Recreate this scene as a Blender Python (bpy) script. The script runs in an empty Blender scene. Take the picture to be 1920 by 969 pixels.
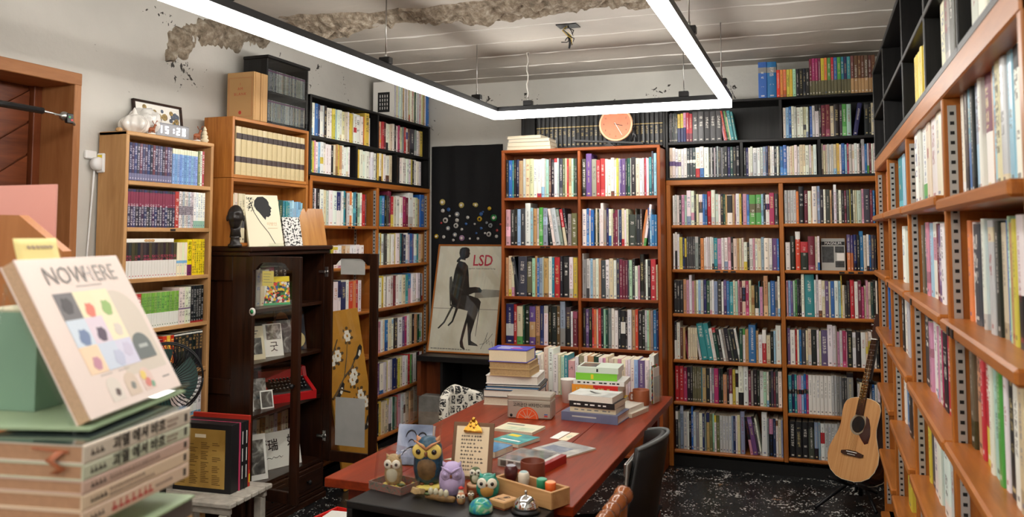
import bpy, bmesh, math, random
from mathutils import Matrix, Vector
R_ = math.radians
rnd = random.Random(7)
scene = bpy.context.scene
C = scene.collection

# ---------------------------------------------------------------- camera
F, CYP, YAW, PIT, EYE = 1551.0, 339.0, 0.35365, 0.0654, 1.55
cam_data = bpy.data.cameras.new('camera'); cam = bpy.data.objects.new('camera', cam_data); C.objects.link(cam)
_fw = Vector((-math.sin(YAW)*math.cos(PIT), math.cos(YAW)*math.cos(PIT), math.sin(PIT)))
_rt = Vector((math.cos(YAW), math.sin(YAW), 0)); _up = _rt.cross(_fw)
cam.matrix_world = Matrix(((_rt.x, _up.x, -_fw.x, 0), (_rt.y, _up.y, -_fw.y, 0), (_rt.z, _up.z, -_fw.z, EYE), (0, 0, 0, 1)))
cam_data.sensor_width = 36; cam_data.lens = F/1920*36; cam_data.shift_y = -(484.5-CYP)/1920
cam_data.clip_start = 0.05
cam_data.dof.use_dof = True; cam_data.dof.focus_distance = 4.6; cam_data.dof.aperture_fstop = 5.0
scene.camera = cam
# ---------------------------------------------------------------- world, exposure
world = bpy.data.worlds.new('world'); scene.world = world; world.use_nodes = True
world.node_tree.nodes['Background'].inputs[0].default_value = (0.9, 0.93, 1, 1)
world.node_tree.nodes['Background'].inputs[1].default_value = 0.02
scene.view_settings.view_transform = 'Standard'; scene.view_settings.look = 'None'
scene.view_settings.gamma = 1; scene.view_settings.use_curve_mapping = False
scene.view_settings.exposure = 0.2
LED_STRENGTH = 24.0

# ---------------------------------------------------------------- helpers
def lin(c):
    return tuple((v/255/12.92 if v/255 <= .04045 else ((v/255+.055)/1.055)**2.4) for v in c[:3])
def col(*c):
    return lin(c) + (1.0,)

class MB:
    """collects shapes for one mesh object"""
    def __init__(s): s.v = []; s.f = []; s.m = []; s.sm = []
    def add(s, vs, fs, mat=0, smooth=False, M=None):
        o = len(s.v)
        s.v += [tuple(M @ Vector(p)) if M is not None else tuple(p) for p in vs]
        for f in fs:
            s.f.append(tuple(i+o for i in f)); s.m.append(mat); s.sm.append(smooth)
        return s
    def box(s, x0, x1, y0, y1, z0, z1, mat=0, b=0, M=None):
        if b <= 0:
            vs = [(x, y, z) for z in (z0, z1) for y in (y0, y1) for x in (x0, x1)]
            return s.add(vs, [(0, 2, 3, 1), (4, 5, 7, 6), (0, 1, 5, 4), (2, 6, 7, 3), (0, 4, 6, 2), (1, 3, 7, 5)], mat, False, M)
        b = min(b, (x1-x0)*.45, (y1-y0)*.45, (z1-z0)*.45)
        vs = []; ix = {}
        def vert(k, a):
            key = (k, a)
            if key not in ix:
                p = [(x0, x1)[k[0]], (y0, y1)[k[1]], (z0, z1)[k[2]]]
                for i in range(3):
                    if i != a: p[i] += b if k[i] == 0 else -b
                ix[key] = len(vs); vs.append(tuple(p))
            return ix[key]
        fs = []
        for a in range(3):
            u, w = [i for i in range(3) if i != a]
            for sd in (0, 1):
                q = []
                for (cu, cw) in ((0, 0), (1, 0), (1, 1), (0, 1)):
                    k = [0, 0, 0]; k[a] = sd; k[u] = cu; k[w] = cw; q.append(vert(tuple(k), a))
                flip = (sd == 1) != (a == 1)
                fs.append(tuple(q) if flip else tuple(reversed(q)))
        for a in range(3):
            u, w = [i for i in range(3) if i != a]
            for cu in (0, 1):
                for cw in (0, 1):
                    k0 = [0, 0, 0]; k1 = [0, 0, 0]; k0[a] = 0; k1[a] = 1
                    k0[u] = k1[u] = cu; k0[w] = k1[w] = cw
                    k0 = tuple(k0); k1 = tuple(k1)
                    fs.append((vert(k0, u), vert(k1, u), vert(k1, w), vert(k0, w)))
        for cx in (0, 1):
            for cy in (0, 1):
                for cz in (0, 1):
                    k = (cx, cy, cz); fs.append((vert(k, 0), vert(k, 1), vert(k, 2)))
        return s.add(vs, fs, mat, False, M)
    def lathe(s, prof, n=24, mat=0, smooth=True, M=None, cap=True, a0=0, a1=2*math.pi):
        vs = []; fs = []; full = abs(a1-a0-2*math.pi) < 1e-6; k = n if full else n+1
        for r, z in prof:
            for i in range(k):
                a = a0+(a1-a0)*i/n; vs.append((r*math.cos(a), r*math.sin(a), z))
        for j in range(len(prof)-1):
            for i in range(n):
                i2 = (i+1) % k
                fs.append((j*k+i, j*k+i2, (j+1)*k+i2, (j+1)*k+i))
        if cap and full:
            if prof[0][0] > 1e-6: fs.append(tuple(reversed(range(k))))
            if prof[-1][0] > 1e-6: fs.append(tuple((len(prof)-1)*k+i for i in range(k)))
        return s.add(vs, fs, mat, smooth, M)
    def tube(s, pts, r, n=8, mat=0, M=None, cap=True):
        pts = [Vector(p) for p in pts]; vs = []; fs = []
        rs = r if isinstance(r, (list, tuple)) else [r]*len(pts)
        up = Vector((0, 0, 1))
        for i, p in enumerate(pts):
            d = (pts[min(i+1, len(pts)-1)]-pts[max(i-1, 0)]).normalized()
            if abs(d.dot(up)) > .98: up = Vector((1, 0, 0))
            a = d.cross(up).normalized(); b = a.cross(d).normalized(); up = b
            for k in range(n):
                t = 2*math.pi*k/n; vs.append(p+a*rs[i]*math.cos(t)+b*rs[i]*math.sin(t))
        for i in range(len(pts)-1):
            for k in range(n):
                k2 = (k+1) % n; fs.append((i*n+k, i*n+k2, (i+1)*n+k2, (i+1)*n+k))
        if cap: fs += [tuple(reversed(range(n))), tuple((len(pts)-1)*n+k for k in range(n))]
        return s.add(vs, fs, mat, True, M)
    def prism(s, outline, z0, z1, mat=0, M=None, smooth=False):
        n = len(outline)
        vs = [(x, y, z0) for x, y in outline]+[(x, y, z1) for x, y in outline]
        fs = [tuple(reversed(range(n))), tuple(range(n, 2*n))]
        s.add(vs, fs, mat, False, M)
        return s.add(vs, [(i, (i+1) % n, n+(i+1) % n, n+i) for i in range(n)], mat, smooth, M)
    def ball(s, c, r, n=16, m=10, mat=0, M=None, sq=None):
        rx, ry, rz = (r, r, r) if not isinstance(r, (tuple, list)) else r
        vs = [(c[0], c[1], c[2]-rz)]; fs = []
        for j in range(1, m):
            t = -math.pi/2+math.pi*j/m
            for i in range(n):
                a = 2*math.pi*i/n; vs.append((c[0]+rx*math.cos(t)*math.cos(a), c[1]+ry*math.cos(t)*math.sin(a), c[2]+rz*math.sin(t)))
        vs.append((c[0], c[1], c[2]+rz)); top = len(vs)-1
        for i in range(n): fs.append((0, 1+(i+1) % n, 1+i))
        for j in range(m-2):
            for i in range(n): fs.append((1+j*n+i, 1+j*n+(i+1) % n, 1+(j+1)*n+(i+1) % n, 1+(j+1)*n+i))
        for i in range(n): fs.append((1+(m-2)*n+i, 1+(m-2)*n+(i+1) % n, top))
        return s.add(vs, fs, mat, True, M)
    def grid(s, nu, nv, fn, mat=0, smooth=True):
        vs = [fn(i/nu, j/nv) for j in range(nv+1) for i in range(nu+1)]
        fs = [(j*(nu+1)+i, j*(nu+1)+i+1, (j+1)*(nu+1)+i+1, (j+1)*(nu+1)+i) for j in range(nv) for i in range(nu)]
        return s.add(vs, fs, mat, smooth)
    def mesh(s, name, mats):
        me = bpy.data.meshes.new(name); me.from_pydata(s.v, [], s.f)
        for m in (mats if isinstance(mats, (list, tuple)) else [mats]): me.materials.append(m)
        me.polygons.foreach_set('material_index', s.m); me.polygons.foreach_set('use_smooth', s.sm); me.update()
        return me
    def build(s, name, mats, parent=None, loc=None, rot=None):
        return link(name, s.mesh(name, mats), parent, loc, rot)

def link(name, data, parent=None, loc=None, rot=None):
    o = bpy.data.objects.new(name, data); C.objects.link(o)
    if parent is not None: o.parent = parent
    if loc is not None: o.location = loc
    if rot is not None: o.rotation_euler = rot
    return o
def tag(o, label, cat, group=None):
    o['label'] = label; o['category'] = cat
    if group: o['group'] = group
    return o
def thing(name, label, cat, loc=(0, 0, 0), rz=0, group=None, rot=None):
    o = bpy.data.objects.new(name, None); C.objects.link(o); o.empty_display_size = .05
    o.location = loc; o.rotation_euler = rot if rot else (0, 0, rz)
    return tag(o, label, cat, group)
def struct(o): o['kind'] = 'structure'; return o
def bx(*a, **k): return MB().box(*a, **k)
def copy_tree(o, parent=None):
    c = o.copy(); C.objects.link(c); c.parent = parent
    for ch in o.children: copy_tree(ch, c)
    return c

_tc = {}
def text_mesh(s, size, mat, ext=0.0, align='CENTER', sx=1.0, bold=0.0, space=1.0):
    key = (s, size, mat.name, ext, align, sx, bold, space)
    if key in _tc: return _tc[key]
    cu = bpy.data.curves.new('lettering', 'FONT'); cu.body = s; cu.size = size; cu.align_x = align; cu.align_y = 'CENTER'
    cu.extrude = ext; cu.resolution_u = 2; cu.offset = bold; cu.space_character = space; cu.fill_mode = 'FRONT' if ext == 0 else 'BOTH'
    o = bpy.data.objects.new('lettering', cu); C.objects.link(o)
    dg = bpy.context.evaluated_depsgraph_get(); dg.update()
    me = bpy.data.meshes.new_from_object(o.evaluated_get(dg), depsgraph=dg)
    bpy.data.objects.remove(o); bpy.data.curves.remove(cu)
    me.name = 'lettering'; me.materials.clear(); me.materials.append(mat)
    if sx != 1.0: me.transform(Matrix.Diagonal((sx, 1, 1, 1)))
    _tc[key] = me
    return me
# frames: lettering that stands upright facing -Y, or +X, or lies flat
FACE_NY = (R_(90), 0, 0); FACE_PX = (R_(90), 0, R_(90)); FACE_NX = (R_(90), 0, R_(-90))

# ---------------------------------------------------------------- materials
MT = {}
def nodes(name):
    m = bpy.data.materials.new(name); m.use_nodes = True; MT[name] = m
    nt = m.node_tree; b = nt.nodes['Principled BSDF']
    return m, nt, b
def N(nt, t, **kw):
    n = nt.nodes.new(t)
    for k, v in kw.items(): setattr(n, k, v)
    return n
def plain(name, c, rough=.5, metal=0, spec=.5, trans=0, alpha=1, coat=0, bump=0, bscale=60, var=0, emit=None, estr=0, ior=1.45):
    m, nt, b = nodes(name)
    b.inputs['Base Color'].default_value = col(*c); b.inputs['Roughness'].default_value = rough
    b.inputs['Metallic'].default_value = metal; b.inputs['Specular IOR Level'].default_value = spec
    b.inputs['Transmission Weight'].default_value = trans; b.inputs['Alpha'].default_value = alpha
    b.inputs['Coat Weight'].default_value = coat; b.inputs['IOR'].default_value = ior
    if emit: b.inputs['Emission Color'].default_value = col(*emit); b.inputs['Emission Strength'].default_value = estr
    if bump or var:
        tc = N(nt, 'ShaderNodeTexCoord'); no = N(nt, 'ShaderNodeTexNoise'); no.inputs['Scale'].default_value = bscale; no.inputs['Detail'].default_value = 5
        nt.links.new(tc.outputs['Object'], no.inputs['Vector'])
        if bump:
            bp = N(nt, 'ShaderNodeBump'); bp.inputs['Strength'].default_value = bump; bp.inputs['Distance'].default_value = .01
            nt.links.new(no.outputs['Fac'], bp.inputs['Height']); nt.links.new(bp.outputs['Normal'], b.inputs['Normal'])
        if var:
            mx = ramp(nt, no.outputs['Fac'], [(0.3, tuple(v*(1-var) for v in c)), (0.7, c)]); nt.links.new(mx, b.inputs['Base Color'])
    return m
def ramp(nt, fac, stops, interp='LINEAR'):
    r = N(nt, 'ShaderNodeValToRGB'); r.color_ramp.interpolation = interp
    e = r.color_ramp.elements
    while len(e) < len(stops): e.new(.5)
    for i, (p, c) in enumerate(stops): e[i].position = p; e[i].color = col(*c)
    nt.links.new(fac, r.inputs['Fac']); return r.outputs['Color']
def math_(nt, op, a, b=None, c=None):
    n = N(nt, 'ShaderNodeMath', operation=op)
    for i, v in enumerate((a, b, c)):
        if v is None: continue
        if isinstance(v, (int, float)): n.inputs[i].default_value = v
        else: nt.links.new(v, n.inputs[i])
    return n.outputs[0]
def mixc(nt, fac, a, b):
    n = N(nt, 'ShaderNodeMix', data_type='RGBA')
    for sock, v in ((0, fac), (6, a), (7, b)):
        if isinstance(v, (int, float)): n.inputs[sock].default_value = v
        elif isinstance(v, tuple): n.inputs[sock].default_value = v
        else: nt.links.new(v, n.inputs[sock])
    return n.outputs[2]
def wood(name, dark, light, axis='Z', scale=1.0, rough=.4, coat=0.0, streak=14, knots=False, contrast=(.3, .7)):
    """grain stretched along an axis of the object"""
    m, nt, b = nodes(name)
    tc = N(nt, 'ShaderNodeTexCoord'); oi = N(nt, 'ShaderNodeObjectInfo')
    mp = N(nt, 'ShaderNodeMapping')
    s = {'X': (1, streak, streak), 'Y': (streak, 1, streak), 'Z': (streak, streak, 1)}[axis]
    mp.inputs['Scale'].default_value = tuple(v*scale for v in s)
    nt.links.new(tc.outputs['Object'], mp.inputs['Vector'])
    vm = N(nt, 'ShaderNodeVectorMath', operation='ADD'); nt.links.new(mp.outputs[0], vm.inputs[0])
    r50 = math_(nt, 'MULTIPLY', oi.outputs['Random'], 50.0); cx = N(nt, 'ShaderNodeCombineXYZ')
    for i in range(3): nt.links.new(r50, cx.inputs[i])
    nt.links.new(cx.outputs[0], vm.inputs[1])
    n1 = N(nt, 'ShaderNodeTexNoise'); n1.inputs['Scale'].default_value = 2.2; n1.inputs['Detail'].default_value = 7; n1.inputs['Roughness'].default_value = .62; n1.inputs['Distortion'].default_value = .6
    nt.links.new(vm.outputs[0], n1.inputs['Vector'])
    c = ramp(nt, n1.outputs['Fac'], [(contrast[0], dark), (contrast[1], light)])
    nt.links.new(c, b.inputs['Base Color'])
    b.inputs['Roughness'].default_value = rough; b.inputs['Coat Weight'].default_value = coat; b.inputs['Coat Roughness'].default_value = .2; b.inputs['Specular IOR Level'].default_value = .32
    bp = N(nt, 'ShaderNodeBump'); bp.inputs['Strength'].default_value = .12; bp.inputs['Distance'].default_value = .004
    nt.links.new(n1.outputs['Fac'], bp.inputs['Height']); nt.links.new(bp.outputs['Normal'], b.inputs['Normal'])
    return m

for ax in 'XYZ':
    wood('shelf_wood_'+ax, (136, 76, 28), (198, 122, 54), ax, rough=.33, streak=12, contrast=(.2, .8))
    wood('cherry_wood_'+ax, (118, 55, 22), (170, 90, 42), ax, rough=.33, streak=12, contrast=(.2, .8))
    wood('pine_'+ax, (172, 126, 78), (206, 160, 108), ax, rough=.45, streak=10)
    wood('amber_pine_'+ax, (152, 88, 34), (200, 132, 62), ax, rough=.4, streak=14)
    wood('walnut_'+ax, (24, 12, 7), (58, 30, 16), ax, rough=.3, streak=16)
    wood('redwood_'+ax, (92, 25, 4), (160, 57, 14), ax, rough=.34, streak=10, contrast=(.25, .75))
    wood('black_wood_'+ax, (16, 16, 17), (36, 35, 35), ax, rough=.42, streak=16)
    wood('door_wood_'+ax, (84, 40, 20), (130, 68, 36), ax, rough=.4, streak=10)
    wood('frame_wood_'+ax, (148, 94, 54), (180, 124, 78), ax, rough=.5, streak=8)
plain('black', (18, 18, 19), .45); plain('black_plastic', (22, 22, 24), .35); plain('black_metal', (28, 28, 30), .38, metal=.3)
plain('steel', (190, 190, 188), .28, metal=1); plain('chrome', (225, 225, 225), .06, metal=1); plain('brass', (212, 160, 70), .22, metal=1)
plain('strip_metal', (186, 184, 178), .35, metal=.35); plain('slot_dark', (16, 14, 13), .7)
plain('white_paint', (224, 222, 216), .6); plain('paper_white', (238, 236, 230), .7); plain('paper_cream', (234, 222, 192), .7)
plain('page_edge', (222, 210, 186), .8, var=.12, bscale=300); plain('page_tan', (190, 158, 112), .85, var=.15, bscale=220); plain('page_white', (232, 226, 214), .8, var=.07, bscale=300)
plain('ink_black', (24, 24, 26), .6); plain('ink_grey', (120, 118, 116), .6); plain('ink_red', (196, 40, 48), .55); plain('ink_white', (240, 238, 234), .55); plain('ink_gold', (206, 176, 110), .45)
plain('tag_black', (20, 19, 19), .4)

# glass that light passes through
def pane_glass(name, tint=(245, 250, 248), gloss=.12, rough=.02):
    m, nt, b = nodes(name); nt.nodes.remove(b)
    out = nt.nodes['Material Output']; tr = N(nt, 'ShaderNodeBsdfTransparent'); gl = N(nt, 'ShaderNodeBsdfGlossy'); mx = N(nt, 'ShaderNodeMixShader')
    lw = N(nt, 'ShaderNodeLayerWeight'); lw.inputs['Blend'].default_value = .5; fr = math_(nt, 'MULTIPLY', math_(nt, 'POWER', lw.outputs['Facing'], 5.0), .85)
    tr.inputs['Color'].default_value = col(*tint); gl.inputs['Roughness'].default_value = rough
    nt.links.new(math_(nt, 'ADD', fr, .03+gloss*.05), mx.inputs[0]); nt.links.new(tr.outputs[0], mx.inputs[1]); nt.links.new(gl.outputs[0], mx.inputs[2])
    nt.links.new(mx.outputs[0], out.inputs['Surface']); return m
pane_glass('glass', (253, 254, 253)); pane_glass('acrylic', (249, 252, 250), .3); pane_glass('smoked_glass', (238, 239, 240), .4); pane_glass('film', (250, 250, 251), .5, .08)
plain('green_acrylic', (172, 194, 158), .4, alpha=.8)

# ---- book spines: colours, band and title marks come from the book's own properties
def book_material():
    m, nt, b = nodes('book_cover')
    def at(n):
        a = N(nt, 'ShaderNodeAttribute', attribute_type='OBJECT'); a.attribute_name = n; return a
    c1, c2, c3, sp, tx = (at(n) for n in ('c1', 'c2', 'c3', 'sp', 'tx'))
    tc = N(nt, 'ShaderNodeTexCoord'); g = N(nt, 'ShaderNodeSeparateXYZ'); nt.links.new(tc.outputs['Generated'], g.inputs[0])
    s = N(nt, 'ShaderNodeSeparateXYZ'); nt.links.new(sp.outputs['Vector'], s.inputs[0])
    t = N(nt, 'ShaderNodeSeparateXYZ'); nt.links.new(tx.outputs['Vector'], t.inputs[0])
    oi = N(nt, 'ShaderNodeObjectInfo')
    band = math_(nt, 'MULTIPLY', math_(nt, 'GREATER_THAN', g.outputs[2], s.outputs[0]), math_(nt, 'LESS_THAN', g.outputs[2], s.outputs[1]))
    base = mixc(nt, band, c1.outputs['Color'], c2.outputs['Color'])
    # title marks
    hw = t.outputs[2]
    inz = math_(nt, 'MULTIPLY', math_(nt, 'GREATER_THAN', g.outputs[2], t.outputs[0]), math_(nt, 'LESS_THAN', g.outputs[2], t.outputs[1]))
    dx = math_(nt, 'DIVIDE', math_(nt, 'SUBTRACT', g.outputs[0], 0.5), hw)           # -1..1 over the title column
    inx = math_(nt, 'LESS_THAN', math_(nt, 'ABSOLUTE', dx), 1.0)
    spine = math_(nt, 'LESS_THAN', g.outputs[1], 0.05)
    cell = math_(nt, 'DIVIDE', math_(nt, 'MULTIPLY', g.outputs[2], s.outputs[2]), math_(nt, 'MULTIPLY', hw, 2.0))
    cid = math_(nt, 'FLOOR', cell); cf = math_(nt, 'FRACT', cell)
    sub = N(nt, 'ShaderNodeCombineXYZ')
    nt.links.new(math_(nt, 'FLOOR', math_(nt, 'MULTIPLY', dx, 2.5)), sub.inputs[0]); nt.links.new(math_(nt, 'FLOOR', math_(nt, 'MULTIPLY', cf, 5.0)), sub.inputs[1])
    nt.links.new(math_(nt, 'ADD', cid, math_(nt, 'MULTIPLY', oi.outputs['Random'], 977.0)), sub.inputs[2])
    wn = N(nt, 'ShaderNodeTexWhiteNoise', noise_dimensions='3D'); nt.links.new(sub.outputs[0], wn.inputs['Vector'])
    wc = N(nt, 'ShaderNodeTexWhiteNoise', noise_dimensions='1D'); nt.links.new(math_(nt, 'ADD', cid, math_(nt, 'MULTIPLY', oi.outputs['Random'], 313.0)), wc.inputs['W'])
    mk = math_(nt, 'MULTIPLY', math_(nt, 'GREATER_THAN', wn.outputs['Value'], 0.42), math_(nt, 'GREATER_THAN', wc.outputs['Value'], 0.2))
    mk = math_(nt, 'MULTIPLY', mk, math_(nt, 'LESS_THAN', math_(nt, 'ABSOLUTE', math_(nt, 'SUBTRACT', cf, 0.5)), 0.4))
    # publisher's mark near the foot
    foot = math_(nt, 'MULTIPLY', math_(nt, 'LESS_THAN', math_(nt, 'ABSOLUTE', math_(nt, 'SUBTRACT', g.outputs[2], 0.07)), 0.018), math_(nt, 'LESS_THAN', math_(nt, 'ABSOLUTE', math_(nt, 'SUBTRACT', g.outputs[0], 0.5)), 0.2))
    mk = math_(nt, 'MAXIMUM', math_(nt, 'MULTIPLY', math_(nt, 'MULTIPLY', mk, inx), inz), foot)
    mk = math_(nt, 'MULTIPLY', mk, spine)
    colr = mixc(nt, math_(nt, 'MULTIPLY', mk, 0.72), base, c3.outputs['Color'])
    nt.links.new(colr, b.inputs['Base Color'])
    nt.links.new(math_(nt, 'ADD', 0.3, math_(nt, 'MULTIPLY', oi.outputs['Random'], 0.3)), b.inputs['Roughness'])
    return m
book_material()
# ---------------------------------------------------------------- the room
from mathutils import noise as mnoise
XL, XR, YB, YF, ZC = -3.16, 0.64, 6.06, -2.4, 2.76
def wall_material(name, base, zlo, zhi, amount, smudge=.12):
    m, nt, b = nodes(name)
    tc = N(nt, 'ShaderNodeTexCoord'); sx = N(nt, 'ShaderNodeSeparateXYZ'); nt.links.new(tc.outputs['Object'], sx.inputs[0])
    def nz(sc, det=4, dist=0.):
        n = N(nt, 'ShaderNodeTexNoise'); n.inputs['Scale'].default_value = sc; n.inputs['Detail'].default_value = det; n.inputs['Distortion'].default_value = dist
        nt.links.new(tc.outputs['Object'], n.inputs['Vector']); return n.outputs['Fac']
    big = nz(1.3, 5); fine = nz(34, 5, .8); patch = nz(3.1, 3)
    c = ramp(nt, big, [(.3, tuple(v*(1-smudge) for v in base)), (.7, base)])
    zin = math_(nt, 'MULTIPLY', math_(nt, 'GREATER_THAN', sx.outputs[2], zlo), math_(nt, 'LESS_THAN', sx.outputs[2], zhi))
    pk = math_(nt, 'GREATER_THAN', math_(nt, 'ADD', fine, math_(nt, 'MULTIPLY', math_(nt, 'SUBTRACT', patch, .5), 1.1)), amount)
    mk = math_(nt, 'MULTIPLY', zin, pk)
    c2 = mixc(nt, mk, c, col(48, 44, 40)); nt.links.new(c2, b.inputs['Base Color'])
    b.inputs['Roughness'].default_value = .6
    bp = N(nt, 'ShaderNodeBump'); bp.inputs['Strength'].default_value = .35; bp.inputs['Distance'].default_value = .02
    nt.links.new(math_(nt, 'SUBTRACT', nz(7, 6), math_(nt, 'MULTIPLY', mk, .5)), bp.inputs['Height']); nt.links.new(bp.outputs['Normal'], b.inputs['Normal'])
    return m
wall_material('wall_paint', (204, 201, 194), 2.2, 2.72, .79); wall_material('back_paint', (216, 214, 207), 2.3, 2.66, .74)
wall_material('ceiling_paint', (192, 185, 175), 2.0, 3.0, .93, .16)
plain('concrete_block', (150, 148, 142), .85, bump=.5, bscale=14, var=.2)

# floor: black paint with flecks
m, nt, b = nodes('floor_paint')
tc = N(nt, 'ShaderNodeTexCoord')
def fl(sc, det, w=0):
    n = N(nt, 'ShaderNodeTexNoise', noise_dimensions='4D'); n.inputs['Scale'].default_value = sc; n.inputs['Detail'].default_value = det; n.inputs['W'].default_value = w
    nt.links.new(tc.outputs['Object'], n.inputs['Vector']); return n.outputs['Fac']
v = N(nt, 'ShaderNodeTexVoronoi'); v.inputs['Scale'].default_value = 62; nt.links.new(tc.outputs['Object'], v.inputs['Vector'])
dots = math_(nt, 'LESS_THAN', v.outputs['Distance'], math_(nt, 'MULTIPLY', math_(nt, 'SUBTRACT', fl(9, 4, 3), .41), 1.9))
streak = math_(nt, 'GREATER_THAN', math_(nt, 'ADD', fl(38, 6, 9), math_(nt, 'MULTIPLY', fl(3, 3, 5), .5)), .92)
base = ramp(nt, fl(5, 4), [(.3, (12, 13, 14)), (.75, (40, 42, 43))])
fleck = ramp(nt, fl(6, 2, 7), [(.0, (225, 225, 220)), (.66, (200, 200, 195)), (.72, (176, 110, 50)), (.78, (214, 208, 170))])
c = mixc(nt, math_(nt, 'MAXIMUM', dots, streak), base, fleck)
nt.links.new(c, b.inputs['Base Color']); b.inputs['Roughness'].default_value = .35

# broken concrete
m, nt, b = nodes('rubble')
tc = N(nt, 'ShaderNodeTexCoord'); n1 = N(nt, 'ShaderNodeTexNoise'); n1.inputs['Scale'].default_value = 22; n1.inputs['Detail'].default_value = 8; n1.inputs['Roughness'].default_value = .7
nt.links.new(tc.outputs['Object'], n1.inputs['Vector'])
nt.links.new(ramp(nt, n1.outputs['Fac'], [(.3, (84, 74, 62)), (.5, (146, 132, 114)), (.68, (190, 180, 164))]), b.inputs['Base Color']); b.inputs['Roughness'].default_value = .9
bp = N(nt, 'ShaderNodeBump'); bp.inputs['Strength'].default_value = .8; bp.inputs['Distance'].default_value = .02; nt.links.new(n1.outputs['Fac'], bp.inputs['Height']); nt.links.new(bp.outputs['Normal'], b.inputs['Normal'])

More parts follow.
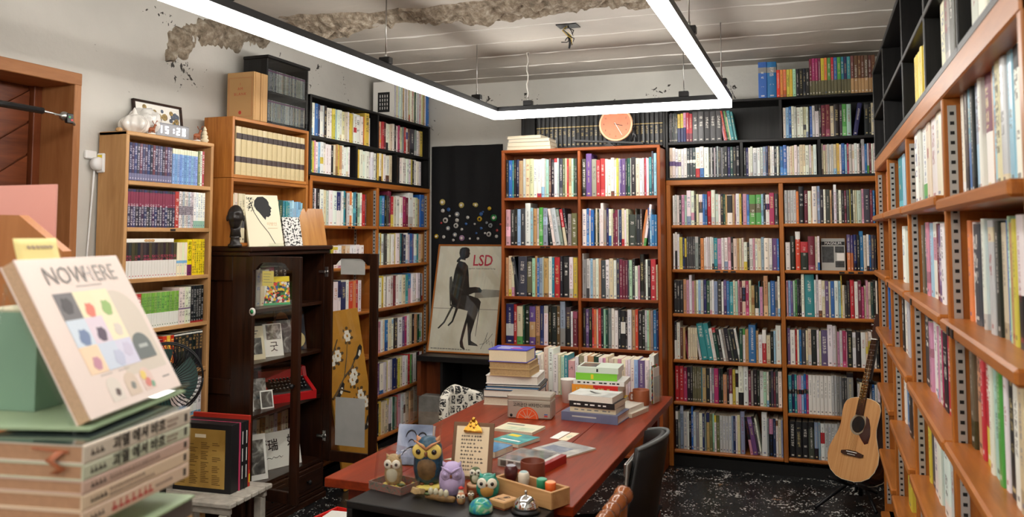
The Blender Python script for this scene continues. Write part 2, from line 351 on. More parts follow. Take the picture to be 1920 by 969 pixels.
def room():
    st = lambda n, mb, m: struct(mb.build(n, MT[m]))
    st('floor', bx(XL-.4, XR+.1, YF-.1, YB+.1, -.06, 0), 'floor_paint')
    ceil = st('ceiling', bx(XL-.1, XR+.1, YF-.1, YB+.1, ZC, ZC+.1), 'ceiling_paint')
    st('wall_back', bx(XL-.1, XR+.1, YB, YB+.1, 0, ZC), 'back_paint')
    st('wall_right', bx(XR, XR+.1, YF, YB, 0, ZC), 'back_paint')
    st('wall_front', bx(XL-.1, XR+.1, YF-.1, YF, 0, ZC), 'back_paint')
    D0, D1, DH = 1.84, 2.805, 2.235
    mb = MB(); out = [(YF, 0), (D0, 0), (D0, DH), (D1, DH), (D1, 0), (YB, 0), (YB, ZC), (YF, ZC)]
    mb.prism(out, 0, .1, M=Matrix(((0, 0, -1, XL), (1, 0, 0, 0), (0, 1, 0, 0), (0, 0, 0, 1))))
    wl = st('wall_left', mb, 'wall_paint')
    # doorway
    dr = bpy.data.objects.new('door_1', None); C.objects.link(dr); struct(dr); dr.location = (XL, D0, 0)
    o = Vector((XL, D0, 0))
    def dp(n, x0, x1, y0, y1, z0, z1, m, b_=.003, par=dr, rot=None):
        return bx(x0-o.x, x1-o.x, y0-o.y, y1-o.y, z0, z1, b=b_).build(n, MT[m], par)
    dp('jamb', XL-.22, XL+.012, D1-.004, D1+.034, 0, DH+.05, 'frame_wood_Z'); dp('jamb', XL-.22, XL+.012, D0-.034, D0+.004, 0, DH+.05, 'frame_wood_Z')
    dp('lintel', XL-.22, XL+.014, D0-.034, D1+.034, DH-.004, DH+.052, 'frame_wood_Y')
    leaf = dp('door_leaf', XL-.27, XL-.225, D0, D1, 0, DH, 'door_wood_Z')
    dp('edge_board', XL-.235, XL-.185, D1-.045, D1-.004, 0, DH, 'door_wood_Z')
    # diagonal boards of the leaf, clipped to the opening
    wd = .125; th = R_(33)
    for k in range(-4, 22):
        z0 = k*wd/math.cos(th); poly = []
        y0, y1 = .02, D1-D0-.05
        pts = [(y0, z0), (y1, z0+(y1-y0)*math.tan(th)), (y1, z0+(y1-y0)*math.tan(th)+wd/math.cos(th)-.012), (y0, z0+wd/math.cos(th)-.012)]
        # clip to 0.03 .. DH-.02
        def clip(ps, lo, sgn):
            r = []
            for i, p in enumerate(ps):
                q = ps[(i+1) % len(ps)]; a = sgn*(p[1]-lo); b2 = sgn*(q[1]-lo)
                if a >= 0: r.append(p)
                if a*b2 < 0: t = a/(a-b2); r.append((p[0]+(q[0]-p[0])*t, lo))
            return r
        pts = clip(pts, .03, 1)
        if len(pts) >= 3: pts = clip(pts, DH-.02, -1)
        if len(pts) < 3: continue
        MB().prism(pts, 0, .014, M=Matrix(((0, 0, 1, -.224), (1, 0, 0, 0), (0, 1, 0, 0), (0, 0, 0, 1)))).build('plank', MT['door_wood_Y'], dr)
    # board seams of the shuttered ceiling, raised ridges of mortar
    for i, yy in enumerate((4.46, 4.80, 5.17, 5.53, 5.86)):
        mb = MB(); n = 90
        def f(u, v, yy=yy, i=i):
            x = XL+(XR-XL)*u; w = .004+.012*max(0, mnoise.noise((x*9, yy*7, 3)))
            y = yy+.015*mnoise.noise((x*3, yy, 1))+.02*(u-.5)
            return (x, y+(v-.5)*2*w, ZC-.009*math.sin(math.pi*v)*max(.15, .6+mnoise.noise((x*7, yy, 8)))+.001)
        mb.grid(n, 4, f).build('board_seam', MT['white_paint'], ceil)
    # the broken edge of the demolished wall, across the ceiling
    def f(u, v):
        x = XL+.02+(XR-XL-.04)*u
        w = .15+.09*mnoise.noise((x*1.7, 0, 2))+.05*mnoise.noise((x*6, 0, 4))
        w += .07*max(0, 1-abs(x+2.75)*3)
        y = 4.03+.07*mnoise.noise((x*1.1, 5, 0))+(v-.5)*2*w
        p = math.sin(math.pi*v)**.6
        hang = .012+.05*(.5+mnoise.noise((x*4, y*4, 0)))+.035*mnoise.noise((x*13, y*13, 3))+.02*mnoise.noise((x*34, y*34, 6))
        return (x, y+.02*mnoise.noise((x*20, y*20, 1)), ZC+.004-max(.0, hang)*p*1.2)
    MB().grid(300, 26, f, smooth=False).build('broken_concrete_edge', MT['rubble'], ceil)
    # ... and down the left-hand wall
    path = [(4.2, 2.80), (3.95, 2.73), (3.75, 2.69), (3.58, 2.66), (3.47, 2.585), (3.41, 2.51), (3.36, 2.45)]
    def g(u, v):
        t = u*(len(path)-1); i = min(int(t), len(path)-2); k = t-i
        a, b_ = path[i], path[i+1]; y = a[0]+(b_[0]-a[0])*k; z = a[1]+(b_[1]-a[1])*k
        d = Vector((b_[0]-a[0], b_[1]-a[1])).normalized(); nn = Vector((-d.y, d.x))
        w = (.08+.05*mnoise.noise((y*7, z*7, 2))+.045*mnoise.noise((y*21, z*13, 5))+.02*mnoise.noise((y*50, z*50, v)))*(1 if u < .9 else max(.1, (1-u)*10))
        y += nn.x*(v-.5)*2*w; z += nn.y*(v-.5)*2*w
        hh = .01+.05*(.5+mnoise.noise((y*8, z*8, 0)))+.03*mnoise.noise((y*26, z*26, 3))
        return (XL-.003+max(0, hh)*math.sin(math.pi*v)**.6, y, min(z, ZC+.004))
    MB().grid(110, 20, g, smooth=False).build('broken_concrete_patch', MT['rubble'], wl)
    # junction box with cut wires in the ceiling
    t = thing('junction_box', 'open ceiling junction box with cut wires dangling out', 'junction box', (-1.33, 4.54, ZC))
    bx(-.06, .06, -.05, .05, -.006, .0).build('cover_plate', MT['black_metal'], t)
    plain('wire_yellow', (190, 160, 60), .5)
    for i in range(7):
        a = rnd.uniform(0, 6.28); pts = [(0, 0, 0)]
        for k in range(1, 7): pts.append((.04*math.cos(a+k*.9)*rnd.uniform(.4, 1), .04*math.sin(a+k*.9)*rnd.uniform(.4, 1), -.02*k*rnd.uniform(.7, 1.05)))
        MB().tube(pts, .0028, 6).build('wire', MT[('black_plastic', 'white_paint', 'wire_yellow')[i % 3]], t)
    MB().tube([(0, 0, -.05), (.01, .01, -.1), (.0, .02, -.13)], [.006, .009, .006], 8).build('taped_wire_end', MT['black_plastic'], t)
room()

# ---------------------------------------------------------------- pendant light
m, nt, b = nodes('led_diffuser'); nt.nodes.remove(b); em = N(nt, 'ShaderNodeEmission'); em.inputs['Color'].default_value = (1.0, .962, .895, 1); em.inputs['Strength'].default_value = LED_STRENGTH
nt.links.new(em.outputs[0], nt.nodes['Material Output'].inputs['Surface'])
def pendant(label, dy, hangs):
    x0, x1, y0, y1 = -2.01, -.495, 2.14, 5.13
    t = thing('pendant_light', label, 'light', (x0, y0+dy, 2.325))
    W, Lg = x1-x0, y1-y0; h = .0235
    bars = [(-h, W+h, -h, h), (-h, W+h, Lg-h, Lg+h), (-h, h, h, Lg-h), (W-h, W+h, h, Lg-h)]
    for a in bars:
        hb = bx(*a, .046, .078, b=.002).build('housing', MT['black_metal'], t)
        ins = .003
        bx(a[0]+ins, a[1]-ins, a[2]+ins*0, a[3]-ins*0, 0, .046).build('diffuser', MT['led_diffuser'], t)
    for (x, y) in hangs:
        br = bx(x-x0-.03, x-x0+.03, y-y0-.02, y-y0+.02, .078, .112, b=.003).build('bracket', MT['black_plastic'], t)
        MB().lathe([(.006, 0), (.006, .02), (.002, .022)], 8, M=Matrix.Translation((x-x0, y-y0, .112))).build('cable_grip', MT['steel'], br)
        MB().tube([(x-x0, y-y0, .13), (x-x0, y-y0, ZC-2.325)], .003, 6).build('suspension_rod', MT['steel'], t)
    return t
pt = pendant('large rectangular white LED pendant light hanging over the table', 0, [(-2.01, 2.42), (-2.01, 3.62), (-2.01, 4.8), (-1.78, 5.13), (-.76, 5.13), (-.495, 3.52), (-.495, 4.78)])
mb = MB(); pts = [(.23+.006*math.sin(k*1.7), 2.99-.012, .13+k*.03) for k in range(11)]
mb.tube(pts+[(.24, 2.985, ZC-2.325)], .004, 6).build('power_cord', MT['paper_white'], pt)
pendant('second rectangular LED pendant light at the entrance side of the room', -3.95, [(-2.01, 2.6), (-2.01, 4.6), (-.495, 2.6), (-.495, 4.6)])
# ---------------------------------------------------------------- bookcases
# local frame of a case: x along its width (as one looks at it), y backwards, z up, origin at the front left foot
def bookcase(name, label, loc, rz, W, D, H, cols, shelves, wm, side=.03, div=.028, th=.022, plinth=.09, rail=.035, nose=.008, strips=False, tags=(), back=True, top=True, group=None):
    """cols: list of (x0, x1) inner bays; shelves: per bay a list of shelf-top heights (the lowest is the bottom board)"""
    t = thing(name, label, 'bookcase', loc, rz, group)
    mz, mx, my = MT[wm+'_Z'], MT[wm+'_X'], MT[wm+'_Y']
    z0 = plinth
    bx(0, side, 0, D, z0 if plinth < .03 else 0, H-.001, b=.003).build('side_panel', mz, t)
    bx(W-side, W, 0, D, z0 if plinth < .03 else 0, H-.001, b=.003).build('side_panel', mz, t)
    if back: bx(side, W-side, D-.008, D, z0, H-.01).build('back_panel', mz, t)
    for i in range(len(cols)-1):
        bx(cols[i][1], cols[i+1][0], .001, D-.008, z0, H-rail, b=.003).build('divider', mz, t)
    if top: bx(0.0, W, -.002, D, H-rail, H, b=.004).build('top_board', mx, t)
    if plinth > .03: bx(side, W-side, .02, .04, 0, plinth-.02).build('plinth', MT['black'], t)
    for i, (a, b_) in enumerate(cols):
        for j, z in enumerate(shelves[i]):
            mb = bx(a+.0005, b_-.0005, -nose, D-.009, z-th, z, b=.006 if nose else .002)
            sh = mb.build('shelf', mx, t)
            for (ti, tj, tx) in tags:
                if ti == i and tj == j:
                    bx(a+tx, a+tx+.032, -nose-.003, -nose+.001, z-th+.004, z-.006).build('label_holder', MT['tag_black'], sh)
        if strips:
            for sx in (a, b_):
                sg = 1 if sx == a else -1
                for yy in (.012, D-.06):
                    zz0, zz1 = z0+.02, H-rail-.02
                    st = bx(min(sx, sx+sg*.003), max(sx, sx+sg*.003), yy, yy+.02, zz0, zz1).build('shelf_standard', MT['strip_metal'], t)
                    mb = MB()
                    x = sx+sg*.0034
                    k = zz0+.02
                    while k < zz1-.02:
                        q = [(x, yy+.005, k), (x, yy+.015, k), (x, yy+.015, k+.009), (x, yy+.005, k+.009)]
                        mb.add(q, [(0, 1, 2, 3)]); k += .025
                    sl = mb.build('slot', MT['slot_dark'], st); sl['kind'] = 'stuff'
    return t

# ---------------------------------------------------------------- books
PAL = dict(w=(236, 233, 227), c=(218, 206, 176), i=(232, 224, 202), k=(28, 28, 31), d=(66, 65, 68), g=(142, 141, 138), l=(198, 199, 198), s=(140, 156, 184), r=(186, 42, 50),
           R=(214, 72, 48), o=(222, 130, 78), p=(206, 150, 170), m=(168, 48, 100), u=(104, 80, 132), U=(116, 38, 62), y=(214, 192, 72), n=(86, 158, 80), N=(30, 72, 58), t=(52, 138, 152),
           b=(46, 108, 176), B=(32, 40, 92), a=(152, 194, 222), e=(190, 152, 106), E=(104, 72, 54), G=(104, 100, 72), f=(168, 208, 188))
CN = dict(w='white', c='cream', i='ivory', k='black', d='charcoal', g='grey', l='pale grey', s='slate blue', r='red', R='scarlet', o='orange', p='pink', m='magenta', u='purple', U='maroon', y='yellow', n='green', N='dark green', t='teal', b='blue', B='navy', a='light blue', e='tan', E='brown', G='olive', f='mint')
ORD = 'first second third fourth fifth sixth seventh eighth ninth tenth eleventh twelfth thirteenth fourteenth fifteenth sixteenth seventeenth eighteenth nineteenth twentieth'.split()
TENS = {2: 'twenty', 3: 'thirty', 4: 'forty', 5: 'fifty'}
def ordinal(n):
    if n <= 20: return ORD[n-1]
    t, u = divmod(n, 10)
    return (TENS[t][:-1]+'ieth') if u == 0 else TENS[t]+'-'+ORD[u-1]
def book_mesh(kind):
    """unit book: x -.5...5 thickness, y 0 (spine) .. 1 (fore edge), z 0..1"""
    mb = MB()
    if kind == 'soft':
        n = 3; e = .02
        pr = [(-.5, 1), (-.5, e), (-.42, .004), (0, 0), (.42, .004), (.5, e), (.5, 1)]
        ins = 0.0; z0, z1 = 0, 1
    else:
        pr = [(-.5, 1), (-.5, .05), (-.46, .02), (-.25, .004), (0, 0), (.25, .004), (.46, .02), (.5, .05), (.5, 1)]
    k = len(pr)
    vs = [(x, y, 0) for x, y in pr]+[(x, y, 1) for x, y in pr]
    mb.add(vs, [(i, i+1, k+i+1, k+i) for i in range(k-1)], 0)
    if kind == 'soft':
        mb.add(vs, [tuple(range(k, 2*k)), tuple(reversed(range(k)))], 1)
        mb.add(vs, [(k-1, 0, k, 2*k-1)], 1)
    else:  # boards project past the page block
        for sx in (-1, 1):
            mb.box(min(sx*.5, sx*.40), max(sx*.5, sx*.40), .05, 1, 0, 1, 0)
        mb.box(-.40, .40, .03, .96, .012, .982, 1)
        mb.add([(-.4, .03, 1), (.4, .03, 1), (.25, .004, 1), (0, 0, 1), (-.25, .004, 1)], [(0, 1, 2, 3, 4)], 0)
    return mb.mesh('book_'+kind, [MT['book_cover'], MT['page_edge']])
BM = {k: book_mesh(k) for k in ('soft', 'hard')}
def shade(c, j): return tuple(max(4, min(250, v+j)) for v in c)
def book(name, label, cat, group, p, w, h, d, rz, c1, c2=None, c3=None, band=(2, 3), text=(.3, .9), hw=.3, lean=0, kind='soft'):
    o = bpy.data.objects.new(name, BM[kind]); C.objects.link(o)
    o.location = p; o.scale = (w, d, h); o.rotation_euler = (0, lean, rz) if not lean else (0, 0, rz)
    if lean: o.rotation_euler = (Matrix.Rotation(rz, 4, 'Z') @ Matrix.Rotation(lean, 4, 'Y')).to_euler()
    tag(o, label, cat, group)
    lum = c1[0]*.3+c1[1]*.59+c1[2]*.11
    if c3 is None:
        c3 = rnd.choice([(40, 38, 40), (60, 58, 60), (30, 30, 34), (150, 40, 44), (50, 80, 140)] if rnd.random() < .9 else [(200, 120, 50)]) if lum > 135 else rnd.choice([(232, 228, 220), (236, 232, 224), (214, 196, 140), (220, 214, 206)])
    if c2 is None: c2 = c1
    o['c1'] = lin(c1); o['c2'] = lin(c2); o['c3'] = lin(c3)
    o['sp'] = (band[0], band[1], h/w); o['tx'] = (text[0], text[1], hw)
    return o
import re
TOK = re.compile(r'([A-Za-z|])(\d*)([+\-]?)([/\\]?)(?::([A-Za-z])([\d.]+)-([\d.]+))?(?:x(\d+))?')
COUNT = [0]
def row(spec, T, bay, z, where, group, h=.225, d=.15, inset=.012, name=None, hj=.03, fill=None, names=None, cat='book'):
    """books on one board. T: the case (gives place and turn); bay: (x0, x1) in the case's frame; tokens: colour, width in units, + tall - short, / \\ leaning, :c lo-hi band, xN repeats"""
    loc = T.location; rz = T.rotation_euler.z; ca, sa = math.cos(rz), math.sin(rz)
    items = []
    for tk in spec.split():
        mt = TOK.fullmatch(tk)
        for k in range(int(mt.group(8) or 1)): items.append((mt.group(1), int(mt.group(2) or 3), mt.group(3), mt.group(4), mt.group(5), mt.group(6), mt.group(7), k, bool(mt.group(8))))
    ws = [it[1]*rnd.uniform(.85, 1.15) if not it[8] else it[1] for it in items]
    L = bay[1]-bay[0]-.004; sc = L/sum(ws)
    x = bay[0]+.002; n = 0
    seth = None
    for it, w0 in zip(items, ws):
        w = w0*sc
        if it[0] == '|': x += w; continue
        n += 1; COUNT[0] += 1
        c = PAL[it[0]]; hh = h*(1.14 if it[2] == '+' else .86 if it[2] == '-' else 1)
        if it[8]:
            if it[7] == 0: seth = (hh*rnd.uniform(1-hj, 1+hj), rnd.choice([.14, .18, .22]), rnd.uniform(.3, .5))
            hh = seth[0]*rnd.uniform(.998, 1.002); hw = seth[1]; t0 = seth[2]
            cc = shade(c, rnd.randint(-4, 4))
        else:
            hh *= rnd.uniform(1-hj, 1+hj); hw = rnd.choice([.12, .15, .2, .26]); t0 = rnd.uniform(.25, .55); cc = tuple(max(4, min(250, v+rnd.randint(-9, 9))) for v in c)
        c2 = None; bnd = (2, 3)
        if it[4]: c2 = PAL[it[4]]; bnd = (float(it[5]), float(it[6]))
        elif not it[8] and rnd.random() < .33:
            c2 = PAL[rnd.choice('wlckdbrsnaEyp')] if it[0] in 'wlci' and rnd.random() < .55 else shade(c, rnd.choice([-40, 40])); a = rnd.choice([0, 0, .82, rnd.uniform(.1, .6)]); bnd = (a-.01, a+rnd.uniform(.1, .3))
        ins = inset+rnd.uniform(0, .012); lean = 0; zz = z; xx = x+w/2
        if it[3]:
            lean = R_(9)*(1 if it[3] == '/' else -1)
            zz = z+w/2*abs(math.sin(lean)); xx -= math.sin(lean)*hh*.35
        px, py = xx, ins
        P = (loc.x+ca*px-sa*py, loc.y+sa*px+ca*py, loc.z+zz)
        u = it[1]
        nm = name or (names or ('slim_paperback', 'paperback_book', 'hardcover_book'))[0 if u <= 2 else 1 if u == 3 else 2]
        kd = 'hard' if (u >= 4 and rnd.random() < .7) else 'soft'
        noun = nm.split('_')[-1] if nm != 'slim_paperback' else 'paperback'
        size = ('tall ' if it[2] == '+' else 'short ' if it[2] == '-' else 'slim ' if u <= 2 else 'thick ' if u >= 5 else '')
        lb = f"{size}{CN[it[0]]} {noun}, {ordinal(n)} from left {where}"
        dd = min(d, d*rnd.uniform(.9, 1.0))
        book(nm, lb, cat, group, P, w-.0006, hh, dd, rz, cc, c2, None, bnd, (t0, rnd.uniform(.8, .93)), hw, lean, kd)
        x += w

# ---- tall case on the back wall beside the guitar
RC = bookcase('bookcase', 'tall brown wooden two-bay bookcase on the back wall behind the guitar', (-.975, 5.70, 0), 0, 1.36, .30, 1.925,
              [(.035, .738), (.766, 1.328)], [[1.618, 1.318, 1.02, .712, .433, .115], [1.625, 1.323, 1.023, .715, .406, .122]], 'shelf_wood',
              tags=[(0, 1, .29), (0, 1, .34), (0, 1, .39), (1, 1, .33), (1, 1, .385), (1, 1, .44)])
q = ('on {} shelf, left bay, bookcase behind guitar', 'on {} shelf, right bay, bookcase behind guitar')
gL, gR = 'books in the left bay of the bookcase behind the guitar', 'books in the right bay of the bookcase behind the guitar'
sn = ['top', 'second', 'third', 'fourth', 'fifth', 'bottom']
RL = ["w2 l2 w2 d2 p3 f2 w4+ w3+ k2 c2 w3:d.4-.75 b2 b2:B.3-.5 r4+ w4+ l3 w2 k2 N2 e2 w4:k.4-.98 e2 p1 w3 y2 k1 p3 b2 n5:G.4-.7 n5:G.4-.7 a2 k2 w3:B.5-.7 m4 k3",
      "w2+ w2+:k0-.5 w2+ y3 B2 y2:k0-.4 d2x4 g3 k2 o3 w2 w2 l2 w2 l2 t3 p4 w3 w3 p3 k2 c4 e2 c2 c2 w3-:y0-.3 k2- w3 p2 w2 c3 s3 w4 w3 u4 b2",
      "k3x3 e3 p3 w3+ p2 e2 w2 a2 l3 B3 N3 l2 w2 s3 d4 w2 u3 b3 t3 c2 f2 p2 U2 c3:k.4-.8 m3 c2 e3- k4-:w.0-.25 t1 p3- k1 e4+ f2 b4 g2 w2+",
      "k2+:w0-.5 w3+ E3 e2 U2\\ c2x4 l2\\ t6+\\ t5+\\ w3\\ N3\\:r.85-1 k3\\ w2\\ g2\\ k3\\ d2\\ k3\\ w2\\ N3 w2 e3 b6+ e2 w3- r3:w.6-1 c3- k3 a2 w5+",
      "r4x2 m3 k3 k2 G2x4 t1 e3 k3 l2 g2 m4 k2 k2 e4- k2 U3:w0-.3 y3 w3:k.5-.9 w4+:k0-.3 w4+ U2 g2 k3 k2 w3 f3 w2 k2 d2 U2 d2 w3",
      "k3+:w.7-.9 g2 s4+ l4 w2 k2 b2+ l3 g3 w4 B2 g2 e3:B.75-1 G3 f2 w2 G3 l3x4 s2 B2 w2 c3 s4+ |3 p3\\:k.4-1 u4\\ d2\\ w2\\ |2 w5+ g2 p4:k0-.6 B3 w2 c3 s2"]
RR = ["l3x4 o3 k5+ U4 w3 e1 w5+ s3+ k3 w2 d4 e2 d2 w3+ d2 w3 k3 U2 d3 y1 k2 c2 c2 l5 p2 d5 U3 b2",
      None,
      "p2 a2 u2 f2 n2 k2 k2 w3+ t9+ w2 l2+ w3 c3 u3 c2 b3 w4 a2 y1+ c2- d2- k3 r4 w3 U3 m2- c2- p2 c2 N2 k2 w2",
      "u3 p4:w0-1 r2 w2 b2 d4 c2 c3 k5 w2 c2 u5 w4+ l3+ c1+ p2 l3 m3 p1 k5 w3 k4 w4 c2:y.4-.6 w3 w2 l2 k2",
      "t3:k.5-.62 B2:k.5-.62 t2:k.5-.62 p2:k.5-.62 p2:k.5-.62 a2:k.5-.62 b2:k.5-.62 m2:k.5-.62 w3x6 l2x2 g2x2 d2x2 k5+:g0-.9 |3 l2- c2- e3- a2- g2- b2- l2- w2-",
      "k6x3 d6 k4:s.3-1 s2 w4:r.45-.75 l3x4 g2"]
for i, s in enumerate(RL): row(s, RC, (.04, .735), [1.618, 1.318, 1.02, .712, .433, .115][i], q[0].format(sn[i]), gL, h=(.205, .215, .225, .215, .23, .245)[i], d=.16)
for i, s in enumerate(RR):
    if s: row(s, RC, (.77, 1.32 if i != 5 else 1.08), [1.625, 1.323, 1.023, .715, .406, .122][i], q[1].format(sn[i]), gR, h=(.215, 0, .235, .225, .245, .235)[i], d=.16)
# the shelf with the face-out photo book
row("w4- k5 R5+:w.8-1 k7-:r.62-1 U6 c2 w2", RC, (.77, .985), 1.323, 'before photo book on second shelf behind guitar', gR, h=.215, d=.16)
row("u4:o0-.5 u4:o0-.5 B4 k3 b4+ c4 w3 b2 d4 k2", RC, (1.145, 1.32), 1.323, 'after photo book on second shelf behind guitar', gR, h=.225, d=.16)
t = thing('photo_book', 'grey MAGNUM photo book standing face out on the shelf', 'book', (-.975+1.064, 5.70+.04, 1.323), rot=(R_(-7), 0, 0))
plain('cover_grey', (172, 172, 166), .45); plain('photo_dark', (70, 72, 72), .45, var=.6, bscale=40); plain('photo_mid', (120, 120, 118), .45, var=.5, bscale=50)
bx(-.072, .072, 0, .018, 0, .205).build('cover', MT['cover_grey'], t); bx(-.07, .07, .002, .016, .2, .207).build('pages', MT['page_white'], t)
bx(-.07, .07, -.001, 0, .163, .186).build('title_bar', MT['ink_black'], t)
link('lettering', text_mesh('MAGNUM', .025, MT['ink_white'], sx=.92), t, (0, -.0022, .174), FACE_NY)
bx(-.068, .004, -.001, 0, .05, .155).build('photograph', MT['photo_dark'], t); bx(.012, .066, -.001, 0, .115, .155).build('photograph', MT['photo_dark'], t); bx(.012, .066, -.001, 0, .02, .06).build('photograph', MT['photo_dark'], t); bx(.022, .066, -.001, 0, .064, .111).build('photograph', MT['paper_white'], t)

# ---- black cube shelving on top of it
RB = bookcase('cube_shelf', 'long black laminate shelf unit on top of the back bookcase', (-.975, 5.705, 1.926), 0, 1.36, .29, .535,
              [(.018, 1.342)], [[.262]], 'black_wood', side=.018, th=.018, plinth=0, rail=.018, nose=0)
bx(.018, 1.342, .001, .28, 0, .016).build('bottom_board', MT['black_wood_X'], RB)
for x in (.497, .985): bx(x, x+.018, .002, .28, .016, .244).build('divider', MT['black_wood_Z'], RB)
bx(.75, .768, .002, .28, .262, .517).build('divider', MT['black_wood_Z'], RB)
gB = 'books in the black shelf unit above the back bookcase'
row("c2:u.4-.55 w2:u.4-.55 w2:u.4-.55 w2:u.4-.55 w2 w2 d2:w.5-.6 d2:w.5-.6 d2:w.5-.6 w3:r0-.3 w3:b0-.3 w3 d1 l1 d1 l1 d1 l1 d1 d1 g1 d1 k2 B2 N2 k2 k2", RB, (.02, .492), .016, 'in lower left cube of black shelf', gB, h=.205, d=.15)
row("k2 B2 w2 w2 l4 w3 w2 s3 B2 E2 w2 w2 d2 w2 k1 b3 b3 w2 w1 c2 c2 w3 w2 c3 c2 w3 w2 c2 w3", RB, (.517, .98), .016, 'in lower middle cube of black shelf', gB, h=.195, d=.15)
row("c2 c2 c2 l2 w2 l2 c3 y3 w2 b3 a2 m2 l3 w2 w3 w2 k2 l3+ b2 l2 U2 w2 w2", RB, (1.005, 1.33), .016, 'in lower right cube of black shelf', gB, h=.195, d=.15)
row("d1 d1 k1 d1 k1 k1 y2:B0-.5 y2:B0-.5 p2:B0-.5 r2:U0-.3 r2:U0-.3 d4x5 p1\\ R1\\ k1\\ n1\\ c1\\ t2\\ t2\\", RB, (.02, .47), .262, 'on upper left shelf of black unit', gB, h=.2, d=.15)
row("w2 a3 b2 w2 l2 w3 w2 c2 w2 k1 b2 l2 w3 k2 U3 U3 c3 k4 d2 n3 f4 |2 B4/ |4 k3 k2 c2", RB, (.772, 1.33), .262, 'on upper right shelf of black unit', gB, h=.205, d=.15)
row("b6+:g.7-.85 b6+:g.7-.85 R2- o2- o2- y2- y2- f2- k2- k2- k2- k2- U2+:G0-.4 m2+:G0-.4 m2+:G0-.4 U2+:G0-.4 y2+:G0-.4 o2+:G0-.4 n2+:G0-.4 r2+:G0-.4 b2+:G0-.4 n2+:G0-.4 t2+:G0-.4 B2+:G0-.4 t2+:G0-.4 E2+:e0-.4 E2+:e0-.4 E2+:e0-.4 E2+:e0-.4 E2+:e0-.4 E2+:e0-.4 E2+:e0-.4", RB, (.62, 1.345), .535, 'on top of black shelf unit', gB, h=.215, hj=.006, d=.15, name='hardcover_volume')
# ---- black unit behind the cherry bookcase with the gold-tooled set
EB = bookcase('cube_shelf', 'black shelf unit holding the black and gold encyclopedia set', (-2.04, 5.72, 1.926), 0, 1.062, .28, .53, [(.018, 1.044)], [[.262]], 'black_wood', side=.018, th=.018, plinth=0, rail=.018, nose=0)
bx(.018, 1.044, .001, .27, 0, .016).build('bottom_board', MT['black_wood_X'], EB)
for k in range(28):
    x = .112+k*.0334; 
    o = book('encyclopedia_volume', f'black encyclopedia volume with gold bands, {ordinal(k+1)} from left behind the clock', 'book', 'black and gold encyclopedia set', (-2.04+x+.0165, 5.735, 2.188), .0325, .232, .16, 0, (24, 25, 28), (196, 172, 112), (186, 164, 108), (.6, .63), (.3, .56), .22, 0, 'hard')
bx(.02, .105, .002, .2, .262, .505).build('blank_panel', MT['black_wood_Z'], EB)

# ---- cherry bookcase in front
CS = [1.814, 1.477, 1.121, .789, .45, .1]
CC = bookcase('bookcase', 'cherry red two-bay bookcase standing below the wall clock', (-2.108, 5.49, 0), 0, 1.132, .21, 2.153, [(.022, .562), (.582, 1.11)], [CS, CS], 'cherry_wood', side=.022, div=.02, th=.02, plinth=.08, rail=.022, nose=.0, tags=[(0, 1, .27), (0, 1, .31)])
gc = 'art books in the cherry bookcase'
CLs = ["k3 b4 t2 k3 B4 e4 l3 c5 c5 w5 w5 w4 l2 f4 E3 k4 w4:r.9-1 l2 d4 G3 c2 r2 e3 f3 N2 d2", "p4 d4 k3 a3 d4 w6+ a3 e4 l2 n4 s5 k3\\ w3\\ l5\\ g3\\ |1 r3\\:c0-.5 k3\\ g3- G5-",
       "e3 c3 c3 k4\\ d8 k6:G.1-.9 f3 e2 b2 s3 l1 e4 w4 t3 r5 k3 k7 w4 y4", "B8:l.2-.5 r4 c6 N2 k5 u6:e.2-.6 e4 B4 w5 k4 k6 E3 s5+:g0-.4 d6:k0-.5 w2- U5-"]
CRs = ["d4 u6+ g5 r5 r5 w3 w4 w3 w3 y2 w1 u2 u4 k2 N3 w1 k5 c4 w3 l2 r2 p1 w2 t3 d2+ a3+", "w5 b3 w2 b4 k2 c2 k2 w2 w4+ g3 B2 w3 c2 U2- U4 l1 B3 c3 w2 c3 d7- d1 k4- d2 o2/ e2/ w3+/ B2 a2 b3- b3-",
       "w1+ g4 l3 w1 a3 c3 w3 e3 d5 w4 c4 w4 d3 U3 U3 U3 d2 f4 d3 w3- p2- k5+ d2 w2 k3 r6 c2-", "k4 u4 k4 r2 o3 c2 r3 k3 f3 N3 g4 w4 w4 k3 k5:w.4-.7 k2 w4 e4 R3 k5 k3 l2 f2 e2 g3 b3 B2"]
for i in range(4):
    row(CLs[i], CC, (.026, .555), CS[i], f'on {sn[i]} shelf, left bay, cherry bookcase', gc, h=(.27, .26, .275, .27)[i], d=.17, names=('slim_art_book', 'art_book', 'art_book'))
    row(CRs[i], CC, (.586, 1.106), CS[i], f'on {sn[i]} shelf, right bay, cherry bookcase', gc, h=(.255, .25, .265, .26)[i], d=.17, names=('slim_art_book', 'art_book', 'art_book'))

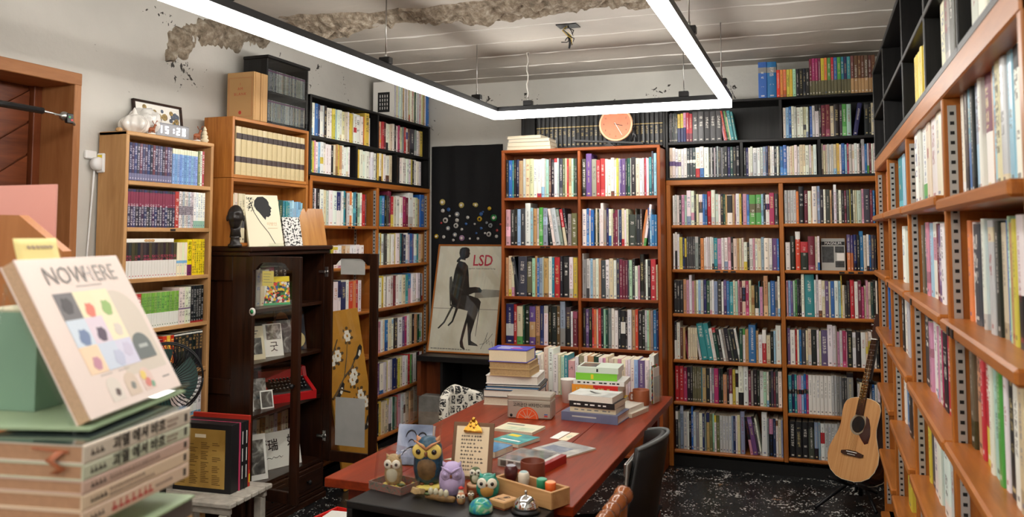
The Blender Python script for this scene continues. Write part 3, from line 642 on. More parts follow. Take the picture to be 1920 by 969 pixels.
# ---- left wall: brown case with black cubes on top
L4S = [[1.612, 1.335, 1.03, .715, .42, .13]]*2
LC = bookcase('bookcase', 'brown two-bay bookcase along the left wall behind the glass cabinet', (-2.93, 4.345, 0), R_(90), 1.68, .225, 1.92, [(.03, .832), (.86, 1.65)], L4S, 'shelf_wood', strips=True, tags=[(0, 0, .4), (0, 0, .45), (1, 0, .45)])
gl = 'books in the brown bookcase on the left wall'
SOFT = ('slim_softcover', 'softcover_book', 'hardcover_book')
L1s = ["a1 d2 w2 k2 w3 c3 l2 w4 w4 B4:w0-.45 w2 t2 k2 l3 o3:w.3-.6 w2 t2 k2 f3 w2 r3 d2", "w2- w3- c2- U1- n3- y1- w3- w2- e2- c3- w2- w2- w2- w2-", "w2 k2 l3 p2 r2 w4 w3 w2:B.5-1 B3 w2 R3 o2 r2 w2"]
L2s = ["r2 t2 b3 k2 d2 U3+ r3:y0-.4 c2 w4 w3 m4 U3 w5+ w3 c3 e3 b5+", "a2 y2 w3 d2 w3 c2 w3 y2 w3 e1 t2 k1 B3 w2 l3 b3 u2 w2 t3 c3 e2", "k2 w3 y2 w2 k1 w4 l3 U2 w3 w4 c3 t3 b4:p0-.5 w2 w2 w2 w3 k1 w2:r0-.2",
       "y1 p2 w2 c2 b2 c3 w3 k3 w4 u3 m2 w2 c3 k2 e2 N2 l2 w2", "u2 d1 w3 l2 y1 w2 l2 B3 d1 y2 c2 w3 w2 r2 n1 g2 w3 k1 U2 w2", "w2 k1 y2 c3 c2 c2 l2 w2 N1 g2 r2 p3 l2 w3 c4 e3 c5+ o4+:w.9-1 w2+"]
for i, s in enumerate(L1s): row(s, LC, (.035, (.72, .68, .66)[i]), L4S[0][i], f'on {sn[i]} shelf, near bay, left wall bookcase', gl, h=(.225, .17, .215)[i], d=.15, names=SOFT)
for i, s in enumerate(L2s): row(s, LC, (.865, (1.62, 1.6, 1.6, 1.6, 1.6, 1.63)[i]), L4S[1][i], f'on {sn[i]} shelf, corner bay, left wall bookcase', gl, h=(.225, .225, .22, .225, .22, .235)[i], d=.15, names=SOFT)
LB = bookcase('cube_shelf', 'black laminate shelf unit on top of the left wall bookcase', (-2.93, 4.335, 1.922), R_(90), 1.69, .225, .502, [(.02, 1.67)], [[.248]], 'black_wood', side=.02, th=.018, plinth=0, rail=.018, nose=0)
bx(.02, 1.67, .001, .215, 0, .016).build('bottom_board', MT['black_wood_X'], LB)
bx(.55, .57, .001, .215, .016, .23).build('divider', MT['black_wood_Z'], LB); bx(.836, .856, .001, .215, .248, .484).build('divider', MT['black_wood_Z'], LB); bx(1.12, 1.14, .001, .215, .016, .23).build('divider', MT['black_wood_Z'], LB)
gk = 'books in the black shelf unit on the left wall'
row("w2 w2 b3 B2 w3 l2 k3 w3 w2 y3 a2 w3 w3 c3 c3 w2 y3 y2 l1 w3 w4 w3 o2 y5+ w2", LB, (.03, .77), .248, 'in upper near cube, left wall black shelf', gk, h=.205, d=.15, names=SOFT)
row("o2 c2 r2 U2 w2 w2 c2 w2 k2 w2 m2 c2 g2 r2 w2 E3 d5 g2 w2 c2 y3", LB, (.866, 1.6), .248, 'in upper corner cube, left wall black shelf', gk, h=.2, d=.15, names=SOFT)
row("n2 y2 p2 w3 a2 w3 w3 w3 w3 k3 c2 e2 y2 e3 w3 w3 w2 w2", LB, (.03, .5), .016, 'in lower near cube, left wall black shelf', gk, h=.2, d=.15, names=SOFT)
row("y3 w3 w2 w3 w3 w2 w3 k1 y2 w2 y2 w2 w3 c3", LB, (.58, 1.08), .016, 'in lower middle cube, left wall black shelf', gk, h=.195, d=.15, names=SOFT)
row("E2 k1 w3 w3 w3 w2 w3 y2 k2 w2 w2 w3", LB, (1.15, 1.56), .016, 'in lower corner cube, left wall black shelf', gk, h=.195, d=.15, names=SOFT)
row("w1 l1 c1 w1 a1 w1 l1 c1 e1 w1 k1 w1 y1 l1 w1 o1 w1 c1 N1 w1 l1 w1 r1 w1 c1 w1 e1 w1 w1 b2", LB, (1.1, 1.69), .502, 'on top of left wall black shelf', 'magazines on top of the left wall black shelf', h=.255, d=.16, name='magazine', cat='magazine')
t = thing('magazine', 'white magazine with black tablet shape on cover, ending the top row', 'magazine', (-2.94, 4.335+1.085, 2.424+.0))
bx(-.17, 0, -.005, .005, 0, .27).build('cover', MT['paper_white'], t)
MB().box(-.13, -.03, -.0075, -.005, .04, .19, b=.012).build('cover_shape', MT['black_plastic'], t)
mb = MB()
for i in range(4):
    for j in range(4): mb.box(-.12+.02*i+.008, -.12+.02*i+.014, -.0085, -.0074, .06+.03*j, .08+.03*j)
o = mb.build('cover_marks', MT['ink_white'], t); o['kind'] = 'stuff'

# ---- right wall: long case seen almost end on
W1 = [1.655, 1.36, 1.053, .753, .40, .07]; W2 = [1.655, 1.349, 1.045, .718, .385, .07]; W3 = [1.653, 1.347, 1.03, .708, .4, .07]; W4 = [1.64, 1.341, 1.035, .72, .41, .07]
WY = [5.0, 4.17, 3.30, 2.36, 1.47]
wc = [(.03, .805), (.835, 1.675), (1.705, 2.615), (2.645, 3.5)]
WC = bookcase('bookcase', 'long brown bookcase with slotted metal strips along the right wall', (.305, 5.0, 0), R_(-90), 3.53, .30, 1.96, wc, [W1, W2, W3, W4], 'shelf_wood', strips=True, th=.03, nose=.022, rail=.06, tags=[(2, 1, .25), (3, 1, .14), (1, 1, .14), (3, 1, .2)])
gw = 'books in the long bookcase on the right wall'
wn = ['far bay', 'second bay', 'third bay', 'near bay']
WR = {(3, 0): ("w2 k2 d3 t2:b0-.5 k2 s5+:a0-.4 w2 U5:w0-.5 e3 a2 c4 l4 a3 w4 p4:l.2-1 w5 l4", .012, .84, .265), (3, 1): ("o3 w3 d5 d3 w2 a4 l3 k3 c3 b3 f1 e2 y2 w4:k0-.4 c4 l3 b3 w4", .03, .84, .24), (3, 2): ("G3+ e4+ r2 r5+:y0-.3 w2 f3 n2 w2 k4 w3 c3 k4 w4 l3 c4", .012, .84, .255), (3, 3): ("w4 c4 b3 m3 w4 k3 w3", .05, .5, .23),
      (2, 0): ("w4 l3 w4 c3 w4 i4", .07, .73, .25), (2, 1): ("G2 N2 p2 a2 w3:p.5-.8 U2 u3 w2 c2 e2", .02, .7, .24), (2, 2): ("d5+ p2 w3 w2 p1 l2 m1 k3 r2 w3", .005, .7, .235), (2, 3): ("G2 y2 d3 w3 w2 t2 w4 l3 s3 w2", .005, .75, .24), (2, 4): ("w3 y3 p3 w4 l3", .02, .55, .23),
      (1, 0): ("t3 a2", .1, .36, .235), (1, 1): ("w3 l3", .19, .4, .24), (1, 2): ("k3 w3 l2", .07, .36, .23), (1, 3): ("w2 b5 k4 E2", .004, .46, .25), (1, 4): ("U2 y3", .02, .24, .22),
      (0, 0): ("o4", .1, .16, .23), (0, 2): ("b4", .1, .16, .23), (0, 3): ("w4 r3", .35, .45, .2), (0, 4): ("k4 w3 d4 k4", .3, .5, .22), (0, 5): ("U4 r3", .4, .5, .2)}
for (ci, ri), (s, f0, f1, hh) in WR.items():
    row(s, WC, (wc[ci][0]+f0, min(wc[ci][0]+f1, wc[ci][1])), [W1, W2, W3, W4][ci][ri], f'on {sn[ri]} shelf, {wn[ci]}, right wall', gw, h=hh, d=.19, names=('slim_large_book', 'large_book', 'large_book'), inset=.015 if (ci, ri) == (2, 0) else .036)
WB = bookcase('cube_shelf', 'black laminate cube shelves on top of the right wall bookcase', (.305, 5.0, 1.962), R_(-90), 3.53, .29, .50, [(.018, .70), (.718, 1.63), (1.648, 2.30), (2.318, 2.9), (2.918, 3.512)], [[.245]]*5, 'black_wood', side=.018, th=.018, plinth=0, rail=.018, nose=0)
bx(.018, 3.512, .001, .28, 0, .016).build('bottom_board', MT['black_wood_X'], WB)
gy = 'books in the black cubes on the right wall'
row("y2x8", WB, (1.83, 2.18), .016, 'in right wall black cube', gy, h=.19, d=.17, inset=.02, name='yellow_volume')
row("c3 g4 d3 e3", WB, (2.45, 2.8), .016, 'in near right wall black cube', gy, h=.215, d=.19, inset=.02, names=('slim_large_book', 'large_book', 'large_book'))
row("b2 w2 k2", WB, (1.38, 1.45), .016, 'in middle right wall black cube', gy, h=.2, d=.17, inset=.02)
row("l3 w3 s3", WB, (2.95, 3.2), .016, 'in nearest right wall black cube', gy, h=.2, d=.19, inset=.02)
# ================================================================ left wall: comics case
LS = [1.803, 1.586, 1.347, 1.107, .875, .644, .4, .12]
PC = bookcase('bookcase', 'narrow light pine bookcase full of comic volumes beside the doorway', (-2.98, 2.943, 0), R_(90), .59, .168, 2.032, [(.02, .57)], [LS], 'pine', side=.02, th=.02, plinth=.0, rail=.02, nose=0, tags=[(0, 1, .27)])
gp = 'comic volumes in the pine bookcase'
def comics(n, x0, x1, z, h, c1s, c2, c3, band, text, what, where, d=.11, hw=.33, tint=8, kind='soft'):
    w = (x1-x0)/n; T = PC; rz = T.rotation_euler.z
    for k in range(n):
        c = c1s[k % len(c1s)] if isinstance(c1s, list) else c1s
        c = tuple(max(3, min(250, v+rnd.randint(-tint, tint))) for v in c)
        book('comic_volume', f'{what}, {ordinal(k+1)} of its set {where}', 'book', gp, (T.location.x-.006-rnd.uniform(0, .003), T.location.y+x0+w*(k+.5), z), w-.0005, h*rnd.uniform(.997, 1.003), d, rz, c, c2, c3, band, text, hw)
comics(17, .028, .30, LS[0], .178, [(52, 46, 92), (70, 44, 82), (44, 60, 104), (38, 36, 62), (96, 44, 70)], (112, 112, 146), (200, 194, 214), (.02, .2), (.3, .92), 'dark violet comic volume with pale title', 'on top pine shelf')
comics(11, .302, .48, LS[0], .176, [(130, 168, 214), (112, 152, 206)], (224, 226, 200), (60, 80, 150), (.85, 1.01), (.2, .8), 'light blue comic volume with pale top', 'on top pine shelf')
comics(3, .482, .53, LS[0], .18, [(112, 128, 96), (226, 226, 220), (176, 60, 70)], (220, 220, 214), None, (2, 3), (.3, .9), 'mixed paperback beside the blue comics', 'on top pine shelf', d=.12)
comics(18, .025, .325, LS[1], .178, [(40, 38, 66), (60, 36, 70), (36, 52, 92), (44, 40, 60)], (128, 40, 70), (214, 208, 216), (.55, .93), (.08, .62), 'black and crimson comic volume', 'on second pine shelf')
comics(1, .327, .352, LS[1], .18, (178, 52, 34), (196, 60, 40), (240, 230, 220), (2, 3), (.2, .9), 'bright red comic volume', 'on second pine shelf')
comics(8, .355, .455, LS[1], .182, [(222, 216, 214), (206, 192, 200), (186, 196, 206)], (150, 140, 150), (60, 50, 60), (.35, .6), (.1, .95), 'white illustrated comic volume', 'on second pine shelf', hw=.42)
comics(5, .457, .54, LS[1], .182, (236, 236, 230), (150, 190, 170), (90, 120, 160), (.0, .2), (.3, .95), 'plain white comic volume', 'on second pine shelf')
comics(18, .022, .345, LS[2], .166, [(52, 44, 36), (40, 38, 40), (70, 58, 40)], (226, 222, 216), (176, 58, 84), (-.01, .5), (.5, .66), 'black and white comic volume with crimson mark', 'on third pine shelf', hw=.45)
comics(4, .347, .42, LS[2], .166, (232, 222, 196), (120, 176, 214), (150, 170, 190), (.38, .46), (.3, .4), 'cream comic volume with blue word', 'on third pine shelf')
comics(1, .422, .455, LS[2], .18, (232, 206, 20), (110, 44, 90), (30, 30, 30), (-.01, .3), (.4, .95), 'thick yellow comic volume with violet foot', 'on third pine shelf')
comics(6, .457, .545, LS[2], .182, (234, 208, 22), (40, 36, 36), (24, 22, 22), (2, 3), (.06, .95), 'yellow comic volume with black title', 'on third pine shelf', hw=.4)
comics(4, .025, .125, LS[3], .168, [(190, 60, 60), (110, 160, 200), (200, 70, 60)], (230, 226, 220), (240, 240, 236), (-.01, .3), (.4, .9), 'red and blue comic volume', 'on fourth pine shelf')
comics(15, .127, .37, LS[3], .168, [(122, 170, 70), (134, 178, 84)], (232, 232, 224), (70, 110, 70), (-.01, .42), (.45, .9), 'green and white comic volume', 'on fourth pine shelf', hw=.4)
comics(4, .372, .455, LS[3], .182, (226, 220, 204), (120, 100, 130), (80, 70, 80), (.4, .44), (.2, .9), 'cream comic volume', 'on fourth pine shelf')
comics(5, .457, .545, LS[3], .186, (26, 26, 29), (160, 40, 40), (170, 168, 166), (-.01, .05), (.15, .9), 'black comic volume with red foot', 'on fourth pine shelf')
comics(8, .1, .27, LS[4], .17, [(170, 34, 60), (150, 30, 44)], (220, 150, 170), (236, 200, 206), (.8, .9), (.3, .8), 'crimson comic volume', 'on fifth pine shelf')
comics(3, .272, .345, LS[4], .185, [(206, 50, 30), (232, 190, 50), (204, 40, 30)], (120, 30, 24), (246, 220, 100), (2, 3), (.2, .9), 'red and yellow comic volume', 'on fifth pine shelf')
comics(8, .347, .545, LS[4], .19, (30, 30, 33), (230, 228, 220), (190, 150, 90), (.93, .97), (.5, .9), 'black comic volume with gilt title', 'on fifth pine shelf')
comics(6, .38, .545, LS[5], .185, (232, 232, 228), (120, 170, 200), (80, 80, 84), (-.01, .1), (.3, .9), 'white comic volume with dark title', 'on sixth pine shelf')
t = thing('board_game_box', 'flat white box lying on the comics of the third shelf', 'box', (-2.99, 3.0, LS[2]+.168))
bx(-.12, 0, -.03, .27, .0, .018, b=.001).build('lid', MT['paper_white'], t)
plain('sticker_tan', (200, 160, 110), .6); mb = MB()
for k in range(3): mb.ball((0.0005, .09+k*.02, .009), (.0006, .014, .007), 10, 6)
mb.build('print', MT['sticker_tan'], t)

# ---- on top of the pine bookcase
z = 2.033
m_ = plain('ceramic_white', (232, 228, 222), .18, coat=.5); plain('ceramic_brown', (150, 84, 52), .3); plain('plastic_white', (236, 236, 236), .35); plain('film_crumple', (226, 224, 220), .12, coat=.6, bump=1.0, bscale=30)
def knobbly(name, label, c, r, seed, mat, amp, fr, cat='ornament', sq=1.):
    mb = MB(); n = 40
    def f(u, v):
        a = 2*math.pi*u; b_ = math.pi*(v-.5); d = Vector((math.cos(b_)*math.cos(a), math.cos(b_)*math.sin(a), math.sin(b_)))
        k = 1+amp*mnoise.noise(d*fr+Vector((seed, 0, 0))); return tuple(d*r*k*Vector((1, 1, 1)).length/1.732*1 if True else d)
    mb.grid(n, 26, f); mb.v = [(x, y, z*sq) for x, y, z in mb.v]; zmin = min(p[2] for p in mb.v)
    mb.v = [(x, y, max(z, zmin*.8)-zmin*.8) for x, y, z in mb.v]
    return tag(mb.build(name, MT[mat], None, c), label, cat)
def spiky_shell():
    mb = MB()
    def f(u, v):
        a = 2*math.pi*u; b_ = math.pi*(v-.5); d = Vector((math.cos(b_)*math.cos(a), math.cos(b_)*math.sin(a), math.sin(b_)))
        k = 1+.28*max(0, math.cos(a*5+1))*math.cos(b_)**2*(.7+.3*math.cos(3*b_))+.1*mnoise.noise(d*2)
        return tuple(Vector((d.x, d.y, d.z*.85))*.058*k)
    mb.grid(60, 28, f); mb.v = [(x, y, max(z, -.042)+.042) for x, y, z in mb.v]
    t = thing('conch_shell', 'glossy white conch shell with blunt spikes on the pine bookcase', 'shell', (-3.04, 3.045, z))
    mb.build('body', MT['ceramic_white'], t); MB().lathe([(.02, .07), (.017, .085), (.018, .088), (.011, .1), (.012, .103), (.005, .118), (0, .124)], 14).build('spire', MT['ceramic_white'], t)
spiky_shell()
knobbly('wrapped_ornament', 'crumpled clear film wrapped white ornament behind the conch shell', (-3.09, 3.16, z), .075, 4, 'film_crumple', .25, 3.2)
knobbly('small_shell', 'tiny dark beige shell at the corner of the pine bookcase', (-3.05, 2.965, z), .014, 2, 'sticker_tan', .4, 3, 'shell', .7)
# framed picture of stickers
t = thing('framed_picture', 'dark framed picture of gold and grey patterned badges behind the digital clock', 'picture', (-3.125, 3.30, z), rot=(0, R_(-8), 0))
w, h = .165, .19; FZ = R_(90)
for a in ((-.005, .012, -w, w, 0, .012), (-.005, .012, -w, w, h-.012, h), (-.005, .012, -w, -w+.012, .012, h-.012), (-.005, .012, w-.012, w, .012, h-.012)): bx(*a, b=.002).build('frame', MT['walnut_Y'], t)
bx(-.004, .002, -w+.012, w-.012, .012, h-.012).build('sheet', MT['paper_white'], t)
plain('print_gold', (190, 160, 100), .6, var=.5, bscale=120); plain('print_slate', (110, 120, 140), .6, var=.5, bscale=140)
mb = [MB(), MB()]
for k in range(34):
    yy, zz, rr = rnd.uniform(-w+.03, w-.03), rnd.uniform(.03, h-.03), rnd.uniform(.009, .021); which = 0 if rnd.random() < .6 else 1
    mb[which].prism([(rr*math.cos(a*.63), rr*math.sin(a*.63)) for a in range(10)], .002, .0026+.0001*k, M=Matrix(((0, 0, 1, 0), (1, 0, 0, yy), (0, 1, 0, zz), (0, 0, 0, 1))))
for i in (0, 1): o = mb[i].build('printed_badges', MT[('print_gold', 'print_slate')[i]], t); o['kind'] = 'stuff'
# digital clock
plain('led_white', (255, 255, 255), .5, emit=(250, 252, 255), estr=3)
t = thing('digital_clock', 'white LED digital clock showing 15:20 on the pine bookcase', 'clock', (-3.02, 3.28, z+.001))
bx(-.03, .0, -.115, .115, 0, .07, b=.006).build('case', plain('clock_case', (150, 152, 158), .4), t)
SEG = {'1': 'bc', '5': 'afgcd', '2': 'abged', '0': 'abcdef'}
def seg_digit(ch, y, z0, par):
    w2, h2, s = .02, .036, .006
    bars = dict(a=(0, w2, h2-s, h2), d=(0, w2, 0, s), g=(0, w2, h2/2-s/2, h2/2+s/2), b=(w2-s, w2, h2/2, h2), c=(w2-s, w2, 0, h2/2), f=(0, s, h2/2, h2), e=(0, s, 0, h2/2))
    mb = MB()
    for k in SEG[ch]: a = bars[k]; mb.box(.0, .0015, y+a[0], y+a[1], z0+a[2], z0+a[3])
    mb.build('digit', MT['led_white'], par)
for ch, y in zip('1520', (-.098, -.055, .022, .062)): seg_digit(ch, y, .018, t)
bx(0, .0015, -.003, .005, .038, .046).build('colon_dot', MT['led_white'], t); bx(0, .0015, -.003, .005, .024, .032).build('colon_dot', MT['led_white'], t)
# deer and tree
def deer(label, y, s):
    t = thing('deer_figurine', label, 'figurine', (-3.0, y, z), R_(90))
    mb = MB(); mb.lathe([(.018, 0), (.02, .004), (.014, .008), (0, .009)], 12); mb.build('base', MT['ceramic_white'], t)
    mb = MB().ball((0, 0, .028*s), (.022*s, .011*s, .012*s)); mb.tube([(.014*s, 0, .034*s), (.022*s, 0, .05*s)], [.007*s, .005*s], 8)
    mb.ball((.025*s, 0, .054*s), (.009*s, .005*s, .006*s))
    for sx in (-.014, .014):
        for sy in (-.005, .005): mb.tube([(sx*s, sy*s, .024*s), (sx*s, sy*s, .006)], .003*s, 6)
    mb.build('body', MT['ceramic_brown'], t)
    mb = MB()
    for sy in (-1, 1): mb.tube([(.022*s, sy*.003*s, .058*s), (.018*s, sy*.012*s, .07*s), (.02*s, sy*.016*s, .078*s)], .0018*s, 6); mb.tube([(.018*s, sy*.012*s, .07*s), (.026*s, sy*.018*s, .076*s)], .0014*s, 6)
    mb.build('antlers', MT['ceramic_brown'], t)
deer('brown and white deer figurine in front of the conch shell', 3.115, .9); deer('brown and white deer figurine beside the digital clock', 3.425, 1.05)
t = thing('tree_figurine', 'pale tiered spiral tree figurine at the far end of the pine bookcase', 'figurine', (-3.02, 3.505, z))
MB().lathe([(.016, 0), (.016, .008), (.022, .012), (.018, .022), (.011, .026), (.018, .03), (.014, .042), (.009, .046), (.014, .05), (.01, .062), (.006, .066), (.01, .07), (.004, .084), (0, .09)], 16).build('tiers', MT['paper_cream'], t)
MB().tube([(.017*math.cos(k*.7)*(1-k/26), .017*math.sin(k*.7)*(1-k/26), .014+k*.003) for k in range(24)], .0025, 6).build('garland', MT['shelf_wood_Z'], t)

# ---- socket and plug on the wall, cable going down
t = thing('power_adapter', 'white wall socket with plugged-in adapter and yellow sticker', 'socket', (XL, 2.92, 1.91))
plain('sticker_yellow', (226, 200, 40), .5)
bx(0, .018, -.05, .012, -.008, .03, b=.004).build('wall_socket', MT['plastic_white'], t)
MB().lathe([(.03, 0), (.032, .02), (.028, .032), (0, .033)], 18, M=Matrix.Translation((.018, .0, -.03)) @ Matrix.Rotation(R_(90), 4, 'Y')).build('plug', MT['plastic_white'], t)
bx(.012, .055, .012, .03, -.07, .02, b=.004).build('adapter_box', MT['plastic_white'], t); bx(.022, .046, .009, .012, -.035, .012).build('sticker', MT['sticker_yellow'], t)
MB().tube([(.02, -.005, -.06), (.012, -.006, -.2), (.006, -.02, -.5), (.006, -.01, -1.2), (.006, 0, -1.9)], .004, 8).build('cable', MT['plastic_white'], t)
# ---- door closer
t = thing('door_closer', 'black cylinder door closer with steel rod fixed to the doorway', 'door closer', (-3.0, 2.62, 2.055))
MB().tube([(-.02, -.75, .02), (.0, -.105, .008)], .0135, 14).build('cylinder', MT['black_plastic'], t)
MB().tube([(.0, -.12, .008), (.0, -.02, .002)], .0055, 10).build('rod', MT['chrome'], t)
MB().ball((0, 0, 0), (.018, .022, .02), 14, 10).build('end_joint', MT['steel'], t)
plain('tape_green', (60, 160, 100), .5); plain('tape_red', (200, 60, 60), .5)
bx(.004, .024, -.002, .028, -.03, .012, b=.003).build('mounting_block', MT['black_plastic'], t)
bx(.0241, .0246, .002, .012, -.008, .0).build('mark', MT['tape_green'], t); bx(.0241, .0246, .014, .024, -.02, -.012).build('mark', MT['tape_red'], t)
MB().tube([(0, .02, -.005), (-.12, .16, -.01)], .006, 8).build('bracket_arm', MT['black_plastic'], t)

# ================================================================ boxes on top of the cabinet
CT = 1.49
def crate(label, z0, z1):
    t = thing('wooden_crate', label, 'crate', (-2.92, 3.603, z0), R_(90))
    W, D, H = .705, .19, z1-z0; th = .018
    bx(0, th, 0, D, 0, H, b=.002).build('side_panel', MT['amber_pine_Z'], t); bx(W-th, W, 0, D, 0, H, b=.002).build('side_panel', MT['amber_pine_Z'], t)
    bx(th, W-th, 0.001, D, 0, th, b=.002).build('bottom_board', MT['amber_pine_X'], t); bx(th, W-th, 0.001, D, H-th, H, b=.002).build('top_board', MT['amber_pine_X'], t)
    bx(th, W-th, D-.006, D, th, H-th).build('back_panel', MT['amber_pine_X'], t); return t
K1 = crate('lower open pine crate behind the display books on the dark cabinet', CT, 1.855); K2 = crate('upper open pine crate holding the cream bound set', 1.857, 2.186)
for k in range(14):
    w = .0455
    o = book('bound_volume', f'cream bound volume with dark labels, {ordinal(k+1)} from left in upper crate', 'book', 'cream bound set in the upper crate', (-2.928, 3.603+.042+w*(k+.5), 1.857+.019), w-.001, .262, .15, R_(90), (204, 186, 142), (70, 54, 52), (196, 178, 136), (.26, .38), (2, 2.1), .3, 0, 'hard')
    MB().box(-.46, .46, -.004, .02, .74, .86).build('spine_label', MT['walnut_Z'] if False else MT['spine_dark'] if 'spine_dark' in MT else plain('spine_dark', (58, 44, 44), .5), o)
row("c3:d.3-.5 c3:d.3-.5 c3:d.3-.5 c3:d.3-.5", K1, (.02, .14), .019, 'in lower crate beside bust', 'books in the lower crate', h=.26, d=.15, name='bound_volume')
row("c4:E.3-.6 c4:E.3-.6 c4:E.3-.6 c4:E.3-.6 N5 t2 t2 t2 a2 a2 a2 a2 a2 a2 a2", K1, (.28, .68), .019, 'in lower crate behind display books', 'books in the lower crate', h=.24, d=.15, name='bound_volume')
# kraft boxed set
plain('kraft', (196, 154, 102), .65); plain('kraft_red', (196, 70, 52), .6)
for k in range(2):
    t = thing('slipcase', ('kraft cardboard slipcase printed I AM BLANK in red', 'second plain kraft slipcase behind the printed one')[k], 'box', (-3.1, 3.77+k*.064, 2.1865))
    bx(0, .182, 0, .058, 0, .272, b=.002).build('case', MT['kraft'], t)
    bx(.181, .184, .012, .052, .004, .268).build('fore_edge_flap', MT['kraft'], t)
    if k == 0:
        for s, zz, sz in (('I', .205, .02), ('AM', .178, .022), ('BLANK', .148, .022), ('The', .105, .009), ('MEDITATION', .094, .008), ('Notebook', .083, .009)): link('lettering', text_mesh(s, sz, MT['kraft_red'], space=1.3), t, (.09, -.0006, zz), FACE_NY) if s in ('I', 'AM', 'BLANK') else None
        MB().prism([(.01*math.cos(a*.52), .011*math.sin(a*.52)) for a in range(12)], 0, .0006, M=Matrix.Translation((.09, 0, .045)) @ Matrix.Rotation(R_(90), 4, 'X')).build('emblem', MT['kraft_red'], t)
        for a in ((.012, .17, .24, .2408), (.012, .17, .022, .0228)): bx(a[0], a[1], -.0006, 0, a[2], a[3]).build('border_line', MT['kraft_red'], t)
        for a in ((.012, .0128), (.1692, .17)): bx(a[0], a[1], -.0006, 0, .0228, .24).build('border_line', MT['kraft_red'], t)
# black CD cabinet with glass door
t = thing('disc_cabinet', 'black disc cabinet with smoked glass door on the pine crates', 'cabinet', (-2.93, 3.9, 2.1865), R_(90))
W, D, H = .405, .165, .375
for a in ((0, .012, 0, D, 0, H), (W-.012, W, 0, D, 0, H)): bx(*a, b=.002).build('side_panel', MT['black_wood_Z'], t)
bx(.012, W-.012, 0, D, 0, .014).build('bottom_board', MT['black_wood_X'], t); bx(-.006, W+.006, -.012, D, H, H+.018, b=.003).build('top_board', MT['black_wood_X'], t); bx(.012, W-.012, .005, D, .178, .19).build('shelf', MT['black_wood_X'], t); bx(.012, W-.012, D-.006, D, .014, H).build('back_panel', MT['black_wood_Z'], t)
bx(.004, W-.004, -.006, -.002, .006, H-.004).build('glass_door', MT['smoked_glass'], t)
for r_, z0 in ((0, .0145), (1, .1905)):
    n = 34; w = (W-.03)/n
    for k in range(n):
        book('disc_case', f'thin disc case, {ordinal(k+1)} from left on {("lower", "upper")[r_]} shelf of black disc cabinet', 'disc', 'disc cases in the black cabinet', (-2.94, 3.9+.015+w*(k+.5), 2.1865+z0), w*.86, .125, .13, R_(90), rnd.choice([(150, 160, 150), (120, 130, 140), (190, 196, 188), (90, 96, 100), (170, 170, 150)]), (120, 70, 110), None, (.9, .97), (.2, .8), .3)
# ================================================================ dark glazed cabinet
CB = thing('glass_cabinet', 'dark walnut cabinet with two open glass doors and carved side', 'cabinet', (-2.80, 3.60, 0), R_(90))
W, D, H = .735, .345, 1.47
SH = [1.155, .868, .60, .232]
wz, wx = MT['walnut_Z'], MT['walnut_X']
sd = bx(0, .022, 0, D, 0, H-.03, b=.002).build('side_panel', wz, CB); bx(W-.022, W, 0, D, 0, H-.03, b=.002).build('side_panel', wz, CB)
bx(.022, W-.022, D-.01, D, .02, H-.03).build('back_panel', wz, CB)
# carved field on the near side: frame strips with arched ends
for y in (.0, .25): bx(-.012, 0, y, y+.09, .06, H-.03, b=.003).build('stile', wz, sd)
def arch_rail(z0, z1, up):
    pts = [(.09, z0), (.25, z0)] if up else [(.09, z1), (.25, z1)]
    arc = [(.25-.16*k/12, (z1 if up else z0)+(-1 if up else 1)*(.03*abs(math.sin(math.pi*2*k/12))**.7 if k not in (0, 12) else 0)) for k in range(13)]
    poly = pts+arc if up else pts[::-1]+[(2*.17-a, b_) for a, b_ in arc]
    MB().prism(poly, -.012, 0, M=Matrix(((0, 0, 1, 0), (1, 0, 0, 0), (0, 1, 0, 0), (0, 0, 0, 1)))).build('arched_rail', wz, sd)
bx(-.012, 0, .09, .25, H-.16, H-.03, b=.003).build('rail', wz, sd); bx(-.012, 0, .09, .25, .06, .16, b=.003).build('rail', wz, sd); bx(-.012, 0, .09, .25, .72, .80, b=.003).build('rail', wz, sd)
bx(-.02, W+.012, -.02, D, H-.03, H-.008, b=.004).build('cornice', wx, CB); bx(-.02, W+.02, -.035, D, H-.008, H+.018, b=.006).build('top_board', wx, CB)
bx(-.006, W+.004, -.02, D, 0, .035, b=.004).build('base_moulding', wx, CB); bx(.0, W, -.01, D, .035, .062, b=.005).build('base_moulding', wx, CB)
for z_ in SH: bx(.022, W-.022, .012 if z_ > .3 else 0, D-.01, z_-.02, z_, b=.002).build('shelf', wx, CB)
for a in (.024, W/2+.002):
    dr = bx(a, a+W/2-.026, -.014, .01, .066, .208, b=.004).build('drawer', wx, CB)
    bx(a+.03, a+W/2-.056, -.019, -.0139, .088, .186, b=.004).build('drawer_field', wx, dr)
    MB().lathe([(.006, 0), (.005, .012), (.014, .018), (.014, .026), (0, .032)], 14, M=Matrix.Translation((a+W/4-.013, -.018, .137)) @ Matrix.Rotation(R_(90), 4, 'X')).build('knob', MT['black_metal'], dr)
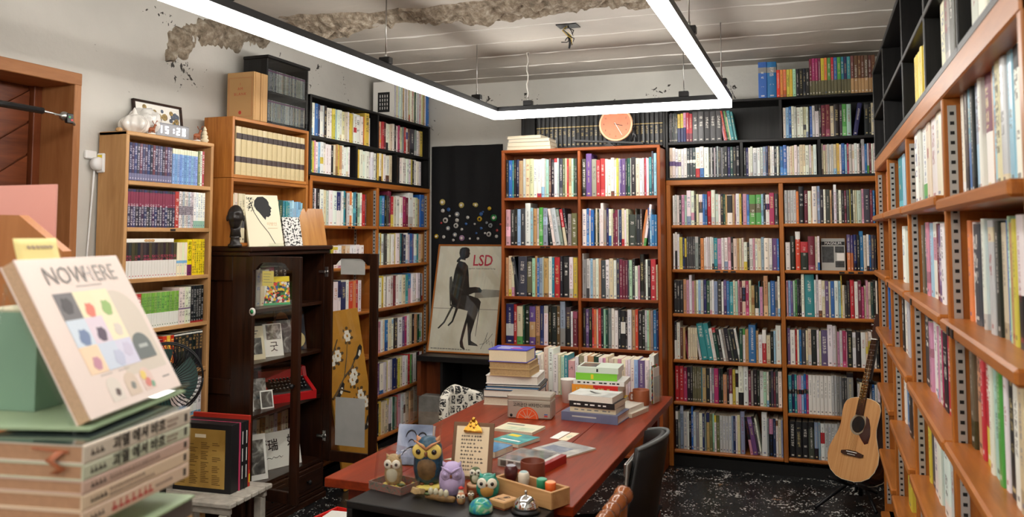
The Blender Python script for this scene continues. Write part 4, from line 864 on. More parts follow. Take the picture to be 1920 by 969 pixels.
def cab_door(x, ang, knob_out, hinges):
    w, z0, z1 = .362, .215, 1.44; s = .052
    d = MB()
    d.box(0, s, -.022, 0, z0, z1, b=.003); d.box(w-s, w, -.022, 0, z0, z1, b=.003); d.box(s, w-s, -.021, -.001, z0, z0+.06, b=.002)
    n = 16; top = z1; poly = [(s, top), (s, top-.07)]
    for k in range(n+1):
        u = k/n; x_ = s+(w-2*s)*u
        e = min(u, 1-u)*2; poly.append((x_, top-.07+(.0 if e < .12 else .04*math.sin(math.pi/2*min(1, (e-.12)/.4)))))
    poly += [(w-s, top-.07), (w-s, top)]
    d.prism(poly[::-1], -.021, -.001, M=Matrix(((1, 0, 0, 0), (0, 0, 1, 0), (0, 1, 0, 0), (0, 0, 0, 1))))
    o = d.build('door', wz, CB, (x, 0, 0), (0, 0, R_(ang)))
    bx(s-.004, w-s+.004, -.012, -.009, z0+.055, z1-.028).build('glass_pane', MT['glass'], o)
    if knob_out: MB().lathe([(.006, 0), (.005, .012), (.013, .017), (.013, .024), (0, .03)], 14, M=Matrix.Translation((w-.026, -.022, .80)) @ Matrix.Rotation(R_(90), 4, 'X')).build('knob', MT['black_metal'], o)
    if hinges:
        for hz in (.36, 1.33):
            h = MB(); h.box(.006, .028, -.027, -.022, hz-.03, hz+.03, b=.001); h.box(-.03, .016, -.04, -.027, hz-.008, hz+.008, b=.003); h.lathe([(.012, 0), (.012, .006), (0, .007)], 12, M=Matrix.Translation((.02, -.022, hz)) @ Matrix.Rotation(R_(90), 4, 'X'))
            h.build('hinge', MT['steel'], o)
    return o
d1 = cab_door(.004, -96, True, False); d2 = cab_door(W+.002, -90, False, True)
# notes and sticker on the glass
plain('note_yellow', (222, 208, 118), .7); plain('note_grey', (186, 186, 182), .7, var=.06, bscale=12)
bx(.118, .193, -.0245, -.0235, 1.29, 1.366).build('sticky_note', MT['note_yellow'], d1)
mb = MB()
for i in range(4): mb.box(.126, .126+rnd.uniform(.04, .06), -.0249, -.0246, 1.35-i*.014, 1.352-i*.014)
o = mb.build('handwriting', MT['ink_grey'], d1); o['kind'] = 'stuff'
bd = MB().lathe([(.021, 0), (.021, .002), (0, .0025)], 20, M=Matrix.Translation((.055, -.0235, 1.155)) @ Matrix.Rotation(R_(90), 4, 'X')).build('round_sticker', MT['paper_white'], d1)
MB().lathe([(.012, 0), (0, .0006)], 12, M=Matrix.Translation((.052, -.0262, 1.155)) @ Matrix.Rotation(R_(90), 4, 'X')).build('sticker_print', MT['tape_green'], d1)
bx(.11, .275, -.0145, -.0135, 1.315, 1.412).build('blank_paper', MT['note_grey'], d2); bx(.085, .285, -.0145, -.0135, .31, .59).build('blank_paper', MT['note_grey'], d2)

# ---- things inside it.  cab(x, y, z): point in the room from the cabinet's frame
def cab(x, y, z): return (-2.80-y, 3.60+x, z)
plain('cover_cream', (214, 202, 172), .55); plain('cover_white', (226, 224, 216), .45)
for i, (x, h) in enumerate(((.06, .2), (.1, .17), (.26, .21), (.30, .18), (.335, .2))):
    book('paperback_book', ('pale green', 'cream', 'grey', 'cream', 'white')[i]+f' paperback, {ordinal(i+1)} from left on top cabinet shelf', 'book', 'books on the top cabinet shelf', cab(x, .13, SH[0]), .036, h, .14, R_(90), ((150, 170, 140), (214, 202, 172), (150, 146, 138), (206, 192, 160), (220, 216, 206))[i], None, None, (2, 3), (.4, .9), .3)
for i in range(5): book('paperback_book', f'dark book, {ordinal(i+1)} behind comic box on top cabinet shelf', 'book', 'books on the top cabinet shelf', cab(.44+i*.04, .2, SH[0]), .036, .21, .12, R_(90), ((120, 30, 60), (150, 40, 70), (46, 40, 40), (60, 50, 40), (40, 36, 40))[i])
def face_out(name, label, cat, x, y, z, w, h, th, mat, yaw=0, lean=14, group=None):
    """a flat thing standing face out; frame: x along its width, -y its face"""
    R = Matrix.Rotation(R_(90+yaw), 4, 'Z') @ Matrix.Rotation(R_(-lean), 4, 'X')
    t = thing(name, label, cat, cab(x, y, z), rot=R.to_euler(), group=group)
    bx(-w/2, w/2, 0, th, 0, h, b=.0015).build('cover', mat, t); 
    if th > .006: bx(-w/2+.003, w/2-.002, .002, th-.002, .003, h+.0006).build('pages', MT['page_white'], t)
    return t
def voronoi_art(name, cols, scale=30, rough=.45):
    m, nt, b = nodes(name); tc = N(nt, 'ShaderNodeTexCoord'); v = N(nt, 'ShaderNodeTexVoronoi'); v.inputs['Scale'].default_value = scale
    nt.links.new(tc.outputs['Object'], v.inputs['Vector']); sp_ = N(nt, 'ShaderNodeSeparateColor'); nt.links.new(v.outputs['Color'], sp_.inputs[0])
    nt.links.new(ramp(nt, sp_.outputs[0], [(i/len(cols), c) for i, c in enumerate(cols)], 'CONSTANT'), b.inputs['Base Color']); b.inputs['Roughness'].default_value = rough; return m
def noise_art(name, cols, scale=14, rough=.45, dist=1.0):
    m, nt, b = nodes(name); tc = N(nt, 'ShaderNodeTexCoord'); v = N(nt, 'ShaderNodeTexNoise'); v.inputs['Scale'].default_value = scale; v.inputs['Detail'].default_value = 4; v.inputs['Distortion'].default_value = dist
    nt.links.new(tc.outputs['Object'], v.inputs['Vector']); k = len(cols)
    nt.links.new(ramp(nt, v.outputs['Fac'], [(.3+.4*i/(k-1), c) for i, c in enumerate(cols)]), b.inputs['Base Color']); b.inputs['Roughness'].default_value = rough; return m
voronoi_art('art_comic', [(206, 40, 36), (30, 28, 30), (230, 190, 50), (226, 216, 200), (60, 120, 60), (60, 80, 150), (210, 120, 60)], 75)
noise_art('art_photo', [(24, 24, 24), (90, 88, 84), (200, 198, 190)], 16); noise_art('art_photo_b', [(30, 30, 30), (120, 118, 112), (214, 210, 204)], 24)
noise_art('art_film', [(20, 24, 34), (44, 50, 62), (120, 90, 60), (176, 160, 110)], 7); noise_art('art_ink', [(70, 84, 110), (150, 164, 190), (196, 204, 216)], 9)
t = face_out('comic_box', 'brightly coloured comic book standing face out behind the glass door', 'book', .36, .1, SH[0], .2, .16, .018, MT['art_comic'], -30, 8); bx(-.1, .1, -.001, 0, .13, .16).build('title_band', MT['sticker_yellow'], t); bx(-.1, .1, -.001, 0, 0, .012).build('foot_band', MT['tape_green'], t)
t = face_out('paperback_book', 'white book with group portrait photo face out in the cabinet', 'book', .2, .1, SH[1], .135, .185, .014, MT['cover_cream'], -25); bx(-.02, .05, -.001, 0, .03, .12).build('photograph', MT['art_photo'], t)
for zz, w in ((.155, .07), (.14, .05)): bx(-w/2, w/2, -.001, 0, zz, zz+.006).build('title_marks', MT['ink_grey'], t)
t = face_out('paperback_book', 'white book with one big dark character below a grey photo', 'book', .36, .085, SH[1], .115, .185, .014, MT['cover_white'], -25); bx(-.04, .05, -.001, 0, .095, .18).build('photograph', MT['art_photo_b'], t)
link('lettering', text_mesh('굿', .06, MT['ink_black']), t, (0, -.0012, .052), FACE_NY)
t = face_out('paperback_book', 'dark book with pale tangled drawing leaning beside the white books', 'book', .49, .11, SH[1], .11, .19, .014, MT['art_photo'], -25)
t = face_out('record_sleeve', 'record sleeve with painted man in sunglasses leaning in the cabinet', 'record', .6, .14, SH[1], .2, .245, .005, MT['art_film'], -25, 12)
plain('skin_tone', (150, 106, 78), .5); plain('paint_cream', (196, 178, 126), .5)
MB().ball((-.05, -.001, .17), (.045, .002, .06), 16, 10).build('painted_face', MT['skin_tone'], t); bx(-.09, -.015, -.004, -.002, .172, .19).build('painted_glasses', MT['ink_black'], t); MB().ball((.05, -.001, .06), (.045, .002, .045), 14, 8).build('painted_shape', MT['paint_cream'], t)
t = face_out('postcard', 'small blue-edged paperback at the cabinet bottom beside the calligraphy', 'book', .64, .16, SH[3], .08, .17, .012, MT['tape_green'] if False else plain('cover_blue', (54, 96, 170), .45), -20, 6)
t = face_out('framed_portrait', 'colour portrait photo in white frame on the cabinet shelf', 'photo', .13, .1, SH[2], .1, .17, .012, MT['white_paint'], -30, 12); bx(-.04, .04, -.001, 0, .02, .15).build('photograph', MT['art_film'], t)
t = face_out('photo_print', 'black and white portrait print leaning on the red typewriter', 'photo', .235, .09, SH[2], .1, .165, .004, MT['art_photo_b'], -30, 16); bx(-.05, -.043, -.001, 0, 0, .165).build('border', MT['paper_white'], t)
t = face_out('photo_print', 'smaller portrait print with white border in front of the other', 'photo', .262, .055, SH[2], .075, .1, .003, MT['paper_white'], -30, 16); bx(-.03, .03, -.001, 0, .008, .092).build('photograph', MT['art_photo'], t)
# bone coloured trinket
t = thing('trinket', 'tiny ivory trinket on the edge of the cabinet shelf', 'ornament', cab(.06, .04, SH[1])); MB().tube([(-.02, 0, .006), (-.02, 0, .02), (.02, .02, .02), (.02, .02, .006)], .006, 8).build('body', MT['paper_cream'], t)
# typewriter
plain('typewriter_red', (176, 26, 30), .3, coat=.4)
t = thing('typewriter', 'bright red portable typewriter with black keys inside the cabinet', 'typewriter', cab(.545, .17, SH[2]), R_(90-28))
prof = [(-.15, 0), (-.15, .035), (-.02, .085), (.0, .125), (.11, .13), (.13, .02), (.13, 0)]
Mx = Matrix(((0, 0, 1, 0), (1, 0, 0, 0), (0, 1, 0, 0), (0, 0, 0, 1)))
for s in (-1, 1): MB().prism(prof, min(s*.15, s*.128), max(s*.15, s*.128), M=Mx).build('side_shell', MT['typewriter_red'], t)
MB().prism([(-.15, 0), (-.15, .03), (-.02, .06), (0, .12), (.11, .125), (.12, .02), (.12, 0)], -.128, .128, M=Mx).build('body', MT['typewriter_red'], t)
MB().prism([(-.135, .03), (-.13, .04), (-.024, .078), (-.024, .06)], -.125, .125, M=Mx).build('key_bed', MT['black_plastic'], t)
kmesh = MB().lathe([(.0075, 0), (.0085, .005), (.007, .008), (0, .0075)], 10).mesh('key', MT['black_plastic'])
for r_ in range(4):
    for k in range(10): link('key', kmesh, t, (-.108+.0225*k+.005*r_, -.118+.027*r_, .049+.0105*r_))
plain('key_mark', (220, 218, 210), .5); mb = MB()
for r_ in range(4):
    for k in range(10): mb.box(-.111+.0225*k+.005*r_, -.105+.0225*k+.005*r_, -.121+.027*r_, -.115+.027*r_, .0570+.0105*r_, .0578+.0105*r_)
o = mb.build('key_letters', MT['key_mark'], t); o['kind'] = 'stuff'
MB().tube([(-.165, .05, .14), (.165, .05, .14)], .016, 14).build('platen', MT['black_plastic'], t)
t.scale = (1.0, .95, 1.35)
# bottom shelf
t = face_out('calligraphy_board', 'white board with black brush calligraphy at the cabinet bottom', 'board', .44, .1, SH[3], .3, .2, .006, MT['cover_white'], -22, 14)
link('lettering', text_mesh('腦瑞', .068, MT['ink_black'], bold=.001), t, (-.06, -.0012, .125), FACE_NY); link('lettering', text_mesh('好', .068, MT['ink_black'], bold=.001), t, (.1, -.0012, .135), FACE_NY)
mb = MB(); mb.tube([(-.1+.012*k, -.001, .06+.006*math.sin(k*2.3)) for k in range(12)], .0012, 5); mb.build('signature', MT['ink_black'], t)
t = face_out('picture_print', 'pale framed ink landscape print leaning at the cabinet bottom', 'picture', .17, .07, SH[3], .17, .24, .006, MT['paper_white'], -30, 14); bx(-.07, .07, -.001, 0, .03, .21).build('print', MT['art_photo'], t)
t = thing('green_disc', 'green round paper disc behind the landscape print', 'disc', cab(.19, .14, SH[3]+.085), rot=(R_(90), 0, R_(60)))
MB().lathe([(.085, 0), (.085, .003), (0, .003)], 28, smooth=False).build('disc', plain('disc_green', (70, 140, 60), .5), t)
row("c2 e2 c2 l2 c2 e2 c2 c2 l2 e2 c2 c2", CB, (.22, .69), .2321, 'at the cabinet bottom behind the calligraphy', 'books behind the calligraphy board', h=.27, d=.1, inset=.21, name='old_paperback')

# ---- displayed on top of the cabinet
CTZ = H+.018
t = face_out('art_book', 'cream display book with black silhouette profile and pen drawing', 'book', .215, .045, CTZ, .2, .305, .02, plain('cover_ivory', (232, 224, 196), .45), -30, 20)
def flat(poly, mat, par, nm='print', zf=-.0008, th=.0007):
    return MB().prism(poly, 0, th, M=Matrix(((1, 0, 0, 0), (0, 0, 1, zf), (0, 1, 0, 0), (0, 0, 0, 1)))).build(nm, mat, par)
flat([(-.04, .27), (-.02, .292), (.012, .295), (.032, .28), (.042, .262), (.042, .245), (.056, .225), (.048, .218), (.05, .205), (.044, .198), (.046, .185), (.03, .172), (.018, .175), (.012, .155), (0, .17), (-.02, .2), (-.035, .215), (-.045, .24)], MT['ink_black'], t, 'silhouette')
mb = MB(); mb.tube([(-.075, -.001, .285), (-.06, -.001, .25), (-.05, -.001, .2), (-.02, -.001, .14), (.02, -.001, .08), (.05, -.001, .015)], .0016, 5); mb.build('pen_line', MT['ink_black'], t)
mb = MB()
for k in range(60): x_ = -.088+rnd.uniform(0, .04); z_ = .295-rnd.uniform(0, .09); mb.box(x_, x_+rnd.uniform(.002, .007), -.001, -.0002, z_, z_+rnd.uniform(.002, .005))
o = mb.build('ink_marks', MT['ink_black'], t); o['kind'] = 'stuff'
link('lettering', text_mesh('이방인', .022, MT['sticker_tan']), t, (.045, -.0012, .13), FACE_NY); bx(.02, .075, -.001, 0, .105, .107).build('title_rule', MT['sticker_tan'], t)
t = thing('book_stand', 'small clear acrylic book rest under the cream display book', 'stand', cab(.25, .01, CTZ), R_(60)); bx(-.05, .05, -.02, .0, 0, .004).build('foot', MT['acrylic'], t); bx(-.05, .05, -.022, -.02, 0, .018).build('lip', MT['acrylic'], t)
m, nt, b = nodes('art_speckle'); tc = N(nt, 'ShaderNodeTexCoord'); n1 = N(nt, 'ShaderNodeTexNoise'); n1.inputs['Scale'].default_value = 75; n1.inputs['Detail'].default_value = 3; nt.links.new(tc.outputs['Object'], n1.inputs['Vector'])
nt.links.new(ramp(nt, n1.outputs['Fac'], [(0, (28, 28, 30)), (.47, (232, 230, 226))], 'CONSTANT'), b.inputs['Base Color'])
t = face_out('hardcover_book', 'black and white speckled book standing between display books', 'book', .475, .05, CTZ, .11, .175, .04, MT['art_speckle'], -30, 18)
t = face_out('wooden_block_book', 'book-shaped varnished wooden block leaning at the cabinet edge', 'block', .685, .05, CTZ, .165, .235, .05, wood('varnished_block', (160, 98, 34), (204, 146, 70), 'Z', rough=.3, coat=.3, streak=12), -30, 18)
# bust
plain('bronze_dark', (40, 36, 34), .32, metal=.2)
t = thing('bust', 'small dark bald bronze bust on a pedestal beside the crates', 'bust', (-2.96, 3.615, CTZ), R_(-60))
t.location = (-2.875, 3.585, CTZ)
MB().lathe([(.036, 0), (.036, .012), (.026, .02), (.022, .045), (.026, .055)], 18).build('pedestal', MT['bronze_dark'], t)
mb = MB()
def hd(u, v):
    a = 2*math.pi*u; b_ = math.pi*(v-.5); d = Vector((math.cos(b_)*math.cos(a), math.cos(b_)*math.sin(a), math.sin(b_)))
    r = Vector((d.x*.05, d.y*.042, d.z*.066)); f = max(0, d.x)
    if f > .0:
        r.x += .014*math.exp(-((d.y*5)**2))*math.exp(-((d.z+.05)*4.5)**2)*f - .007*f*(math.exp(-((abs(d.y)-.36)*6)**2)*math.exp(-((d.z-.16)*6)**2)) + .006*f*math.exp(-((d.z-.38)*7)**2)+.006*f*math.exp(-((d.z+.48)*6)**2)*math.exp(-((d.y*3)**2)) + .008*f*math.exp(-((d.z+.85)*4)**2)
    if d.z < -.3: r.x *= .9; r.y *= .85
    return (r.x, r.y, r.z+.155)
mb.grid(40, 30, hd); mb.tube([(-.008, 0, .05), (-.008, 0, .085), (-.004, 0, .12)], [.03, .025, .03], 16)
for s in (-1, 1): mb.ball((-.004, s*.042, .15), (.011, .006, .017), 10, 8)
mb.build('head', MT['bronze_dark'], t)
t = thing('blue_vase', 'small dark blue glazed vase behind the bust', 'vase', (-3.12, 3.575, CTZ)); 
MB().lathe([(.02, 0), (.026, .15), (.03, .2), (.03, .25), (.018, .29), (.012, .3)], 16).build('body', plain('glaze_blue', (30, 36, 80), .2), t)

# ================================================================ low bench with record boxes
t = thing('slat_stool', 'small weathered white slatted stool carrying the record boxes', 'stool', (-2.96, 3.08, 0), R_(4))
plain('white_wood', (196, 190, 178), .7, var=.18, bscale=25, bump=.3)
for k in range(6): bx(.0, .47, .0+k*.058, .05+k*.058, .325, .347, b=.004).build('slat', MT['white_wood'], t)
for y in (.02, .3): bx(.01, .45, y, y+.025, .29, .325, b=.003).build('rail', MT['white_wood'], t)
for x in (.03, .4):
    for y in (.012, .29): bx(x, x+.04, y, y+.04, 0, .29, b=.003).build('leg', MT['white_wood'], t)
    bx(x+.008, x+.032, .05, .3, .1, .135, b=.003).build('stretcher', MT['white_wood'], t)
plain('lp_black', (26, 26, 28), .5); plain('lp_red', (186, 50, 36), .45); plain('lp_pink', (206, 70, 110), .45); noise_art('lp_gold', [(150, 116, 52), (182, 146, 74), (196, 162, 90)], 5, .35)
yy = 3.21
for i, (th, mt, lb) in enumerate(((.062, 'lp_black', 'thick black record box with gold printed front on the stool'), (.008, 'lp_pink', 'thin pink record sleeve next to the gold-fronted box'), (.028, 'lp_black', 'black record box beside the pink sleeve'), (.03, 'lp_black', 'black record box beside the red one'), (.016, 'lp_red', 'tall red record album at the end of the stool'))):
    h = .315 if i < 4 else .335
    t = thing('record_box' if th > .02 else 'record_sleeve', lb, 'record', (-2.905, yy, .3475), R_(4), group='records on the stool')
    bx(0, .318, 0, th-.001, 0, h, b=.0015).build('sleeve', MT[mt], t)
    if i == 0:
        p_ = bx(.012, .285, -.0012, 0, .02, .29).build('front_print', MT['lp_gold'], t); bx(.12, .18, -.0018, -.0012, .25, .266).build('stamp', MT['paper_cream'], p_)
        mb = MB()
        for r_ in range(24):
            for c_ in range(4):
                if rnd.random() < .75: mb.box(.03+c_*.062, .03+c_*.062+rnd.uniform(.02, .05), -.0018, -.0013, .225-r_*.0082, .228-r_*.0082)
        o = mb.build('fine_print', plain('ink_brown', (96, 70, 34), .6) if 'ink_brown' not in MT else MT['ink_brown'], p_); o['kind'] = 'stuff'
    if i in (2, 3):
        for zz in (.05, .13, .21): bx(.318, .3186, th*.35, th*.55, zz, zz+.06).build('spine_marks', MT['ink_white'], t)
    if i == 4: bx(.318, .3186, .003, th-.004, .02, .06).build('spine_label', MT['sticker_yellow'], t); bx(.318, .3186, .005, th-.007, .08, .3).build('spine_marks', MT['ink_black'], t)
    yy += th

# ================================================================ fan
t = thing('electric_fan', 'black wire-caged electric fan standing by the comics', 'fan', (-2.64, 2.86, 0), R_(41))
MB().lathe([(.15, 0), (.15, .02), (.05, .04), (.02, .05)], 24).build('base', MT['black_plastic'], t); MB().tube([(0, 0, .04), (0, 0.03, .84)], .014, 12).build('pole', MT['black_plastic'], t)
zc, R = .935, .15
MB().lathe([(.04, 0), (.055, .03), (.055, .1), (.03, .13)], 18, M=Matrix.Translation((0, .02, zc)) @ Matrix.Rotation(R_(-90), 4, 'X')).build('motor', MT['black_plastic'], t)
for rr, yy in ((R, -.03), (R, .03)): MB().tube([(rr*math.cos(k*math.pi/20), yy, zc+rr*math.sin(k*math.pi/20)) for k in range(41)], .004, 6).build('cage_ring', MT['black_metal'], t)
cg = MB()
for k in range(48):
    a = k*math.pi/24
    for sy in (-1, 1): cg.tube([(.03*math.cos(a), sy*.06, zc+.03*math.sin(a)), (R*.7*math.cos(a+.25), sy*.055, zc+R*.7*math.sin(a+.25)), (R*math.cos(a+.4), sy*.03, zc+R*math.sin(a+.4))], .0016, 4)
o = cg.build('cage_wires', MT['black_metal'], t); o['kind'] = 'stuff'
for k in range(3):
    def bl(u, v, k=k):
        a = k*2.094+(u-.5)*1.5; r = .03+.1*v; return (r*math.cos(a), -.015+.03*(u-.5), zc+r*math.sin(a))
    MB().grid(8, 6, bl).build('blade', plain('blade_green', (40, 70, 66), .3) if 'blade_green' not in MT else MT['blade_green'], t)

# ================================================================ leaning bird panel
ang = math.atan2(.195, 1.06)
t = thing('bird_painting', 'gold panel painted with birds and white blossoms leaning on the shelves', 'painting', (-2.715, 4.45, .003), rot=(0, -ang, 0))
PW, PH = .44, 1.08
plain('gold_ground', (196, 138, 48), .5, var=.1, bscale=8)
bx(-.015, 0, 0, PW, 0, PH, b=.002).build('panel', MT['gold_ground'], t)
pm = lambda y, z: Matrix(((0, 0, 1, .0002), (1, 0, 0, y), (0, 1, 0, z), (0, 0, 0, 1)))
brs = MB()
for pts in ([(0, .55), (.08, .6), (.16, .66), (.22, .78), (.26, .9)], [(.08, .6), (.14, .58), (.2, .56)], [(.16, .66), (.25, .7), (.31, .75)], [(0, .78), (.07, .82), (.14, .9)], [(0, .3), (.1, .34), (.2, .36), (.28, .45), (.32, .5)], [(.2, .36), (.3, .32), (.4, .36)], [(.1, .34), (.2, .42), (.24, .52)]): brs.tube([(.001, y, z) for y, z in pts], [.007-.0012*i for i in range(len(pts))], 6)
brs.build('painted_branch', plain('paint_brown', (84, 64, 40), .6), t)
plain('paint_white', (232, 226, 214), .6); plain('paint_black', (34, 32, 32), .6)
for (y, z) in ((.26, .91), (.12, .8), (.05, .78), (.28, .66), (.25, .63), (.32, .52), (.26, .45), (.36, .47), (.24, .42)):
    mb = MB()
    for k in range(6): a = k*1.05; mb.prism([(.025*math.cos(a)+.014*math.cos(j*.8)*(1+.3*(j%2)), .025*math.sin(a)+.014*math.sin(j*.8)*(1+.3*(j%2))) for j in range(8)], .001, .0022+.0002*k, M=pm(y, z))
    mb.build('painted_blossom', MT['paint_white'], t)
    lf = MB()
    for k in range(7): a = k*.9+y*9; lf.prism([(.05*math.cos(a)+.016*math.cos(j*1.05)*(1+.6*math.cos(a)), .05*math.sin(a)+.011*math.sin(j*1.05)) for j in range(6)], .0006, .001, M=pm(y, z))
    o = lf.build('painted_leaves', MT['paint_brown'], t); o['kind'] = 'stuff'
for (y, z, f) in ((.1, .58, 1), (.2, .39, -1), (.36, .33, 1), (.37, .78, 1)):
    b_ = MB(); b_.prism([(.05*f, .04), (.03*f, .06), (0, .045), (-.03*f, .0), (-.08*f, -.03), (-.02*f, -.03), (.03*f, 0)][::f], .001, .0024, M=pm(y, z)); o = b_.build('painted_bird', MT['paint_black'], t)
    MB().prism([(.025*f, .02), (.01*f, .025), (-.015*f, -.005), (.0, -.018), (.022*f, 0)][::f], .0024, .003, M=pm(y, z)).build('painted_breast', MT['paint_white'], o)

# ================================================================ corner: cloth, badges, poster, low cabinet
def cl(u, v):
    x = -2.93+.62*u; return (x, YB-.012-.006*math.sin(x*37+v)-.004*math.sin(x*11), .36+1.905*v)
mb = MB().grid(60, 8, cl); o = mb.build('black_cloth', plain('cloth_black', (20, 21, 24), .85, bump=.2, bscale=200)); tag(o, 'black cloth hung on the corner wall behind the poster', 'cloth')
o.modifiers.new('thickness', 'SOLIDIFY').thickness = .002
bc = [((226, 206, 120), 'cream yellow'), ((232, 230, 224), 'white'), ((60, 110, 180), 'blue'), ((40, 140, 70), 'green'), ((230, 190, 40), 'yellow'), ((190, 150, 190), 'lilac'), ((170, 176, 180), 'silver'), ((200, 70, 70), 'red')]
bl = [(832, 379, 11, 0), (868, 385, 10, 0), (895, 385, 8, 0), (892, 384, 6, 0), (833, 395, 7, 1), (844, 393, 7, 2), (860, 402, 9, 6), (880, 408, 6, 1), (905, 402, 7, 2), (920, 392, 7, 4), (928, 409, 12, 3), (902, 411, 9, 4), (838, 413, 10, 1), (860, 413, 7, 1), (830, 418, 4, 7), (843, 428, 8, 6), (858, 423, 9, 1), (877, 420, 5, 2), (893, 420, 4, 1), (905, 428, 5, 2), (915, 418, 5, 6), (922, 423, 8, 6), (940, 421, 4, 7), (821, 443, 8, 4), (835, 444, 6, 1), (856, 440, 8, 6), (869, 446, 10, 5), (869, 430, 5, 1), (884, 447, 4, 1), (899, 447, 5, 1), (912, 437, 4, 1), (919, 439, 9, 1), (933, 443, 6, 1), (853, 450, 5, 1), (896, 437, 4, 2), (908, 398, 4, 2), (846, 405, 4, 1), (934, 432, 5, 7)]
bl.sort()
bmats = [plain('badge_'+n.replace(' ', '_'), c, .25, coat=.6, var=.35, bscale=160) for c, n in bc]
for i, (px, py, dia, ci) in enumerate(bl):
    x = -2.9417+(px-807)*.00463; zz = 1.809-(py-380)*.00428; r = dia*.00232
    t = thing('button_badge', f'{"small" if dia < 7 else "round"} {bc[ci][1]} button badge pinned on black cloth, {ordinal(i+1)} from left', 'badge', (x, YB-.022, zz), group='button badges on the black cloth')
    MB().lathe([(r*.6, .004), (r, .002), (r*.97, -.001), (r*.6, -.003), (0, -.004)], 16, M=Matrix.Rotation(R_(-90), 4, 'X')).build('button', bmats[ci], t)
    if dia >= 8: MB().lathe([(r*.45, -.0042), (0, -.0046)], 10, M=Matrix.Rotation(R_(-90), 4, 'X'), cap=False).build('print', MT['ink_black'] if i % 2 else MT['paint_white'], t)
# low cabinet
t = thing('low_cabinet', 'low black-topped corner cabinet with wooden niche under the poster', 'cabinet', (-2.83, 5.62, 0))
bx(0, .6, .02, .41, 0, .36, b=.006).build('concrete_block', MT['concrete_block'], t); bx(-.0, .6, -.02, .41, .615, .655, b=.004).build('top_board', MT['black_wood_X'], t)
bx(.0, .03, 0, .4, .36, .615).build('side_panel', MT['door_wood_Z'], t); bx(.03, .19, .1, .12, .36, .615).build('niche_panel', MT['door_wood_Z'], t); bx(.19, .21, 0, .4, .36, .615).build('divider', MT['black_wood_Z'], t); bx(.58, .6, 0, .4, .36, .615).build('side_panel', MT['black_wood_Z'], t); bx(.21, .58, .36, .38, .36, .615).build('back_panel', MT['black'], t)
# poster
t = thing('framed_poster', 'framed poster of seated silhouette figure lettered LSD in the corner', 'poster', (-2.83, 5.78, .657), rot=(R_(-14.5), 0, 0))
PW, PH = .565, .845
for a in ((0, PW, 0, .012), (0, PW, PH-.012, PH)): bx(a[0], a[1], -.008, .012, a[2], a[3], b=.002).build('frame', MT['shelf_wood_X'], t)
for a in ((0, .012), (PW-.012, PW)): bx(a[0], a[1], -.008, .012, .012, PH-.012, b=.002).build('frame', MT['shelf_wood_Z'], t)
noise_art('poster_ground', [(208, 200, 180), (226, 220, 204), (232, 226, 212)], 3, .5, .3)
pp = bx(.012, PW-.012, 0, .006, .012, PH-.012).build('poster_sheet', MT['poster_ground'], t)
link('lettering', text_mesh('LSD', .122, plain('poster_red', (190, 34, 66), .5), sx=.82, bold=.0015), pp, (.39, -.0012, .715), FACE_NY)
link('lettering', text_mesh('Lagerfeld, Steidl, Druckerei Verlag', .0165, MT['ink_black']), pp, (.385, -.0012, .655), FACE_NY)
mb = MB(); x_ = .03
while x_ < .36: l_ = rnd.uniform(.012, .03); mb.box(x_, x_+l_, -.001, -.0002, .03, .036); x_ += l_+.006
o = mb.build('fine_print', MT['ink_grey'], pp); o['kind'] = 'stuff'
plain('print_black', (30, 29, 29), .5); plain('print_grey', (140, 134, 124), .5); plain('print_dark', (58, 56, 54), .5)
S = PH
def fp(pts, m, n='printed_figure', z=-.0008): return flat([(x*PW, y*PH) for x, y in pts], MT[m], pp, n, z)
fp([(.02, .40), (.98, .40), (.98, .405), (.02, .405)], 'print_grey', 'printed_line', -.0004)
fp([(.62, .50), (.98, .52), (.98, .58), (.74, .585), (.62, .555)], 'print_grey', 'printed_table', -.0005)
fp([(.33, .955), (.36, .972), (.42, .975), (.465, .965), (.48, .945), (.478, .93), (.492, .912), (.482, .905), (.48, .885), (.455, .872), (.43, .868), (.43, .85), (.37, .845), (.355, .87), (.335, .88), (.32, .862), (.30, .85), (.30, .835), (.325, .83), (.335, .85), (.35, .87), (.325, .92)], 'print_black')
fp([(.345, .845), (.46, .83), (.47, .845), (.36, .86)], 'paint_white', 'printed_collar', -.0011)
fp([(.35, .845), (.43, .83), (.475, .8), (.50, .72), (.515, .65), (.53, .60), (.62, .605), (.68, .60), (.72, .575), (.71, .555), (.60, .55), (.53, .53), (.68, .50), (.72, .47), (.71, .42), (.66, .30), (.62, .18), (.63, .12), (.72, .09), (.74, .075), (.60, .08), (.585, .13), (.57, .2), (.55, .28), (.53, .2), (.51, .12), (.53, .07), (.56, .04), (.545, .035), (.485, .06), (.47, .1), (.49, .2), (.53, .33), (.54, .385), (.35, .41), (.30, .42), (.27, .5), (.27, .62), (.285, .75), (.31, .82)], 'print_black')
fp([(.22, .69), (.25, .70), (.28, .63), (.44, .58), (.44, .565), (.27, .60), (.28, .44), (.40, .42), (.40, .405), (.27, .425), (.23, .6)], 'print_dark', 'printed_chair', -.0012)
fp([(.29, .42), (.325, .42), (.22, .27), (.14, .215), (.12, .22), (.2, .28)], 'print_black', 'printed_chair'); fp([(.36, .41), (.40, .41), (.34, .28), (.28, .24), (.265, .25), (.32, .29)], 'print_black', 'printed_chair')
fp([(.70, .455), (.715, .455), (.69, .16), (.685, .16)], 'print_dark', 'printed_cane', -.0006)
mb = MB(); 
for pts in ([(.78, .05), (.82, .11), (.85, .17), (.86, .2), (.84, .15), (.86, .1)], [(.76, .09), (.82, .1), (.88, .14), (.93, .19)], [(.86, .1), (.89, .13), (.9, .09), (.93, .12), (.95, .07)]): mb.tube([(x*PW, -.0008, y*PH) for x, y in pts], .0013, 5)
mb.build('signature', MT['ink_black'], pp)
